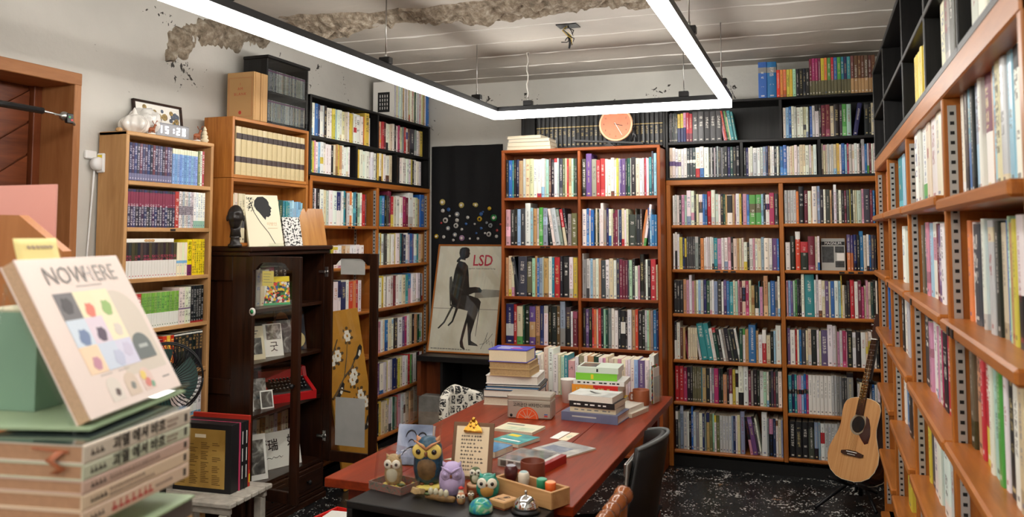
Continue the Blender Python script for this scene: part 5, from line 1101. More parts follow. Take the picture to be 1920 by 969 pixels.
bx(.012, PW-.012, -.006, -.0045, .012, PH-.012).build('glazing', MT['glass'], t)

# ================================================================ on top of the cherry bookcase
zz = 2.1535
for i, (w, d, h, x, c) in enumerate(((.33, .17, .026, 0, (216, 204, 176)), (.32, .165, .03, .004, (200, 190, 168)), (.31, .16, .022, .01, (206, 204, 196)), (.26, .15, .022, .0, (222, 214, 190)))):
    t = thing('old_book', f'pale old book lying flat, {("bottom", "second", "third", "topmost")[i]} of stack on cherry bookcase', 'book', (-2.075+x, 5.51, zz), R_(rnd.uniform(-1.5, 1.5)), group='books lying on the cherry bookcase')
    cm = plain(f'old_cover_{i}', c, .6)
    mb = MB(); mb.box(0, w, 0, d, 0, .002, b=.0005); mb.box(0, w, 0, d, h-.002, h, b=.0005); mb.box(0, w, d-.003, d, .002, h-.002); mb.build('cover', cm, t)
    bx(.004, w-.004, .004, d-.004, .0021, h-.0021).build('pages', MT['page_edge'], t); zz += h+.0005
t = thing('balance_clock', 'round terracotta clock balanced on a black seesaw with a tiny figure', 'clock', (-1.33, 5.55, 2.1535))
Rx = Matrix.Rotation(R_(90), 4, 'X')
MB().prism([(-.04, 0), (.04, 0), (.006, .028), (-.006, .028)], -.03, .03, M=Rx).build('fulcrum', MT['black_plastic'], t)
tl = R_(4.2); Mt = Matrix.Translation((0, 0, .035)) @ Matrix.Rotation(tl, 4, 'Y')
bx(-.26, .235, -.022, .022, -.006, .006, M=Mt).build('beam', MT['black_plastic'], t)
cc = Matrix.Translation((.045, 0, .155)) @ Rx
dl = MB().lathe([(.0, -.016), (.105, -.016), (.112, -.008), (.112, .012), (.105, .016)], 48, smooth=False, M=cc).build('dial', plain('terracotta', (204, 118, 82), .5, var=.06, bscale=30), t)
MB().lathe([(.112, -.016), (.117, -.01), (.117, .016), (.112, .02), (.105, .0165)], 48, M=cc, cap=False).build('rim', plain('rim_wood', (226, 178, 140), .4), t)
for k in range(12):
    a = R_(90-30*(k+1)); link('numeral', text_mesh(str(k+1), .017, MT['ink_black']), dl, (.045+.083*math.cos(a), -.0168, .155+.083*math.sin(a)), FACE_NY)
for ang_, ln, wd_, mt in ((103, .05, .004, 'ink_black'), (150, .088, .0022, 'ink_white')):
    a = R_(90-ang_); Mh = Matrix.Translation((.045, -.019, .155)) @ Matrix.Rotation(-a, 4, 'Y'); bx(-.012, ln, -.001, .001, -wd_/2, wd_/2, M=Mh).build('hand', MT[mt], dl)
mb = MB(); mb.tube([(.15, 0, .03), (.162, 0, .075), (.168, 0, .12)], [.006, .008, .011], 8); mb.tube([(.19, 0, .03), (.178, 0, .07), (.168, 0, .11)], [.006, .008, .01], 8); mb.tube([(.166, 0, .12), (.158, 0, .145)], [.012, .009], 8); mb.ball((.157, 0, .16), (.011, .011, .014), 10, 8); mb.tube([(.162, -.008, .138), (.15, -.01, .125), (.148, -.004, .13)], .0045, 6); mb.tube([(.162, .008, .138), (.15, .01, .125), (.148, .004, .13)], .0045, 6)
mb.build('figure', MT['black_plastic'], t)

# ================================================================ guitar on its stand
Bp, Np = Vector((.122, 5.05, .19)), Vector((.297, 5.28, .945))
ay = (Np-Bp).normalized(); n0 = Vector((-math.sin(R_(47)), -math.cos(R_(47)), .0)); an = (n0-ay*n0.dot(ay)).normalized(); ax_ = ay.cross(an)
GM = Matrix(((ax_.x, ay.x, an.x, Bp.x), (ax_.y, ay.y, an.y, Bp.y), (ax_.z, ay.z, an.z, Bp.z), (0, 0, 0, 1)))
gs = (Np-Bp).length/.865
t = thing('acoustic_guitar', 'natural spruce acoustic guitar leaning on its stand in the corner', 'guitar', Bp); t.matrix_world = GM @ Matrix.Scale(gs, 4)
half = [(0, 0), (.0, .05), (.012, .10), (.04, .152), (.08, .183), (.13, .199), (.18, .194), (.23, .172), (.28, .150), (.32, .141), (.36, .142), (.40, .146), (.44, .145), (.47, .130), (.488, .1), (.497, .06), (.5, .03), (.5, 0)]
out = [(w, y) for y, w in half]+[(-w, y) for y, w in reversed(half[1:-1])]
def inset(o, k): return [(x*(1-k), .25+(y-.25)*(1-k)) for x, y in o]
plain('spruce', (206, 152, 96), .25, coat=.5); wood('spruce_grain', (188, 130, 78), (216, 164, 108), 'Y', rough=.25, coat=.5, streak=26); wood('rosewood', (36, 18, 14), (70, 38, 28), 'Y', rough=.2, coat=.6)
MB().prism(out, -.112, -.004, smooth=True).build('body_sides', MT['rosewood'], t); MB().prism(inset(out, .012), -.004, 0).build('soundboard', MT['spruce_grain'], t); MB().prism(inset(out, .002), -.006, -.0015, smooth=True).build('binding', MT['paper_cream'], t)
MB().prism(inset(out, -.004), -.113, -.108, smooth=True).build('back_binding', MT['paper_cream'], t)
Tm = Matrix.Translation((0, .335, 0))
MB().lathe([(.05, .0008), (0, .0008)], 32, M=Tm, smooth=False, cap=False).build('soundhole', MT['black'], t); MB().lathe([(.051, .0005), (.0535, .0012), (.062, .0012), (.064, .0005)], 40, M=Tm, cap=False).build('rosette', plain('rosette', (150, 140, 120), .4), t)
MB().prism([(.02, .275), (.045, .25), (.075, .225), (.1, .235), (.105, .28), (.095, .33), (.075, .375), (.05, .392), (.056, .345), (.045, .295)], .0006, .0022).build('pickguard', plain('pickguard', (58, 18, 18), .15, coat=.6), t)
br_ = MB().prism([(-.085, .15), (-.06, .143), (.06, .143), (.085, .15), (.085, .165), (.03, .176), (-.03, .176), (-.085, .165)], .0006, .009).build('bridge', MT['rosewood'], t)
for k in range(6): MB().lathe([(.003, .009), (.003, .012), (0, .013)], 8, M=Matrix.Translation((-.027+.0108*k, .152, 0))).build('bridge_pin', MT['paper_white'], br_)
bx(-.04, .04, .164, .168, .009, .013).build('saddle', MT['paper_white'], br_)
MB().add([(-.028, .39, .001), (.028, .39, .001), (.028, .39, .01), (-.028, .39, .01), (-.022, .862, .001), (.022, .862, .001), (.022, .862, .01), (-.022, .862, .01)], [(0, 1, 2, 3), (7, 6, 5, 4), (0, 4, 5, 1), (1, 5, 6, 2), (2, 6, 7, 3), (3, 7, 4, 0)]).build('fingerboard', MT['rosewood'], t)
MB().tube([(0, .49, -.012), (0, .6, -.009), (0, .86, -.008)], [.026, .021, .019], 12).build('neck', MT['rosewood'], t)
for k in range(15):
    y = .865-.645*(1-2**(-(k+1)/12)); bx(-.026, .026, y-.0008, y+.0008, .01, .0112).build('fret', MT['steel'], t)
for k in (3, 5, 7, 9, 12): y = .865-.645*(1-2**(-(k-.5)/12)); bx(-.004, .004, y-.004, y+.004, .01, .0106).build('inlay', MT['paper_white'], t)
bx(-.022, .022, .861, .867, .004, .013).build('nut', MT['paper_white'], t)
hs = MB().prism([(-.022, .867), (.022, .867), (.036, .9), (.034, 1.03), (-.034, 1.03), (-.036, .9)], -.012, .002).build('headstock', MT['rosewood'], t)
for s in (-1, 1):
    for k in range(3): MB().tube([(s*.03, .92+.04*k, -.004), (s*.052, .92+.04*k, -.004)], [.003, .007], 8).build('tuning_peg', MT['chrome'], hs)
for k in range(6): MB().tube([(-.027+.0108*k, .166, .0125), (-.018+.0072*k, .865, .0128)], .0006, 4).build('string', MT['brass'], t)
t = thing('guitar_stand', 'black tubular tripod stand holding the guitar by its neck', 'stand', (.2, 5.33, 0))
g = lambda p: tuple(GM @ (Vector(p)*gs)-Vector((.2, 5.33, 0)))
yk = g((0, .60, -.03)); MB().tube([(0, .05, .02), (0.0, .06, .35), yk], .011, 8).build('post', MT['black_metal'], t)
MB().tube([g((-.05, .6, .03)), g((-.045, .6, -.02)), yk, g((.045, .6, -.02)), g((.05, .6, .03))], .009, 8).build('neck_yoke', MT['black_plastic'], t)
MB().tube([g((-.11, -.01, .04)), g((-.1, -.015, -.13)), (0, .04, .12), g((.1, -.015, -.13)), g((.11, -.01, .04))], .01, 8).build('cradle', MT['black_plastic'], t)
for p in ((-.25, -.22, .008), (.07, -.2, .008), (-.02, .2, .008)): MB().tube([(0, .05, .14), p], .01, 8).build('leg', MT['black_metal'], t)
# ================================================================ big table
TZ = .75
TB = thing('table', 'long red-brown wooden table in the middle of the room', 'table', (-1.55, 2.406, 0))
TW, TL = .855, 1.785
for k in range(4): bx(k*TW/4+.0004, (k+1)*TW/4-.0004, 0, TL, TZ-.03, TZ, b=.002).build('tabletop_board', MT['redwood_Y'], TB)
for x in (.06, TW-.115):
    for y in (.05, TL-.12): bx(x, x+.058, y, y+.058, 0, TZ-.031, b=.003).build('leg', MT['redwood_Z'], TB)
for y in (.065, TL-.1): bx(.118, TW-.115, y, y+.022, TZ-.12, TZ-.031, b=.002).build('apron', MT['redwood_X'], TB)
for x in (.075, TW-.1): bx(x, x+.022, .108, TL-.12, TZ-.12, TZ-.031, b=.002).build('apron', MT['redwood_Y'], TB)

def flat_book(label, x, y, z, w, d, h, rz, cover, pages='page_edge', spine='front', name='book', group=None, cat='book', soft=False):
    """a book lying flat; frame: x along the front edge, y backwards; spine: which side shows the cover"""
    t = thing(name, label, cat, (x, y, z), R_(rz), group=group); ct = .0012 if soft else .003; e = 0 if soft else .003
    mb = MB(); mb.box(0, w, 0, d, 0, ct); mb.box(0, w, 0, d, h-ct, h)
    if spine == 'front': mb.box(0, w, 0, ct, ct, h-ct)
    elif spine == 'left': mb.box(0, ct, 0, d, ct, h-ct)
    elif spine == 'right': mb.box(w-ct, w, 0, d, ct, h-ct)
    else: mb.box(0, w, d-ct, d, ct, h-ct)
    mb.build('cover', MT[cover] if isinstance(cover, str) else cover, t)
    x0, x1, y0, y1 = e, w-e, e, d-e
    if spine == 'front': y0 = ct
    elif spine == 'left': x0 = ct
    elif spine == 'right': x1 = w-ct
    else: y1 = d-ct
    bx(x0, x1, y0, y1, ct, h-ct).build('pages', MT[pages], t)
    return t
def pm_(name, c, **k): return MT[name] if name in MT else plain(name, c, **k)
# ---- tall stack with the blue book on top (page edges to the viewer)
z = TZ+.0005; x0, y0 = -1.505, 3.68
gS = 'books in the tall stack on the table'
spec = [(.27, .19, .036, 0, 'page_edge', (222, 214, 196), 'bottom book with cream pages'), (.265, .185, .034, .0, 'page_white', (40, 40, 44), 'second book with dark cover edge'), (.255, .19, .014, .012, 'page_white', (60, 110, 150), 'thin blue book low'), (.26, .2, .012, .016, 'page_white', (46, 50, 56), 'thin dark book'), (.25, .2, .04, .012, 'page_white', (232, 230, 226), 'white hardcover'), (.2, .17, .034, .03, 'page_tan', (196, 168, 120), 'old book with tan pages'), (.2, .16, .03, .028, 'page_tan', (186, 156, 108), 'upper old book with tan pages'), (.19, .15, .058, .026, 'page_cream', (52, 56, 176), 'thick blue-covered book topping')]
plain('page_cream', (232, 216, 184), .8, var=.06, bscale=300)
for i, (w, d, h, dx, pg, c, lb) in enumerate(spec):
    t = flat_book(f'{lb} in the tall stack behind the tin' if i < 7 else f'{lb} the tall stack behind the tin', x0+dx, y0+rnd.uniform(0, .006), z, w, d, h, rnd.uniform(3, 9), pm_(f'stack_cover_{i}', c, rough=.4), pg, 'back', group=gS); z += h+.0004
    if i == 7:
        mb = MB()
        for k in range(3): mb.box(.03, .03+rnd.uniform(.06, .11), .04+k*.03, .047+k*.03, h, h+.0006)
        o = mb.build('cover_lettering', MT['paper_white'], t); o['kind'] = 'stuff'; bx(.1, .15, .05, .07, h+.0001, h+.0008).build('cover_mark', pm_('ink_pink', (220, 90, 150)), t)
    if i == 4:
        for a in (.02, .1, .16): bx(a, a+.05, .05, .15, h, h+.0006).build('cover_print', pm_('ink_faded', (196, 120, 116)) if a == .16 else MT['note_grey'], t)
# ---- vitamin tin
m, nt, b = nodes('tin'); b.inputs['Metallic'].default_value = .55; b.inputs['Roughness'].default_value = .34; b.inputs['Base Color'].default_value = col(186, 178, 166)
t = thing('tin_box', 'silver vitamin C tin box with orange slice print on the table', 'tin', (-1.296, 3.45, TZ+.0003), R_(7))
bx(0, .197, 0, .105, 0, .082, b=.006).build('body', MT['tin'], t); bx(-.0015, .1985, -.0015, .1065, .08, .104, b=.006).build('lid', MT['tin'], t)
plain('slice_orange', (222, 84, 36), .4); plain('slice_pale', (196, 170, 150), .4)
Fr = lambda x, z_, e=.0006: Matrix(((1, 0, 0, x), (0, 0, -1, -e+.0006), (0, 1, 0, z_), (0, 0, 0, 1)))
sl = MB(); R0 = .05
sl.prism([(R0*math.cos(math.pi*k/20), R0*math.sin(math.pi*k/20)) for k in range(21)], .0002, .0008, M=Fr(.09, .001)); so = sl.build('orange_slice', MT['slice_orange'], t)
mb = MB()
for k in range(1, 6): a = math.pi*k/6; mb.prism([(.006*math.cos(a-.3), .006*math.sin(a-.3)), (.041*math.cos(a-.015), .041*math.sin(a-.015)), (.041*math.cos(a+.015), .041*math.sin(a+.015)), (.006*math.cos(a+.3), .006*math.sin(a+.3))], .0008, .0012, M=Fr(.09, .001))
mb.prism([(r*math.cos(math.pi*k/20), r*math.sin(math.pi*k/20)) for r, ks in ((.0435, range(21)), (.0415, range(20, -1, -1))) for k in ks], .0008, .0012, M=Fr(.09, .001))
mb.build('slice_lines', MT['slice_pale'], so)
link('lettering', text_mesh('고려은단 비타민C1000', .0175, MT['ink_black'], align='LEFT', bold=.0003), t, (.026, -.0012, .059), FACE_NY)
bx(.026, .066, -.0008, 0, .0715, .0735).build('fine_print', MT['ink_grey'], t)
MB().lathe([(.0065, 0), (0, .0006)], 12, M=Matrix.Translation((.018, -.0002, .014)) @ Matrix.Rotation(R_(90), 4, 'X')).build('round_logo', MT['ink_black'], t)
bx(.165, .18, -.0008, .0, .012, .018).build('mark', MT['tape_red'], t); bx(.165, .18, -.0008, 0, .02, .024).build('mark', MT['cover_blue'], t)
# ---- paper cup, mugs
t = thing('paper_cup', 'white paper cup between the book stacks', 'cup', (-1.143, 3.872, TZ+.0003))
MB().lathe([(.0, .006), (.024, .006), (.0245, 0), (.026, 0), (.0345, .106), (.0365, .108), (.0365, .111), (.034, .1105), (.0335, .106), (.025, .01), (0, .01)], 32).build('wall', MT['paper_white'], t)
t = thing('mug', 'terracotta mug with grey glazed foot at the table corner', 'mug', (-.782, 3.835, TZ+.0003), R_(-150))
plain('mug_brown', (150, 82, 50), .45); plain('mug_grey', (176, 170, 164), .5)
MB().lathe([(.036, .02), (.0385, .03), (.0385, .088), (.0375, .09), (.036, .088), (.036, .03), (0, .026)], 32, cap=False).build('bowl', MT['mug_brown'], t)
MB().lathe([(0, 0), (.03, 0), (.035, .008), (.0365, .021), (.0, .021)], 32).build('foot', MT['mug_grey'], t)
MB().tube([(.037, 0, .075), (.05, 0, .076), (.056, 0, .062), (.054, 0, .045), (.037, 0, .036)], .005, 10).build('handle', MT['mug_brown'], t)
t = thing('clay_cup', 'plain dark terracotta cup without handle behind the wooden tray', 'cup', (-.888, 2.6, TZ+.0003))
MB().lathe([(0, 0), (.038, 0), (.0395, .004), (.04, .066), (.039, .068), (.0375, .066), (.036, .006), (0, .005)], 36).build('wall', plain('clay_dark', (112, 52, 32), .5), t)
# ---- right-hand stacks
gF = 'books in the front right stack on the table'
zz = TZ+.0005; x0, y0 = -1.064, 3.5
for i, (w, d, h, dx, dy, c, pg, lb, sp_) in enumerate(((.255, .2, .037, 0, 0, (110, 116, 146), 'page_white', 'large slate blue hardcover at the bottom of the front stack', 'front'), (.205, .15, .021, .036, .012, (214, 200, 168), 'page_edge', 'cream spined paperback in the front stack', 'front'), (.205, .15, .025, .034, .01, (30, 29, 30), 'page_edge', 'black spined paperback in the front stack', 'front'), (.2, .15, .026, .03, .008, (196, 194, 188), 'page_white', 'paperback with grey bird photo cover topping the front stack', 'back'))):
    t = flat_book(lb, x0+dx, y0+dy, zz, w, d, h, -4+rnd.uniform(-1.5, 1.5), pm_(f'front_cover_{i}', c, rough=.4, var=.15 if i == 0 else 0, bscale=12), pg, sp_, group=gF, soft=i > 0); zz += h+.0004
    if i in (1, 2):
        mb = MB(); x_ = .02
        while x_ < w-.03:
            l_ = rnd.uniform(.006, .02); mb.box(x_, x_+l_, -.0006, 0, h*.38, h*.6); x_ += l_+rnd.uniform(.002, .02)
        o = mb.build('spine_marks', MT['ink_white' if i == 2 else 'ink_grey'], t); o['kind'] = 'stuff'
    if i == 0: bx(.05, .16, -.0006, 0, .018, .024).build('spine_marks', MT['note_grey'], t)
    if i == 3:
        pc = bx(.004, w-.004, .004, d-.004, h, h+.0006).build('cover_photo', MT['photo_pale'] if 'photo_pale' in MT else noise_art('photo_pale', [(120, 120, 122), (206, 206, 204), (226, 226, 224)], 6), t)
        MB().prism([(.06, .11), (.075, .1), (.1, .075), (.13, .06), (.1, .06), (.08, .075), (.065, .095)], h+.0006, h+.001).build('bird_shape', MT['ink_black'], pc)
gA = 'books in the back right stack on the table'
zz = TZ+.0005; x0, y0 = -1.055, 3.70
for i, (w, d, h, dx, c, pg, lb, sp_, rz) in enumerate(((.26, .17, .018, .02, (226, 220, 204), 'page_edge', 'thin cream book at the bottom of the back stack', 'left', -14), (.25, .16, .02, .015, (230, 226, 214), 'page_white', 'white book second from bottom of the back stack', 'left', -12), (.22, .15, .018, -.01, (226, 190, 40), 'page_edge', 'yellow spined book low in the back stack', 'front', 0), (.21, .15, .026, -.01, (206, 50, 90), 'page_edge', 'pink spined book in the back stack', 'front', 1), (.215, .15, .036, -.018, (206, 46, 40), 'page_white', 'orange and red spined book in the back stack', 'front', -1), (.235, .16, .02, -.012, (230, 230, 226), 'page_white', 'white spined book under the green one', 'front', 2), (.19, .15, .032, .0, (126, 206, 60), 'page_white', 'bright green spined book in the back stack', 'front', 4), (.19, .15, .026, .006, (206, 220, 206), 'page_white', 'pale mint book topping the back stack', 'front', 3))):
    t = flat_book(lb, x0+dx, y0, zz, w, d, h, rz, pm_(f'back_cover_{i}', c, rough=.35), pg, sp_, group=gA, soft=True)
    if i == 4: bx(0, .1, -.0008, .0004, .0, h).build('spine_panel', pm_('spine_orange', (232, 150, 40)), t); link('lettering', text_mesh('오늘의 책', .02, MT['ink_black']), t, (.05, -.0012, h/2), FACE_NY) if False else None
    if i == 6: bx(.07, .082, -.0008, 0, .006, .026).build('spine_mark', MT['sticker_yellow'], t)
    if i == 7: bx(.09, .098, -.0008, 0, .006, .02).build('spine_mark', MT['ink_black'], t); bx(.01, .085, .02, .13, h, h+.0006).build('cover_photo', MT['art_film'], t)
    if i in (2, 3, 4, 5):
        mb = MB(); x_ = .02
        while x_ < w-.03: l_ = rnd.uniform(.006, .018); mb.box(x_, x_+l_, -.0012, -.0004, h*.35, h*.65); x_ += l_+rnd.uniform(.004, .02)
        o = mb.build('spine_marks', MT['ink_black' if i in (2, 5) else 'ink_gold'], t); o['kind'] = 'stuff'
    zz += h+.0004
# ---- the row of pale books along the far end of the table
ROWT = thing('row_origin', 'x', 'x', (-1.40, 4.03, TZ)); 
row("w3 c2 G2 w2:u.2-.6 w3 c4+ w4+ w4 c2 f3 t3 p6- w3 G4 w3 e5 N4 w3 p2 c2 c4 c3 p3 c3 w2 w2 w3 a3 u5 w3 w4+", ROWT, (0, .645), .0003, 'in row along far table end', 'books standing along the far end of the table', h=.195, d=.13, inset=0)
bpy.data.objects.remove(ROWT)
t = thing('leaflet_holder', 'clear acrylic leaflet holder at the far table corner', 'holder', (-.738, 3.94, TZ+.0003), R_(80))
for a in ((0, .1, 0, .004, 0, .13), (0, .1, .036, .04, 0, .16), (0, .004, .004, .036, 0, .13), (.096, .1, .004, .036, 0, .13)): bx(*a).build('wall', MT['acrylic'], t)
bx(.01, .09, .01, .012, .004, .17).build('leaflet', MT['paper_white'], t); bx(.012, .088, .018, .02, .004, .18).build('leaflet', MT['art_comic'], t)
# ---- flat things in the middle
t = flat_book('thin cream notebook with green landscape cover lying on table', -1.262, 3.21, TZ+.0003, .172, .125, .011, -7, pm_('cover_note', (222, 216, 186)), 'page_edge', 'left', soft=True); bx(.03, .16, .01, .06, .011, .0115).build('cover_print', noise_art('print_green', [(150, 180, 150), (206, 208, 180), (222, 216, 186)], 9), t); bx(.01, .09, .09, .105, .011, .0115).build('title_marks', MT['ink_grey'], t)
t = flat_book('teal paperback with yellow figures lying under the clipboard edge', -1.20, 3.02, TZ+.0003, .13, .14, .014, -17, noise_art('print_teal', [(30, 110, 120), (60, 160, 160), (96, 180, 170)], 10), 'page_edge', 'left', soft=True); bx(.01, .06, .09, .12, .014, .0146).build('cover_print', MT['sticker_yellow'], t); bx(.02, .11, .03, .042, .014, .0146).build('title_marks', MT['paper_white'], t)
t = flat_book('blue paperback lying beside the clipboard', -1.195, 2.84, TZ+.0003, .09, .12, .022, -12, noise_art('print_blue', [(40, 90, 140), (70, 130, 180), (90, 150, 196)], 9), 'page_edge', 'left', soft=True)
t = thing('magazine', 'grey magazine lying open-corner on the table right of the notes', 'magazine', (-1.02, 2.975, TZ+.0003), R_(-24)); bx(0, .17, 0, .17, 0, .005).build('pages', MT['page_edge'], t); bx(0, .17, 0, .17, .005, .0058).build('cover', noise_art('print_street', [(110, 112, 116), (176, 174, 168), (206, 200, 190)], 9), t); bx(.02, .12, .03, .1, .0058, .0062).build('cover_photo', noise_art('print_slate2', [(90, 100, 120), (150, 156, 168)], 20), t)
t = thing('bookmark', 'plain white bookmark lying on the table', 'bookmark', (-1.012, 3.172, TZ+.0003), R_(-6), group='bookmarks on the table'); bx(0, .036, 0, .125, 0, .0008).build('card', MT['paper_white'], t)
t = thing('bookmark', 'cream bookmark with green leaf print on the table', 'bookmark', (-.972, 3.155, TZ+.0003), R_(-6), group='bookmarks on the table'); bx(0, .036, 0, .135, 0, .0008).build('card', MT['paper_cream'], t); MB().ball((.018, .07, .0008), (.01, .022, .0004), 10, 6).build('leaf_print', MT['print_green'], t)
t = thing('boxed_book', 'film-wrapped white book with red spine and faces on its edge', 'book', (-1.063, 2.735, TZ+.0003), R_(-11)); bx(0, .185, 0, .16, 0, .026, b=.001).build('box', MT['cover_white'], t)
bx(.004, .15, .004, .156, .026, .0266).build('cover_photo', noise_art('print_faces', [(60, 62, 64), (130, 128, 124), (200, 150, 120)], 11), t); bx(.165, .1856, -.0004, .1604, 0, .0264).build('red_spine', pm_('spine_red', (176, 36, 40), rough=.3), t)
for k in range(5): bx(.012+.03*k, .034+.03*k, -.0008, 0, .004, .022).build('edge_picture', MT[('art_photo', 'print_faces', 'art_photo_b', 'spine_red', 'art_photo')[k]], t)
bx(-.0015, .1875, -.0018, .1625, 0, .0285).build('wrapping_film', MT['film'], t)
# ---- display book with line drawing, on clear stand
t = thing('paperback_book', 'thick book with blue-grey laughing mask drawing on clear stand', 'book', (-1.402, 2.62, TZ+.004), rot=(R_(-18), 0, R_(10)))
bx(0, .125, 0, .003, 0, .135).build('front_cover', MT['art_ink'], t); bx(.0, .124, .003, .035, .001, .134).build('pages', MT['page_white'], t); bx(0, .125, .035, .037, 0, .135).build('back_cover', MT['art_ink'], t)
mb = MB()
for (cx, cz, rx, rz_, a0, a1, th) in ((.05, .085, .02, .03, 20, 170, .003), (.09, .078, .019, .03, 15, 165, .003), (.065, .02, .045, .04, 15, 165, .0032), (.052, .07, .011, .014, 10, 170, .002), (.092, .062, .01, .012, 10, 170, .002)):
    mb.tube([(cx+rx*math.cos(R_(a0+(a1-a0)*k/12)), -.0006, cz+rz_*math.sin(R_(a0+(a1-a0)*k/12))) for k in range(13)], [th*(.3+.7*math.sin(math.pi*k/12)) for k in range(13)], 6)
mb.build('ink_drawing', MT['ink_black'], t)
t = thing('book_stand', 'clear acrylic stand under the mask drawing book', 'stand', (-1.42, 2.61, TZ+.0003), R_(10)); bx(0, .16, 0, .12, 0, .003).build('foot', MT['acrylic'], t); bx(0, .16, 0, .003, .003, .03).build('lip', MT['acrylic'], t); bx(0, .16, .0, .003, .02, .17, M=Matrix.Translation((0, .068, 0)) @ Matrix.Rotation(R_(-18), 4, 'X')).build('back_plate', MT['acrylic'], t)
t = thing('folded_card', 'small triangular printed card on the table behind the clipboard', 'card', (-1.27, 2.74, TZ+.0003), R_(15)); MB().prism([(0, 0), (.08, 0), (.075, .07)], 0, .0015).build('card', MT['print_green'], t)
# ---- clipboard
t = thing('clipboard', 'brown clipboard with handwritten cream sheet and brass clip', 'clipboard', (-1.158, 2.545, TZ+.004), rot=(R_(-16), 0, R_(8)))
bx(0, .14, 0, .004, 0, .176, b=.001).build('board', plain('hardboard', (112, 80, 54), .5), t); sh_ = bx(.012, .124, -.0012, 0, .006, .163).build('sheet', MT['paper_cream'] if False else pm_('sheet_cream', (230, 210, 176), rough=.7), t)
mb = MB()
for r_ in range(10):
    x_ = .03
    while x_ < .1-(.02 if r_ % 3 == 2 else 0):
        l_ = rnd.uniform(.004, .009); mb.box(x_, x_+l_, -.0018, -.0012, .13-r_*.0118, .1325-r_*.0118); mb.box(x_+l_*.3, x_+l_*.55, -.0018, -.0012, .1285-r_*.0118, .135-r_*.0118); x_ += l_+rnd.choice([.002, .002, .006])
o = mb.build('handwriting', MT['ink_grey'] if False else pm_('ink_pen', (76, 66, 62)), sh_); o['kind'] = 'stuff'
cp = MB(); cp.prism([(-.032, 0), (.032, 0), (.028, .012), (.018, .02), (.012, .034), (.004, .04), (-.004, .04), (-.012, .034), (-.018, .02), (-.028, .012)], -.012, -.003, M=Matrix.Translation((.07, 0, .146)) @ Matrix.Rotation(R_(90), 4, 'X') @ Matrix.Translation((0, 0, .016)))
cp.tube([(.04, -.008, .148), (.1, -.008, .148)], .0055, 10)
for k in range(5): cp.ball((.07+.01*math.cos(k*1.26), -.01, .17+.01*math.sin(k*1.26)), .006, 8, 6)
cp.ball((.07, -.012, .185), .008, 10, 8); cp.build('clip', MT['brass'], t)
t = thing('easel_stand', 'clear acrylic easel holding the clipboard upright', 'stand', (-1.16, 2.53, TZ+.0003), R_(8)); bx(0, .16, .0, .1, 0, .003).build('foot', MT['acrylic'], t); bx(0, .16, 0, .003, .003, .018).build('lip', MT['acrylic'], t); bx(.02, .18, .0, .003, .0, .15, M=Matrix.Translation((0, .05, .003)) @ Matrix.Rotation(R_(-20), 4, 'X')).build('back_plate', MT['acrylic'], t)

# ================================================================ black side shelf with the owls
KX = thing('side_shelf', 'low open black shelf at the near end of the table with owls', 'shelf', (-1.35, 2.285, 0), R_(-4.5))
bx(0, .60, -.06, .128, TZ-.022, TZ-.0005, b=.002).build('top_board', MT['black_wood_X'], KX)
for a in ((0, .02), (.58, .60)): bx(a[0], a[1], -.06, .128, 0, TZ-.022, b=.002).build('side_panel', MT['black_wood_Z'], KX)
bx(.02, .58, .118, .128, .0, TZ-.022).build('back_panel', MT['black_wood_Z'], KX); bx(.02, .58, -.055, .118, .42, .438).build('shelf', MT['black_wood_X'], KX)
t = thing('wooden_case', 'low brown wooden case inside the black shelf', 'box', (-1.25, 2.26, .4385), R_(-4.5)); bx(0, .44, -.03, .1, 0, .22, b=.003).build('body', MT['door_wood_X'], t); bx(-.003, .443, -.033, .103, .22, .235, b=.002).build('lid', MT['door_wood_X'], t)
TT = TZ+.0005
plain('eye_white', (236, 230, 212), .2, coat=.5); plain('eye_yellow', (236, 208, 110), .2, coat=.5); plain('pupil', (26, 18, 16), .1, coat=.5); plain('beak', (120, 72, 40), .4)
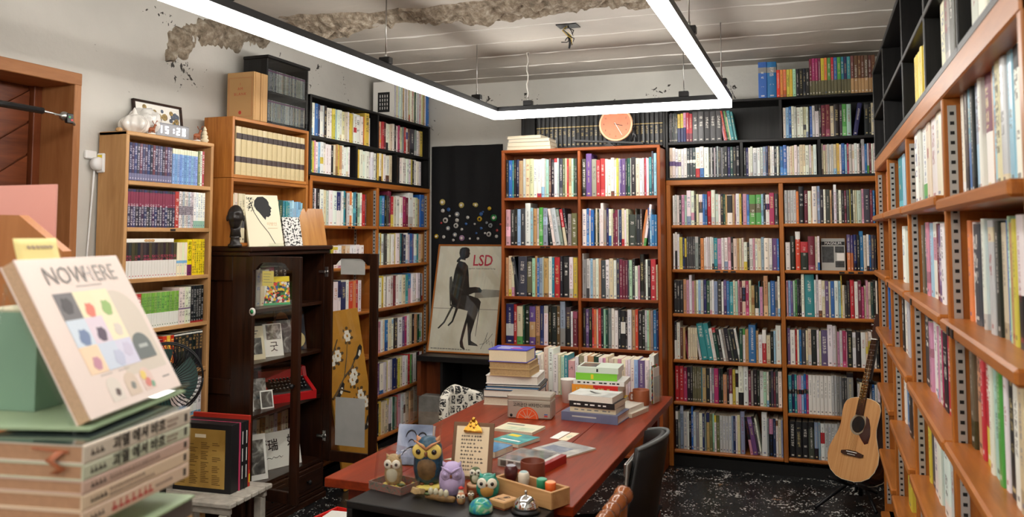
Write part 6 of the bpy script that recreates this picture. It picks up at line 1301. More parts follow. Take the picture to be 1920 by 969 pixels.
def owl(name, label, loc, rz, w, h, body, belly, eye='eye_white', iris=None, pup='pupil', *, tufts=True, eye_r=.3, eye_z=.72, wings=None, brow=None, depth=.85, feet=True):
    """owl figure looking along -y of its frame, w wide and h tall"""
    t = thing(name, label, 'owl figurine', loc, R_(rz)); r = w/2
    prof = [(0, 0), (.62, .0), (.86, .08), (1.0, .3), (.97, .5), (.9, .68), (.86, .8), (.7, .92), (.4, .985), (0, 1)]
    mb = MB(); mb.lathe([(a*r, b_*h) for a, b_ in prof], 28); mb.v = [(x, y*depth, z_) for x, y, z_ in mb.v]
    mb.build('body', MT[body], t)
    if belly: mb = MB().ball((0, -r*depth*.46, h*.36), (r*.74, r*depth*.62, h*.34), 18, 12); mb.build('belly', MT[belly], t)
    er = r*eye_r*1.45
    for s in (-1, 1):
        ey = -r*depth*.80
        Me = Matrix.Translation((s*er*.98, ey, h*eye_z)) @ Matrix.Rotation(R_(s*16), 4, 'Z') @ Matrix.Rotation(R_(90), 4, 'X')
        e = MB().lathe([(er, -.25*er), (er, .08*er), (er*.8, .2*er), (0, .26*er)], 20, M=Me).build('eye', MT[eye], t)
        if iris: MB().lathe([(er*.62, .2*er), (er*.5, .3*er), (0, .34*er)], 16, M=Me).build('iris', MT[iris], e)
        MB().lathe([(er*.36, .2*er), (er*.33, .36*er), (0, .42*er)], 14, M=Me).build('pupil', MT[pup], e)
    MB().lathe([(r*.12, 0), (r*.1, h*.05), (0, h*.12)], 10, M=Matrix.Translation((0, -r*depth*.98, h*(eye_z+.0))) @ Matrix.Rotation(R_(165), 4, 'X')).build('beak', MT['beak'], t)
    if tufts:
        for s in (-1, 1): MB().lathe([(r*.26, 0), (r*.16, h*.08), (0, h*.17)], 10, M=Matrix.Translation((s*r*.55, -r*.1, h*.88)) @ Matrix.Rotation(R_(s*28), 4, 'Y')).build('ear_tuft', MT[brow or body], t)
    if brow:
        for s in (-1, 1): MB().tube([(0, -r*depth*1.02, h*(eye_z+.06)), (s*r*.4, -r*depth*.98, h*(eye_z+.16)), (s*r*.85, -r*depth*.62, h*(eye_z+.22))], [r*.1, r*.09, r*.03], 8).build('brow', MT[brow], t)
    if wings:
        for s in (-1, 1): MB().ball((s*r*.82, r*.05, h*.42), (r*.26, r*depth*.7, h*.32), 14, 10).build('wing', MT[wings], t)
    if feet:
        for s in (-1, 1): MB().ball((s*r*.3, -r*depth*.62, h*.02), (r*.16, r*.2, h*.035), 10, 6).build('foot', MT['beak'], t)
    return t
plain('owl_tan', (190, 160, 110), .5, var=.25, bscale=90); plain('owl_brown', (120, 92, 58), .45, var=.25, bscale=60); plain('owl_blue', (38, 84, 110), .35, var=.4, bscale=120); plain('owl_lilac', (182, 164, 204), .6); plain('owl_green', (74, 88, 48), .4); plain('owl_cream', (196, 190, 164), .5); plain('owl_teal', (46, 160, 138), .3, coat=.4, var=.35, bscale=60); plain('owl_ochre', (190, 140, 70), .4); plain('copper', (186, 128, 88), .35); plain('moss_base', (206, 186, 92), .6); plain('bark', (150, 116, 70), .6, var=.3, bscale=70)
# owl in the clear box
t = thing('display_case', 'clear plastic case with patterned tray holding a tan owl', 'case', (-1.352, 2.352, TT), R_(-14)); noise_art('tray_pattern', [(70, 80, 70), (120, 110, 100), (150, 90, 80), (96, 120, 110)], 70)
w, d = .135, .105
for a in ((0, w, 0, .003), (0, w, d-.003, d), (0, .003, .003, d-.003), (w-.003, w, .003, d-.003)): bx(*a, 0, .024).build('tray_wall', MT['tray_pattern'], t)
bx(.003, w-.003, .003, d-.003, 0, .004).build('tray_floor', MT['door_wood_X'], t)
def dome(u, v):
    a = 2*math.pi*u; k = v; s = (1-.16*k) if k < .85 else (1-.136)*(1-((k-.85)/.15)**2*.35); c_, s_ = math.cos(a), math.sin(a); p = 5
    rr = 1/((abs(c_)**p+abs(s_)**p)**(1/p)); return (w/2+c_*rr*(w/2-.004)*s, d/2+s_*rr*(d/2-.004)*s, .02+.105*(k if k < .85 else .85+.15*math.sin((k-.85)/.15*math.pi/2)))
dm = MB().grid(48, 14, dome); n_ = 49; dm.f.append(tuple(14*n_+i for i in range(48))); dm.m.append(0); dm.sm.append(False); dm.build('clear_dome', MT['film'], t)
OW = owl('owl_figurine', 'tan owl with big white eyes inside the clear case', (-1.283, 2.388, TT+.0125), 12, .058, .092, 'owl_tan', 'owl_cream', 'eye_white', eye_r=.33, eye_z=.7)
MB().lathe([(.036, -.008), (.038, -.004), (.034, -.0002), (0, 0)], 24).build('base', MT['moss_base'], OW); MB().ball((.03, -.02, .003), (.014, .006, .004), 10, 6).build('leaf', MT['owl_green'], OW)
OW = owl('owl_figurine', 'large blue-winged owl with yellow eyes between case and clipboard', (-1.185, 2.44, TT+.012), 14, .098, .145, 'owl_blue', 'owl_brown', 'eye_yellow', eye_r=.34, eye_z=.72, brow='copper')
MB().lathe([(.055, -.012), (.058, -.006), (.052, -.0005), (0, 0)], 24).build('base', MT['moss_base'], OW)
owl('owl_figurine', 'pale lilac carved owl in front of the clipboard', (-1.078, 2.385, TT), 18, .074, .1, 'owl_lilac', 'owl_lilac', 'owl_lilac', 'owl_lilac', 'owl_lilac', eye_r=.32, eye_z=.68, wings='owl_lilac', brow='owl_lilac', feet=False)
t = thing('wood_stump', 'small round wooden stand under the green owl', 'stand', (-1.018, 2.43, TT)); MB().lathe([(0, 0), (.026, 0), (.027, .004), (.0265, .024), (.027, .026), (.0255, .0278), (0, .028)], 24).build('body', plain('stump_top', (206, 160, 124), .5), t); MB().lathe([(.0275, .002), (.028, .022)], 24, cap=False).build('bark', MT['mug_brown'], t)
owl('owl_figurine', 'small dark green owl standing on the wooden stump', (-1.018, 2.43, TT+.0285), 18, .036, .05, 'owl_green', 'owl_cream', 'eye_white', tufts=False, eye_r=.36, eye_z=.72, feet=False)
owl('owl_figurine', 'round turquoise and white painted owl beside the wooden tray', (-.965, 2.40, TT), 15, .066, .072, 'owl_teal', 'owl_ochre', 'eye_white', eye_r=.33, eye_z=.66, wings='owl_teal')
owl('owl_figurine', 'tiny brown owl in front of the wooden stump', (-1.0, 2.352, TT), 20, .02, .03, 'owl_brown', 'owl_tan', 'eye_white', eye_r=.34, eye_z=.7); 
owl('owl_figurine', 'tiny copper owl beside the branch ornament', (-1.018, 2.318, TT), 20, .026, .032, 'copper', 'owl_tan', 'eye_white', tufts=False, eye_r=.34, eye_z=.7)
OW = owl('owl_figurine', 'tiny red-capped owl next to the copper owl', (-1.03, 2.345, TT), 20, .018, .036, 'owl_cream', None, 'eye_white', tufts=False, eye_r=.34, eye_z=.66)
MB().lathe([(.008, .034), (.0085, .038), (0, .043)], 12).build('cap', MT['tape_red'], OW)
t = thing('owl_branch', 'carved branch ornament with a row of tiny owls', 'ornament', (-1.135, 2.318, TT), R_(-6)); MB().tube([(0, 0, .008), (.03, 0, .012), (.06, .002, .01), (.1, 0, .012)], [.005, .01, .011, .009], 10).build('branch', MT['bark'], t)
for k in range(4): o = MB().ball((.018+.018*k, 0, .026), (.008, .008, .012), 12, 8).build('small_owl', MT['owl_cream'], t)
MB().ball((.008, -.004, .018), (.012, .005, .004), 8, 6).build('leaf', MT['owl_green'], t)
t = thing('book_ornament', 'miniature tan open book ornament on the black shelf', 'ornament', (-1.168, 2.325, TT), R_(-12))
for s in (-1, 1): bx(min(0, s*.022), max(0, s*.022), -.014, .014, 0, .018, M=Matrix.Rotation(R_(-s*14), 4, 'Y') @ Matrix.Rotation(R_(-20), 4, 'X') @ Matrix.Translation((0, 0, .006)), b=.002).build('page_block', MT['owl_tan'], t)
t = thing('paperweight', 'blue and green glass dome paperweight with square reflection', 'paperweight', (-.935, 2.272, TT))
noise_art('dome_art', [(30, 90, 170), (50, 150, 150), (90, 170, 120), (200, 200, 180)], 45, .05); MB().lathe([(0, 0), (.033, 0), (.036, .006), (.034, .018), (.026, .03), (.014, .037), (0, .039)], 28).build('dome', MT['dome_art'], t)
t = thing('rubber_stamp', 'square wooden stamp block with printed bird design', 'stamp', (-.93, 2.322, TT), R_(-22)); bx(0, .062, 0, .062, .003, .024, b=.003).build('block', MT['pine_X'], t); bx(.002, .06, .002, .06, 0, .003).build('rubber', MT['mug_brown'], t)
mb = MB(); mb.tube([(.02, .015, .0243), (.035, .03, .0243), (.045, .045, .0243), (.035, .05, .0243), (.028, .035, .0243), (.04, .04, .0243)], .0012, 5); mb.tube([(.012, .012, .0243), (.05, .016, .0243)], .001, 5); mb.build('design', MT['ink_pen'], t)
t = thing('service_bell', 'chrome call bell on black foot at the shelf corner', 'bell', (-.812, 2.315, TT)); MB().lathe([(0, 0), (.04, 0), (.043, .003), (.041, .007), (.034, .011), (.03, .014), (0, .014)], 32).build('foot', MT['black_plastic'], t)
MB().lathe([(.036, .013), (.0365, .016), (.034, .026), (.027, .037), (.016, .044), (.006, .047), (0, .0475)], 36).build('bell', MT['chrome'], t); MB().lathe([(.004, .047), (.003, .052), (.0045, .057), (.004, .06), (0, .061)], 14).build('button', MT['steel'], t)
# ---- wooden tray with ink bottles
t = thing('wooden_tray', 'pale wooden tray lined in red holding ink bottles', 'tray', (-.965, 2.448, TZ+.0006), R_(-24)); w, d, h = .24, .085, .05
for a in ((0, w, 0, .01), (0, w, d-.01, d), (0, .01, .01, d-.01), (w-.01, w, .01, d-.01)): bx(*a, 0, h, b=.0015).build('wall', MT['pine_X'], t)
bx(.01, w-.01, .01, d-.01, 0, .006).build('floor', plain('felt_red', (120, 30, 34), .8), t)
ca, sa = math.cos(R_(-24)), math.sin(R_(-24))
for i, (x, r, hh, c, lb, cap) in enumerate(((.035, .021, .075, (70, 16, 22), 'dark red ink bottle with grey top in the wooden tray', (150, 150, 160)), (.09, .018, .066, (216, 206, 188), 'white ceramic bottle in the wooden tray', (150, 176, 176)), (.165, .0165, .06, (30, 130, 90), 'green capped ink pot in the wooden tray', (90, 170, 140)), (.2, .0165, .058, (230, 104, 40), 'orange capped ink pot in the wooden tray', (240, 170, 120)))):
    t = thing('ink_bottle', lb, 'bottle', (-.965+ca*x-sa*.042, 2.448+sa*x+ca*.042, TZ+.0075), group='ink bottles in the tray')
    pr = [(0, 0), (r*.72, 0), (r*.76, hh*.4), (r, hh*.62), (r, hh*.85), (r*.8, hh*.98), (r*.7, hh)] if i < 2 else [(0, 0), (r*.95, 0), (r*.95, hh*.5), (r, hh*.52), (r, hh*.97), (r*.92, hh)]
    MB().lathe(pr, 22).build('body', plain(f'ink_col_{i}', c, .3, coat=.4), t); MB().lathe([(pr[-1][0], hh), (pr[-1][0]*.8, hh+.002), (0, hh+.002)], 18, cap=False).build('cap', plain(f'ink_cap_{i}', cap, .35), t)

# ================================================================ chairs
plain('chair_black', (12, 12, 13), .5); plain('chair_grey', (96, 100, 100), .4); plain('seat_cloth', (20, 20, 22), .9)
t = thing('shell_chair', 'black upholstered chair with curved grey-rimmed back at the table', 'chair', (-.80, 3.02, 0), R_(-90+4))
# frame: x width, y backwards; rotated so that its back is on the +X side
def bk(u, v, off=0.):
    a = (u-.5)*2.1; rr = .235+off; zz = .40+.44*v; fl = 1-.28*max(0, v-.55)/.45
    return (rr*math.sin(a)*fl, .03+rr*math.cos(a)*.72+.07*v, zz-.06*v*(1-math.cos(a)) if v > .5 else zz)
for nm, off, mt in (('back_cushion', -.022, 'chair_black'), ('back_shell', .006, 'chair_black')):
    mb = MB().grid(30, 10, lambda u, v: bk(u, v, off)); o = mb.build(nm, MT[mt], t); o.modifiers.new('thickness', 'SOLIDIFY').thickness = .018 if nm == 'back_cushion' else .008
MB().tube([bk(u/24, 1.0, .012) for u in range(25)], .007, 8).build('back_rim', MT['chair_grey'], t)
MB().prism([(.23*math.sin(a*.3142)*(1 if True else 1), .21*math.cos(a*.3142)) for a in range(20)], .405, .455).build('seat', MT['seat_cloth'], t)
MB().tube([(0, 0, .06), (0, 0, .41)], .025, 12).build('column', MT['chrome'], t)
for k in range(4): a = R_(45+90*k); MB().tube([(0, 0, .07), (.24*math.cos(a), .24*math.sin(a), .02)], [.016, .012], 8).build('leg', MT['chrome'], t)
# dark coat over it, laptop against the back
t = thing('laptop', 'closed silver laptop standing between the chair back and the table', 'laptop', (-.66, 2.83, .458), rot=(0, R_(4), 0)); bx(0, .008, 0, .22, 0, .315, b=.002).build('base', MT['steel'], t); bx(.0085, .014, 0, .22, 0, .315, b=.002).build('screen_lid', MT['strip_metal'], t)
for k in range(2): bx(.002, .006, -.0006, .001, .24+.02*k, .252+.02*k).build('port', MT['ink_black'], t)
mb = MB()
def coat(u, v):
    x = -.79+.2*u; y = 2.72+.5*v; return (x+.02*math.sin(v*9), y, .56-.12*abs(u-.55)-.03*math.sin(v*7+u*5)+.02*mnoise.noise((x*14, y*14, 0)))
mb.grid(20, 30, coat); o = mb.build('coat', MT['seat_cloth']); tag(o, 'black coat heaped on the chair under the table edge', 'coat'); o.modifiers.new('thickness', 'SOLIDIFY').thickness = .06
# turned wooden chair
plain('turned_wood', (150, 84, 38), .22, coat=.4)
t = thing('wooden_chair', 'varnished wooden chair with turned back rail nearest the viewer', 'chair', (-.73, 2.12, 0), R_(-90))
def turned(p0, p1, r, n=44):
    a, b_ = Vector(p0), Vector(p1); pts = []; rs = []
    for k in range(n+1):
        u = k/n; pts.append(a.lerp(b_, u)); e = abs(u-.5)*2; w_ = r*(.78+.22*abs(math.cos(u*math.pi*6)))*(1 if e < .9 else 1.15); rs.append(w_*(0.75 if abs((u*9) % 1-.5) < .06 else 1))
    return pts, rs
MB().tube(*turned((-.225, .2, .82), (.225, .2, .82), .024), 14).build('top_rail', MT['turned_wood'], t)
for s in (-1, 1):
    MB().tube([(s*.19, .19, 0), (s*.19, .18, .44), (s*.2, .2, .82)], [.016, .02, .017], 10).build('rear_leg', MT['turned_wood'], t); MB().tube([(s*.19, .6, 0), (s*.18, .59, .43)], [.015, .02], 10).build('front_leg', MT['turned_wood'], t)
for k in range(5): MB().tube([(-.13+.065*k, .185, .45), (-.135+.0675*k, .2, .82)], .009, 8).build('spindle', MT['turned_wood'], t)
bx(-.21, .21, .18, .62, .43, .455, b=.008).build('seat', MT['turned_wood'], t)
# patterned chair on the far side
m, nt, b = nodes('pattern_cloth'); tc = N(nt, 'ShaderNodeTexCoord'); v = N(nt, 'ShaderNodeTexVoronoi', feature='DISTANCE_TO_EDGE'); v.inputs['Scale'].default_value = 20; v.inputs['Randomness'].default_value = .35; nt.links.new(tc.outputs['Object'], v.inputs['Vector'])
n2 = N(nt, 'ShaderNodeTexNoise'); n2.inputs['Scale'].default_value = 110; nt.links.new(tc.outputs['Object'], n2.inputs['Vector'])
nt.links.new(mixc(nt, math_(nt, 'LESS_THAN', v.outputs['Distance'], .1), ramp(nt, n2.outputs['Fac'], [(0, (30, 30, 32)), (.52, (200, 196, 186))], 'CONSTANT'), col(222, 218, 206)), b.inputs['Base Color']); b.inputs['Roughness'].default_value = .85
t = thing('tub_chair', 'round-backed chair in black and white patterned cloth behind table', 'chair', (-1.74, 4.13, 0), R_(60))
def tb(u, v):
    a = (u-.5)*2.3; rr = .15*(1-.25*max(0, v-.6)); zz = .40+.335*v*(1-.16*abs(u-.5)*2)
    return (rr*math.sin(a), rr*math.cos(a)+.04*v, zz)
mb = MB().grid(26, 10, tb); o = mb.build('backrest', MT['pattern_cloth'], t); md = o.modifiers.new('thickness', 'SOLIDIFY'); md.thickness = .05; md.offset = 0; o.modifiers.new('round', 'SUBSURF').render_levels = 1
MB().lathe([(0, .38), (.15, .38), (.165, .4), (.165, .45), (.15, .47), (0, .475)], 26).build('seat', MT['pattern_cloth'], t)
for k in range(4): a = R_(45+90*k); MB().tube([(.13*math.cos(a), .13*math.sin(a), .385), (.17*math.cos(a), .17*math.sin(a), 0)], [.014, .01], 8).build('leg', MT['black_metal'], t)
# red tray on the floor side
t = thing('plastic_basket', 'bright red plastic basket on a low stool beside the table leg', 'basket', (-2.17, 3.28, .22), R_(-8)); plain('basket_red', (214, 36, 30), .35)
for a in ((0, .26, 0, .008), (0, .26, .16, .168), (0, .008, .008, .16), (.252, .26, .008, .16)): bx(*a, 0, .06, b=.002).build('wall', MT['basket_red'], t)
bx(.008, .252, .008, .16, 0, .006).build('floor', MT['basket_red'], t)
t2 = thing('folded_paper', 'white folded paper in the red basket', 'paper', (-2.14, 3.3, .2265), R_(5)); bx(0, .12, 0, .1, 0, .05, b=.004).build('sheet', MT['paper_white'], t2)
t3 = thing('low_stool', 'low dark wooden stool under the red basket', 'stool', (-2.18, 3.27, 0), R_(-8)); bx(0, .28, 0, .19, .19, .2195, b=.003).build('seat', MT['walnut_X'], t3)
for x in (.01, .24):
    for y in (.01, .15): bx(x, x+.03, y, y+.03, 0, .19, b=.002).build('leg', MT['walnut_Z'], t3)
# ================================================================ foreground: display counter with stacked books
n0 = Vector((.985, .169, 0)); FR = math.atan2(.169, .985)
def fg(x, y): return (-.826+x*math.cos(FR)-y*math.sin(FR), .765+x*math.sin(FR)+y*math.cos(FR))
t = thing('display_counter', 'pale wooden display counter carrying the stacked books at the entrance', 'counter', (*fg(-.4, -.12), 0), FR)
bx(0, .42, 0, .5, 1.035, 1.06, b=.003).build('top_board', MT['pine_X'], t); bx(.02, .4, .02, .48, .0, 1.035, b=.003).build('body', MT['pine_Z'], t)
zz = 1.0605
gq = 'books stacked at the entrance'
def fbook(label, th, c, marks=None, dx=0, dy=0, w=.15, l=.225, pages='page_tan2', z=None):
    global zz
    x, y = fg(dx, dy)
    t = thing('hardcover_book', label, 'book', (x, y, zz), FR, group=gq); cm = plain('fg_cover_%d' % int(zz*10000), c, .42)
    mb = MB(); mb.box(-w, 0, 0, l, 0, .0022, b=.0006); mb.box(-w, 0, 0, l, th-.0022, th, b=.0006); mb.box(-.0028, 0.0006, 0, l, .001, th-.001, b=.001)
    mb.build('cover', cm, t); bx(-w+.003, -.0029, .001, l-.003, .0022, th-.0022).build('pages', MT[pages], t)
    zz += th+.0003
    return t, th
plain('page_tan2', (188, 144, 112), .8, var=.06, bscale=120)
for i, (th, c, lb) in enumerate(((.034, (196, 190, 180), 'grey book low in the entrance stack'), (.03, (120, 100, 130), 'dusty purple book low in the entrance stack'), (.019, (196, 152, 92), 'ochre book in the entrance stack'), (.026, (96, 92, 88), 'dark grey book in the entrance stack under the acrylic sheet'))):
    fbook(lb, th, c, dx=-.004+.002*i, dy=.02-.004*i)
t = thing('acrylic_sheet', 'pale green acrylic sheet between the stacked books', 'acrylic sheet', (*fg(-.16, -.0), zz), FR); bx(0, .168, 0, .23, 0, .003).build('sheet', MT['green_acrylic'], t); zz += .0033
plain('fg_ink', (52, 48, 46), .5); plain('fg_ink_soft', (150, 128, 116), .5); plain('fg_ink_red', (196, 92, 84), .5)
SPX = (R_(90), 0, R_(90))
zz = max(zz, 1.30-.0225-.019-.016-.019-.021-.0015)
def smarks(t, th, mat, y0, y1, n, hh, zc=.5):
    mb = MB(); y = y0
    while y < y1: l_ = rnd.uniform(.6, 1)*hh; mb.box(.0006, .001, y, y+l_, th*zc-hh/2, th*zc-hh/2+hh*rnd.uniform(.3, .5)); mb.box(.0006, .001, y+l_*.2, y+l_*.45, th*zc-hh/2, th*zc+hh/2); y += l_*1.3
    o = mb.build('spine_marks', MT[mat], t); o['kind'] = 'stuff'
t, th = fbook('pale book with red spine title, lowest above the acrylic sheet', .021, (222, 196, 172)); smarks(t, th, 'fg_ink_red', .055, .13, 5, .011); smarks(t, th, 'fg_ink', .015, .04, 3, .006); smarks(t, th, 'fg_ink_soft', .145, .18, 3, .004); bx(.0006, .001, .21, .216, .005, .015).build('publisher_mark', MT['fg_ink'], t)
t, th = fbook('pale book with two-line brown spine title in the entrance stack', .019, (224, 200, 172)); smarks(t, th, 'fg_ink_soft', .05, .12, 6, .004, .68); smarks(t, th, 'fg_ink_soft', .05, .14, 6, .004, .34); smarks(t, th, 'fg_ink', .015, .04, 3, .006); bx(.0006, .001, .21, .216, .005, .014).build('publisher_mark', MT['fg_ink'], t)
t, th = fbook('thin pinkish book with faint title in the entrance stack', .016, (206, 176, 160)); smarks(t, th, 'fg_ink_soft', .05, .15, 6, .006); smarks(t, th, 'fg_ink', .015, .04, 3, .006); bx(.0006, .001, .21, .216, .004, .012).build('publisher_mark', MT['fg_ink'], t)
plain('ribbon', (168, 96, 62), .4)
for i, (th_, c, lb) in enumerate(((.019, (200, 204, 180), 'pale green book with bold black Korean title, second from top of stack'), (.0225, (214, 202, 186), 'pale beige book with bold black Korean title topping the stack'))):
    t, th = fbook(lb, th_, c); link('lettering', text_mesh('괴델 에셔 바흐', .0175, MT['fg_ink'], bold=.0005, align='LEFT', sx=1.05), t, (.0013, .052, th/2), SPX)
    smarks(t, th, 'fg_ink', .013, .037, 3, .007); smarks(t, th, 'fg_ink_soft', .168, .195, 3, .004, .65); smarks(t, th, 'fg_ink_soft', .168, .19, 3, .004, .35); bx(.0006, .001, .21, .216, .005, .016).build('publisher_mark', MT['fg_ink'], t)
    if i == 0: continue
    rb = MB(); rb.add([(-.07, -.0004, th*.8), (-.02, -.0004, th*.72), (-.02, -.001, th*.55), (-.07, -.001, th*.7)], [(0, 1, 2, 3)]); pts = [(-.035, -.002, th*.65), (-.048, -.006, .2*th), (-.03, -.006, -.2*th), (-.042, -.004, -.5*th)]
    rb.grid(1, 3, lambda u, v: (pts[int(v*3+.01)][0]+.012*u, pts[int(v*3+.01)][1], pts[int(v*3+.01)][2])); o = rb.build('ribbon_marker', MT['ribbon'], t); o.modifiers.new('thickness', 'SOLIDIFY').thickness = .0006
bx(-.149, -.003, .0, .2245, .0226, .0231).build('top_cover', plain('cover_gloss', (46, 54, 55), .12, coat=.6), t)
zz += .0006
TOPZ = zz
# clear cover + green tray on the stack
t = thing('acrylic_tray', 'pale green acrylic tray lying on top of the book stack', 'tray', (-.862, .807, TOPZ), math.atan2(.2822, .9594)); bx(-.3, 0, 0, .26, .004, .007).build('sheet', MT['green_acrylic'], t); bx(-.15, -.03, .03, .16, 0, .004).build('pad', MT['black_plastic'], t)
t = thing('acrylic_box', 'green acrylic upright box behind the display book', 'box', (*fg(-.27, .12), TOPZ+.0075), FR)
plain('jade', (128, 160, 140), .3); 
for a in ((0, .1, 0, .004), (0, .1, .1, .104), (0, .004, .004, .1), (.096, .1, .004, .1)): bx(*a, 0, .135).build('wall', MT['jade'], t)
bx(.0, .1, 0, .104, .135, .138).build('lid', plain('jade_lid', (190, 186, 160), .5), t)
t = thing('metal_clip', 'small metal clip on the green acrylic tray', 'clip', (*fg(-.13, .13), TOPZ+.0075), FR); bx(0, .016, 0, .014, 0, .01, b=.002).build('body', MT['steel'], t); MB().tube([(.016, .007, .006), (.035, .007, .008)], .002, 8).build('pin', MT['steel'], t)
# NOW HERE book
Nu = Vector((-.2822, .9594, 0)); Nn = Vector((.9594, .2822, 0)); th_ = R_(29); Nv = (-math.sin(th_)*Nn+math.cos(th_)*Vector((0, 0, 1)))
Nf = Nu.cross(Nv); M_ = Matrix(((Nu.x, -Nf.x, Nv.x, 0), (Nu.y, -Nf.y, Nv.y, 0), (Nu.z, -Nf.z, Nv.z, 0), (0, 0, 0, 1)))
P0 = Vector((-.871, .818, 1.55-.235))
t = thing('display_book', 'pale pink NOW HERE book displayed on a clear stand in front', 'book', P0); t.rotation_euler = M_.to_euler()
BW, BH, BT = .245, .232, .022
plain('cover_pink', (232, 214, 206), .4); plain('page_pink', (214, 178, 146), .75, var=.08, bscale=300)
bx(0, BW, 0, .0025, 0, BH, b=.0008).build('front_cover', MT['cover_pink'], t); bx(0, BW, BT-.0025, BT, 0, BH, b=.0008).build('back_cover', MT['cover_pink'], t); bx(.001, BW-.002, .0025, BT-.0025, .002, BH-.001).build('pages', MT['page_pink'], t); bx(BW-.002, BW, .0025, BT-.0025, 0, BH).build('spine', MT['cover_pink'], t)
def cf(u0, u1, v0, v1, c, nm='cover_print', z=.0004, par=None):
    key = 'cp_%d_%d_%d' % c; m = MT[key] if key in MT else plain(key, c, .45)
    return bx(u0*BW, u1*BW, -z, .0002, (1-v1)*BH, (1-v0)*BH).build(nm, m, par or t)
def arch(u0, u1, v0, v1, c, z, nm='cover_arch'):
    key = 'cp_%d_%d_%d' % c; m = MT[key] if key in MT else plain(key, c, .45)
    x0, x1, z0, z1 = u0*BW, u1*BW, (1-v1)*BH, (1-v0)*BH; r = (x1-x0)/2; rz_ = min(r*.9, (z1-z0)*.8)
    pts = [(x0, z0), (x1, z0)]+[((x0+x1)/2+r*math.cos(math.pi*k/14), z1-rz_+rz_*math.sin(math.pi*k/14)) for k in range(15)]
    return flat(pts, m, t, nm, -z, z)
plain('title_grey', (122, 118, 116), .5); plain('title_pale', (200, 190, 188), .5); plain('title_mid', (160, 154, 150), .5)
link('lettering', text_mesh('NOW', .038, MT['title_grey'], align='LEFT', sx=1.0), t, (.17*BW, -.0008, .875*BH), FACE_NY)
link('lettering', text_mesh('H', .038, MT['title_pale'], align='LEFT'), t, (.53*BW, -.0008, .875*BH), FACE_NY); link('lettering', text_mesh('ERE', .038, MT['title_mid'], align='LEFT', sx=.95), t, (.65*BW, -.0008, .875*BH), FACE_NY)
cf(.42, .68, .195, .203, (176, 166, 162))
arch(.5, .95, .25, .83, (214, 202, 188), .0003)
for (u, v, c) in ((0, 0, (112, 108, 112)), (1, 0, (240, 228, 192)), (2, 0, (242, 230, 196)), (0, 1, (208, 220, 234)), (1, 1, (226, 210, 224)), (2, 1, (242, 232, 200)), (0, 2, (244, 214, 182)), (1, 2, (206, 216, 234)), (2, 2, (214, 212, 234))):
    cf(.17+.175*u, .345+.175*u, .235+.175*v, .41+.175*v, c, 'cover_tile', .0006)
def blob(u, v, r, c):
    key = 'cp_%d_%d_%d' % c; m = MT[key] if key in MT else plain(key, c, .45)
    flat([(u*BW+r*BW*math.cos(k*.52)*(1+.2*math.sin(k*2.1)), (1-v)*BH+r*BH*1.1*math.sin(k*.52)*(1+.15*math.cos(k*3))) for k in range(12)], m, t, 'cover_figure', -.0009, .0009)
for a in ((.25, .32, .05, (70, 66, 70)), (.44, .365, .045, (226, 122, 104)), (.61, .365, .05, (150, 186, 110)), (.27, .53, .05, (112, 132, 172)), (.44, .53, .045, (84, 66, 90)), (.62, .52, .04, (222, 210, 200)), (.27, .7, .04, (200, 140, 160)), (.5, .7, .05, (190, 196, 222)), (.62, .66, .045, (206, 200, 224))): blob(*a)
arch(.69, .89, .57, .75, (98, 106, 106), .0010); cf(.74, .84, .65, .675, (176, 182, 180), 'cover_mark', .0013)
for (u, c) in ((.25, (224, 214, 204)), (.43, (216, 196, 178)), (.6, (228, 200, 190))): arch(u, u+.13, .80, .95, c, .0005)
for a in ((.33, .9, .022, (90, 70, 66)), (.5, .89, .022, (130, 132, 128)), (.64, .85, .03, (234, 206, 110)), (.66, .9, .03, (220, 130, 120)), (.7, .92, .02, (120, 170, 140))): blob(*a)
cf(.84, .92, .895, .903, (110, 104, 102)); cf(.25, .36, .775, .78, (170, 160, 156)); cf(.43, .54, .775, .78, (170, 160, 156))
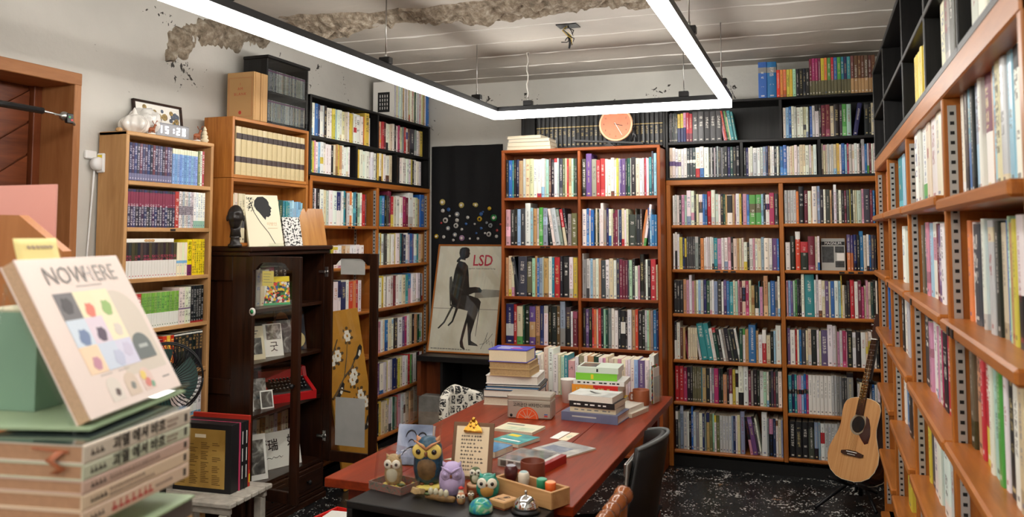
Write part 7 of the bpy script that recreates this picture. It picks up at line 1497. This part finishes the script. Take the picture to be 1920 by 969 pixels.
# clear stand
st = thing('book_stand', 'clear acrylic easel under the NOW HERE book', 'stand', P0); st.rotation_euler = M_.to_euler()
bx(-.004, BW+.012, BT+.001, BT+.004, -.004, BH*.9).build('back_plate', MT['acrylic'], st); bx(-.006, BW+.014, -.004, BT+.004, -.0045, -.0012).build('ledge', MT['acrylic'], st); bx(-.006, BW+.014, -.007, -.004, -.0045, .0005).build('lip', MT['acrylic'], st)
MB().tube([(0, BT+.003, BH*.88), (-.03, BT+.1, .05)], .0015, 6).build('back_leg', MT['acrylic'], st)
nt_ = thing('sticky_note', 'yellow handwritten sticky note tucked behind the NOW HERE book', 'note', P0); nt_.rotation_euler = M_.to_euler()
mb = MB().grid(6, 8, lambda u, v: (.045+.095*u, BT+.006-.012*v*v, BH*.85+.075*v)); o = mb.build('note', MT['note_yellow'] if False else plain('note_pale', (232, 218, 150), .7), nt_); o.modifiers.new('thickness', 'SOLIDIFY').thickness = .0004
mb = MB()
for i in range(3):
    x = .07+.006*i
    while x < .125: l_ = rnd.uniform(.005, .009); v_ = .82-.3*i; zv = BH*.85+.075*v_; yv = BT+.0052-.012*v_*v_; mb.box(x, x+l_, yv-.0006, yv-.0002, zv, zv+.0022); mb.box(x+l_*.3, x+l_*.5, yv-.0006, yv-.0002, zv-.002, zv+.004); x += l_*1.2
o = mb.build('handwriting', MT['fg_ink_soft'], nt_); o['kind'] = 'stuff'
# plywood panel and pink board at the edge of the view
t = thing('plywood_panel', 'plywood panel with clipped corner at the edge of the doorway side', 'panel', (-1.72, 1.16, 0)); out = [(0, 0), (.40, 0), (.40, 1.52), (.34, 1.555), (.285, 1.588), (0, 1.594)]
wood('plywood', (160, 98, 52), (188, 124, 74), 'Z', rough=.45, streak=6); MB().prism(out, 0, .02, M=Matrix(((1, 0, 0, 0), (0, 0, 1, 0), (0, 1, 0, 0), (0, 0, 0, 1)))).build('board', MT['plywood'], t); bx(.0, .4, -.12, .15, 0, .03, b=.003).build('foot', MT['plywood'], t)
t = thing('pink_board', 'pink paperboard standing behind the plywood panel', 'board', (-1.86, 1.36, 0)); bx(0, .285, 0, .006, 0, 1.662).build('board', plain('pink_card', (222, 158, 146), .6), t); bx(.02, .26, -.06, .08, 0, .02).build('foot', plain('pink_foot', (210, 150, 140), .6), t)
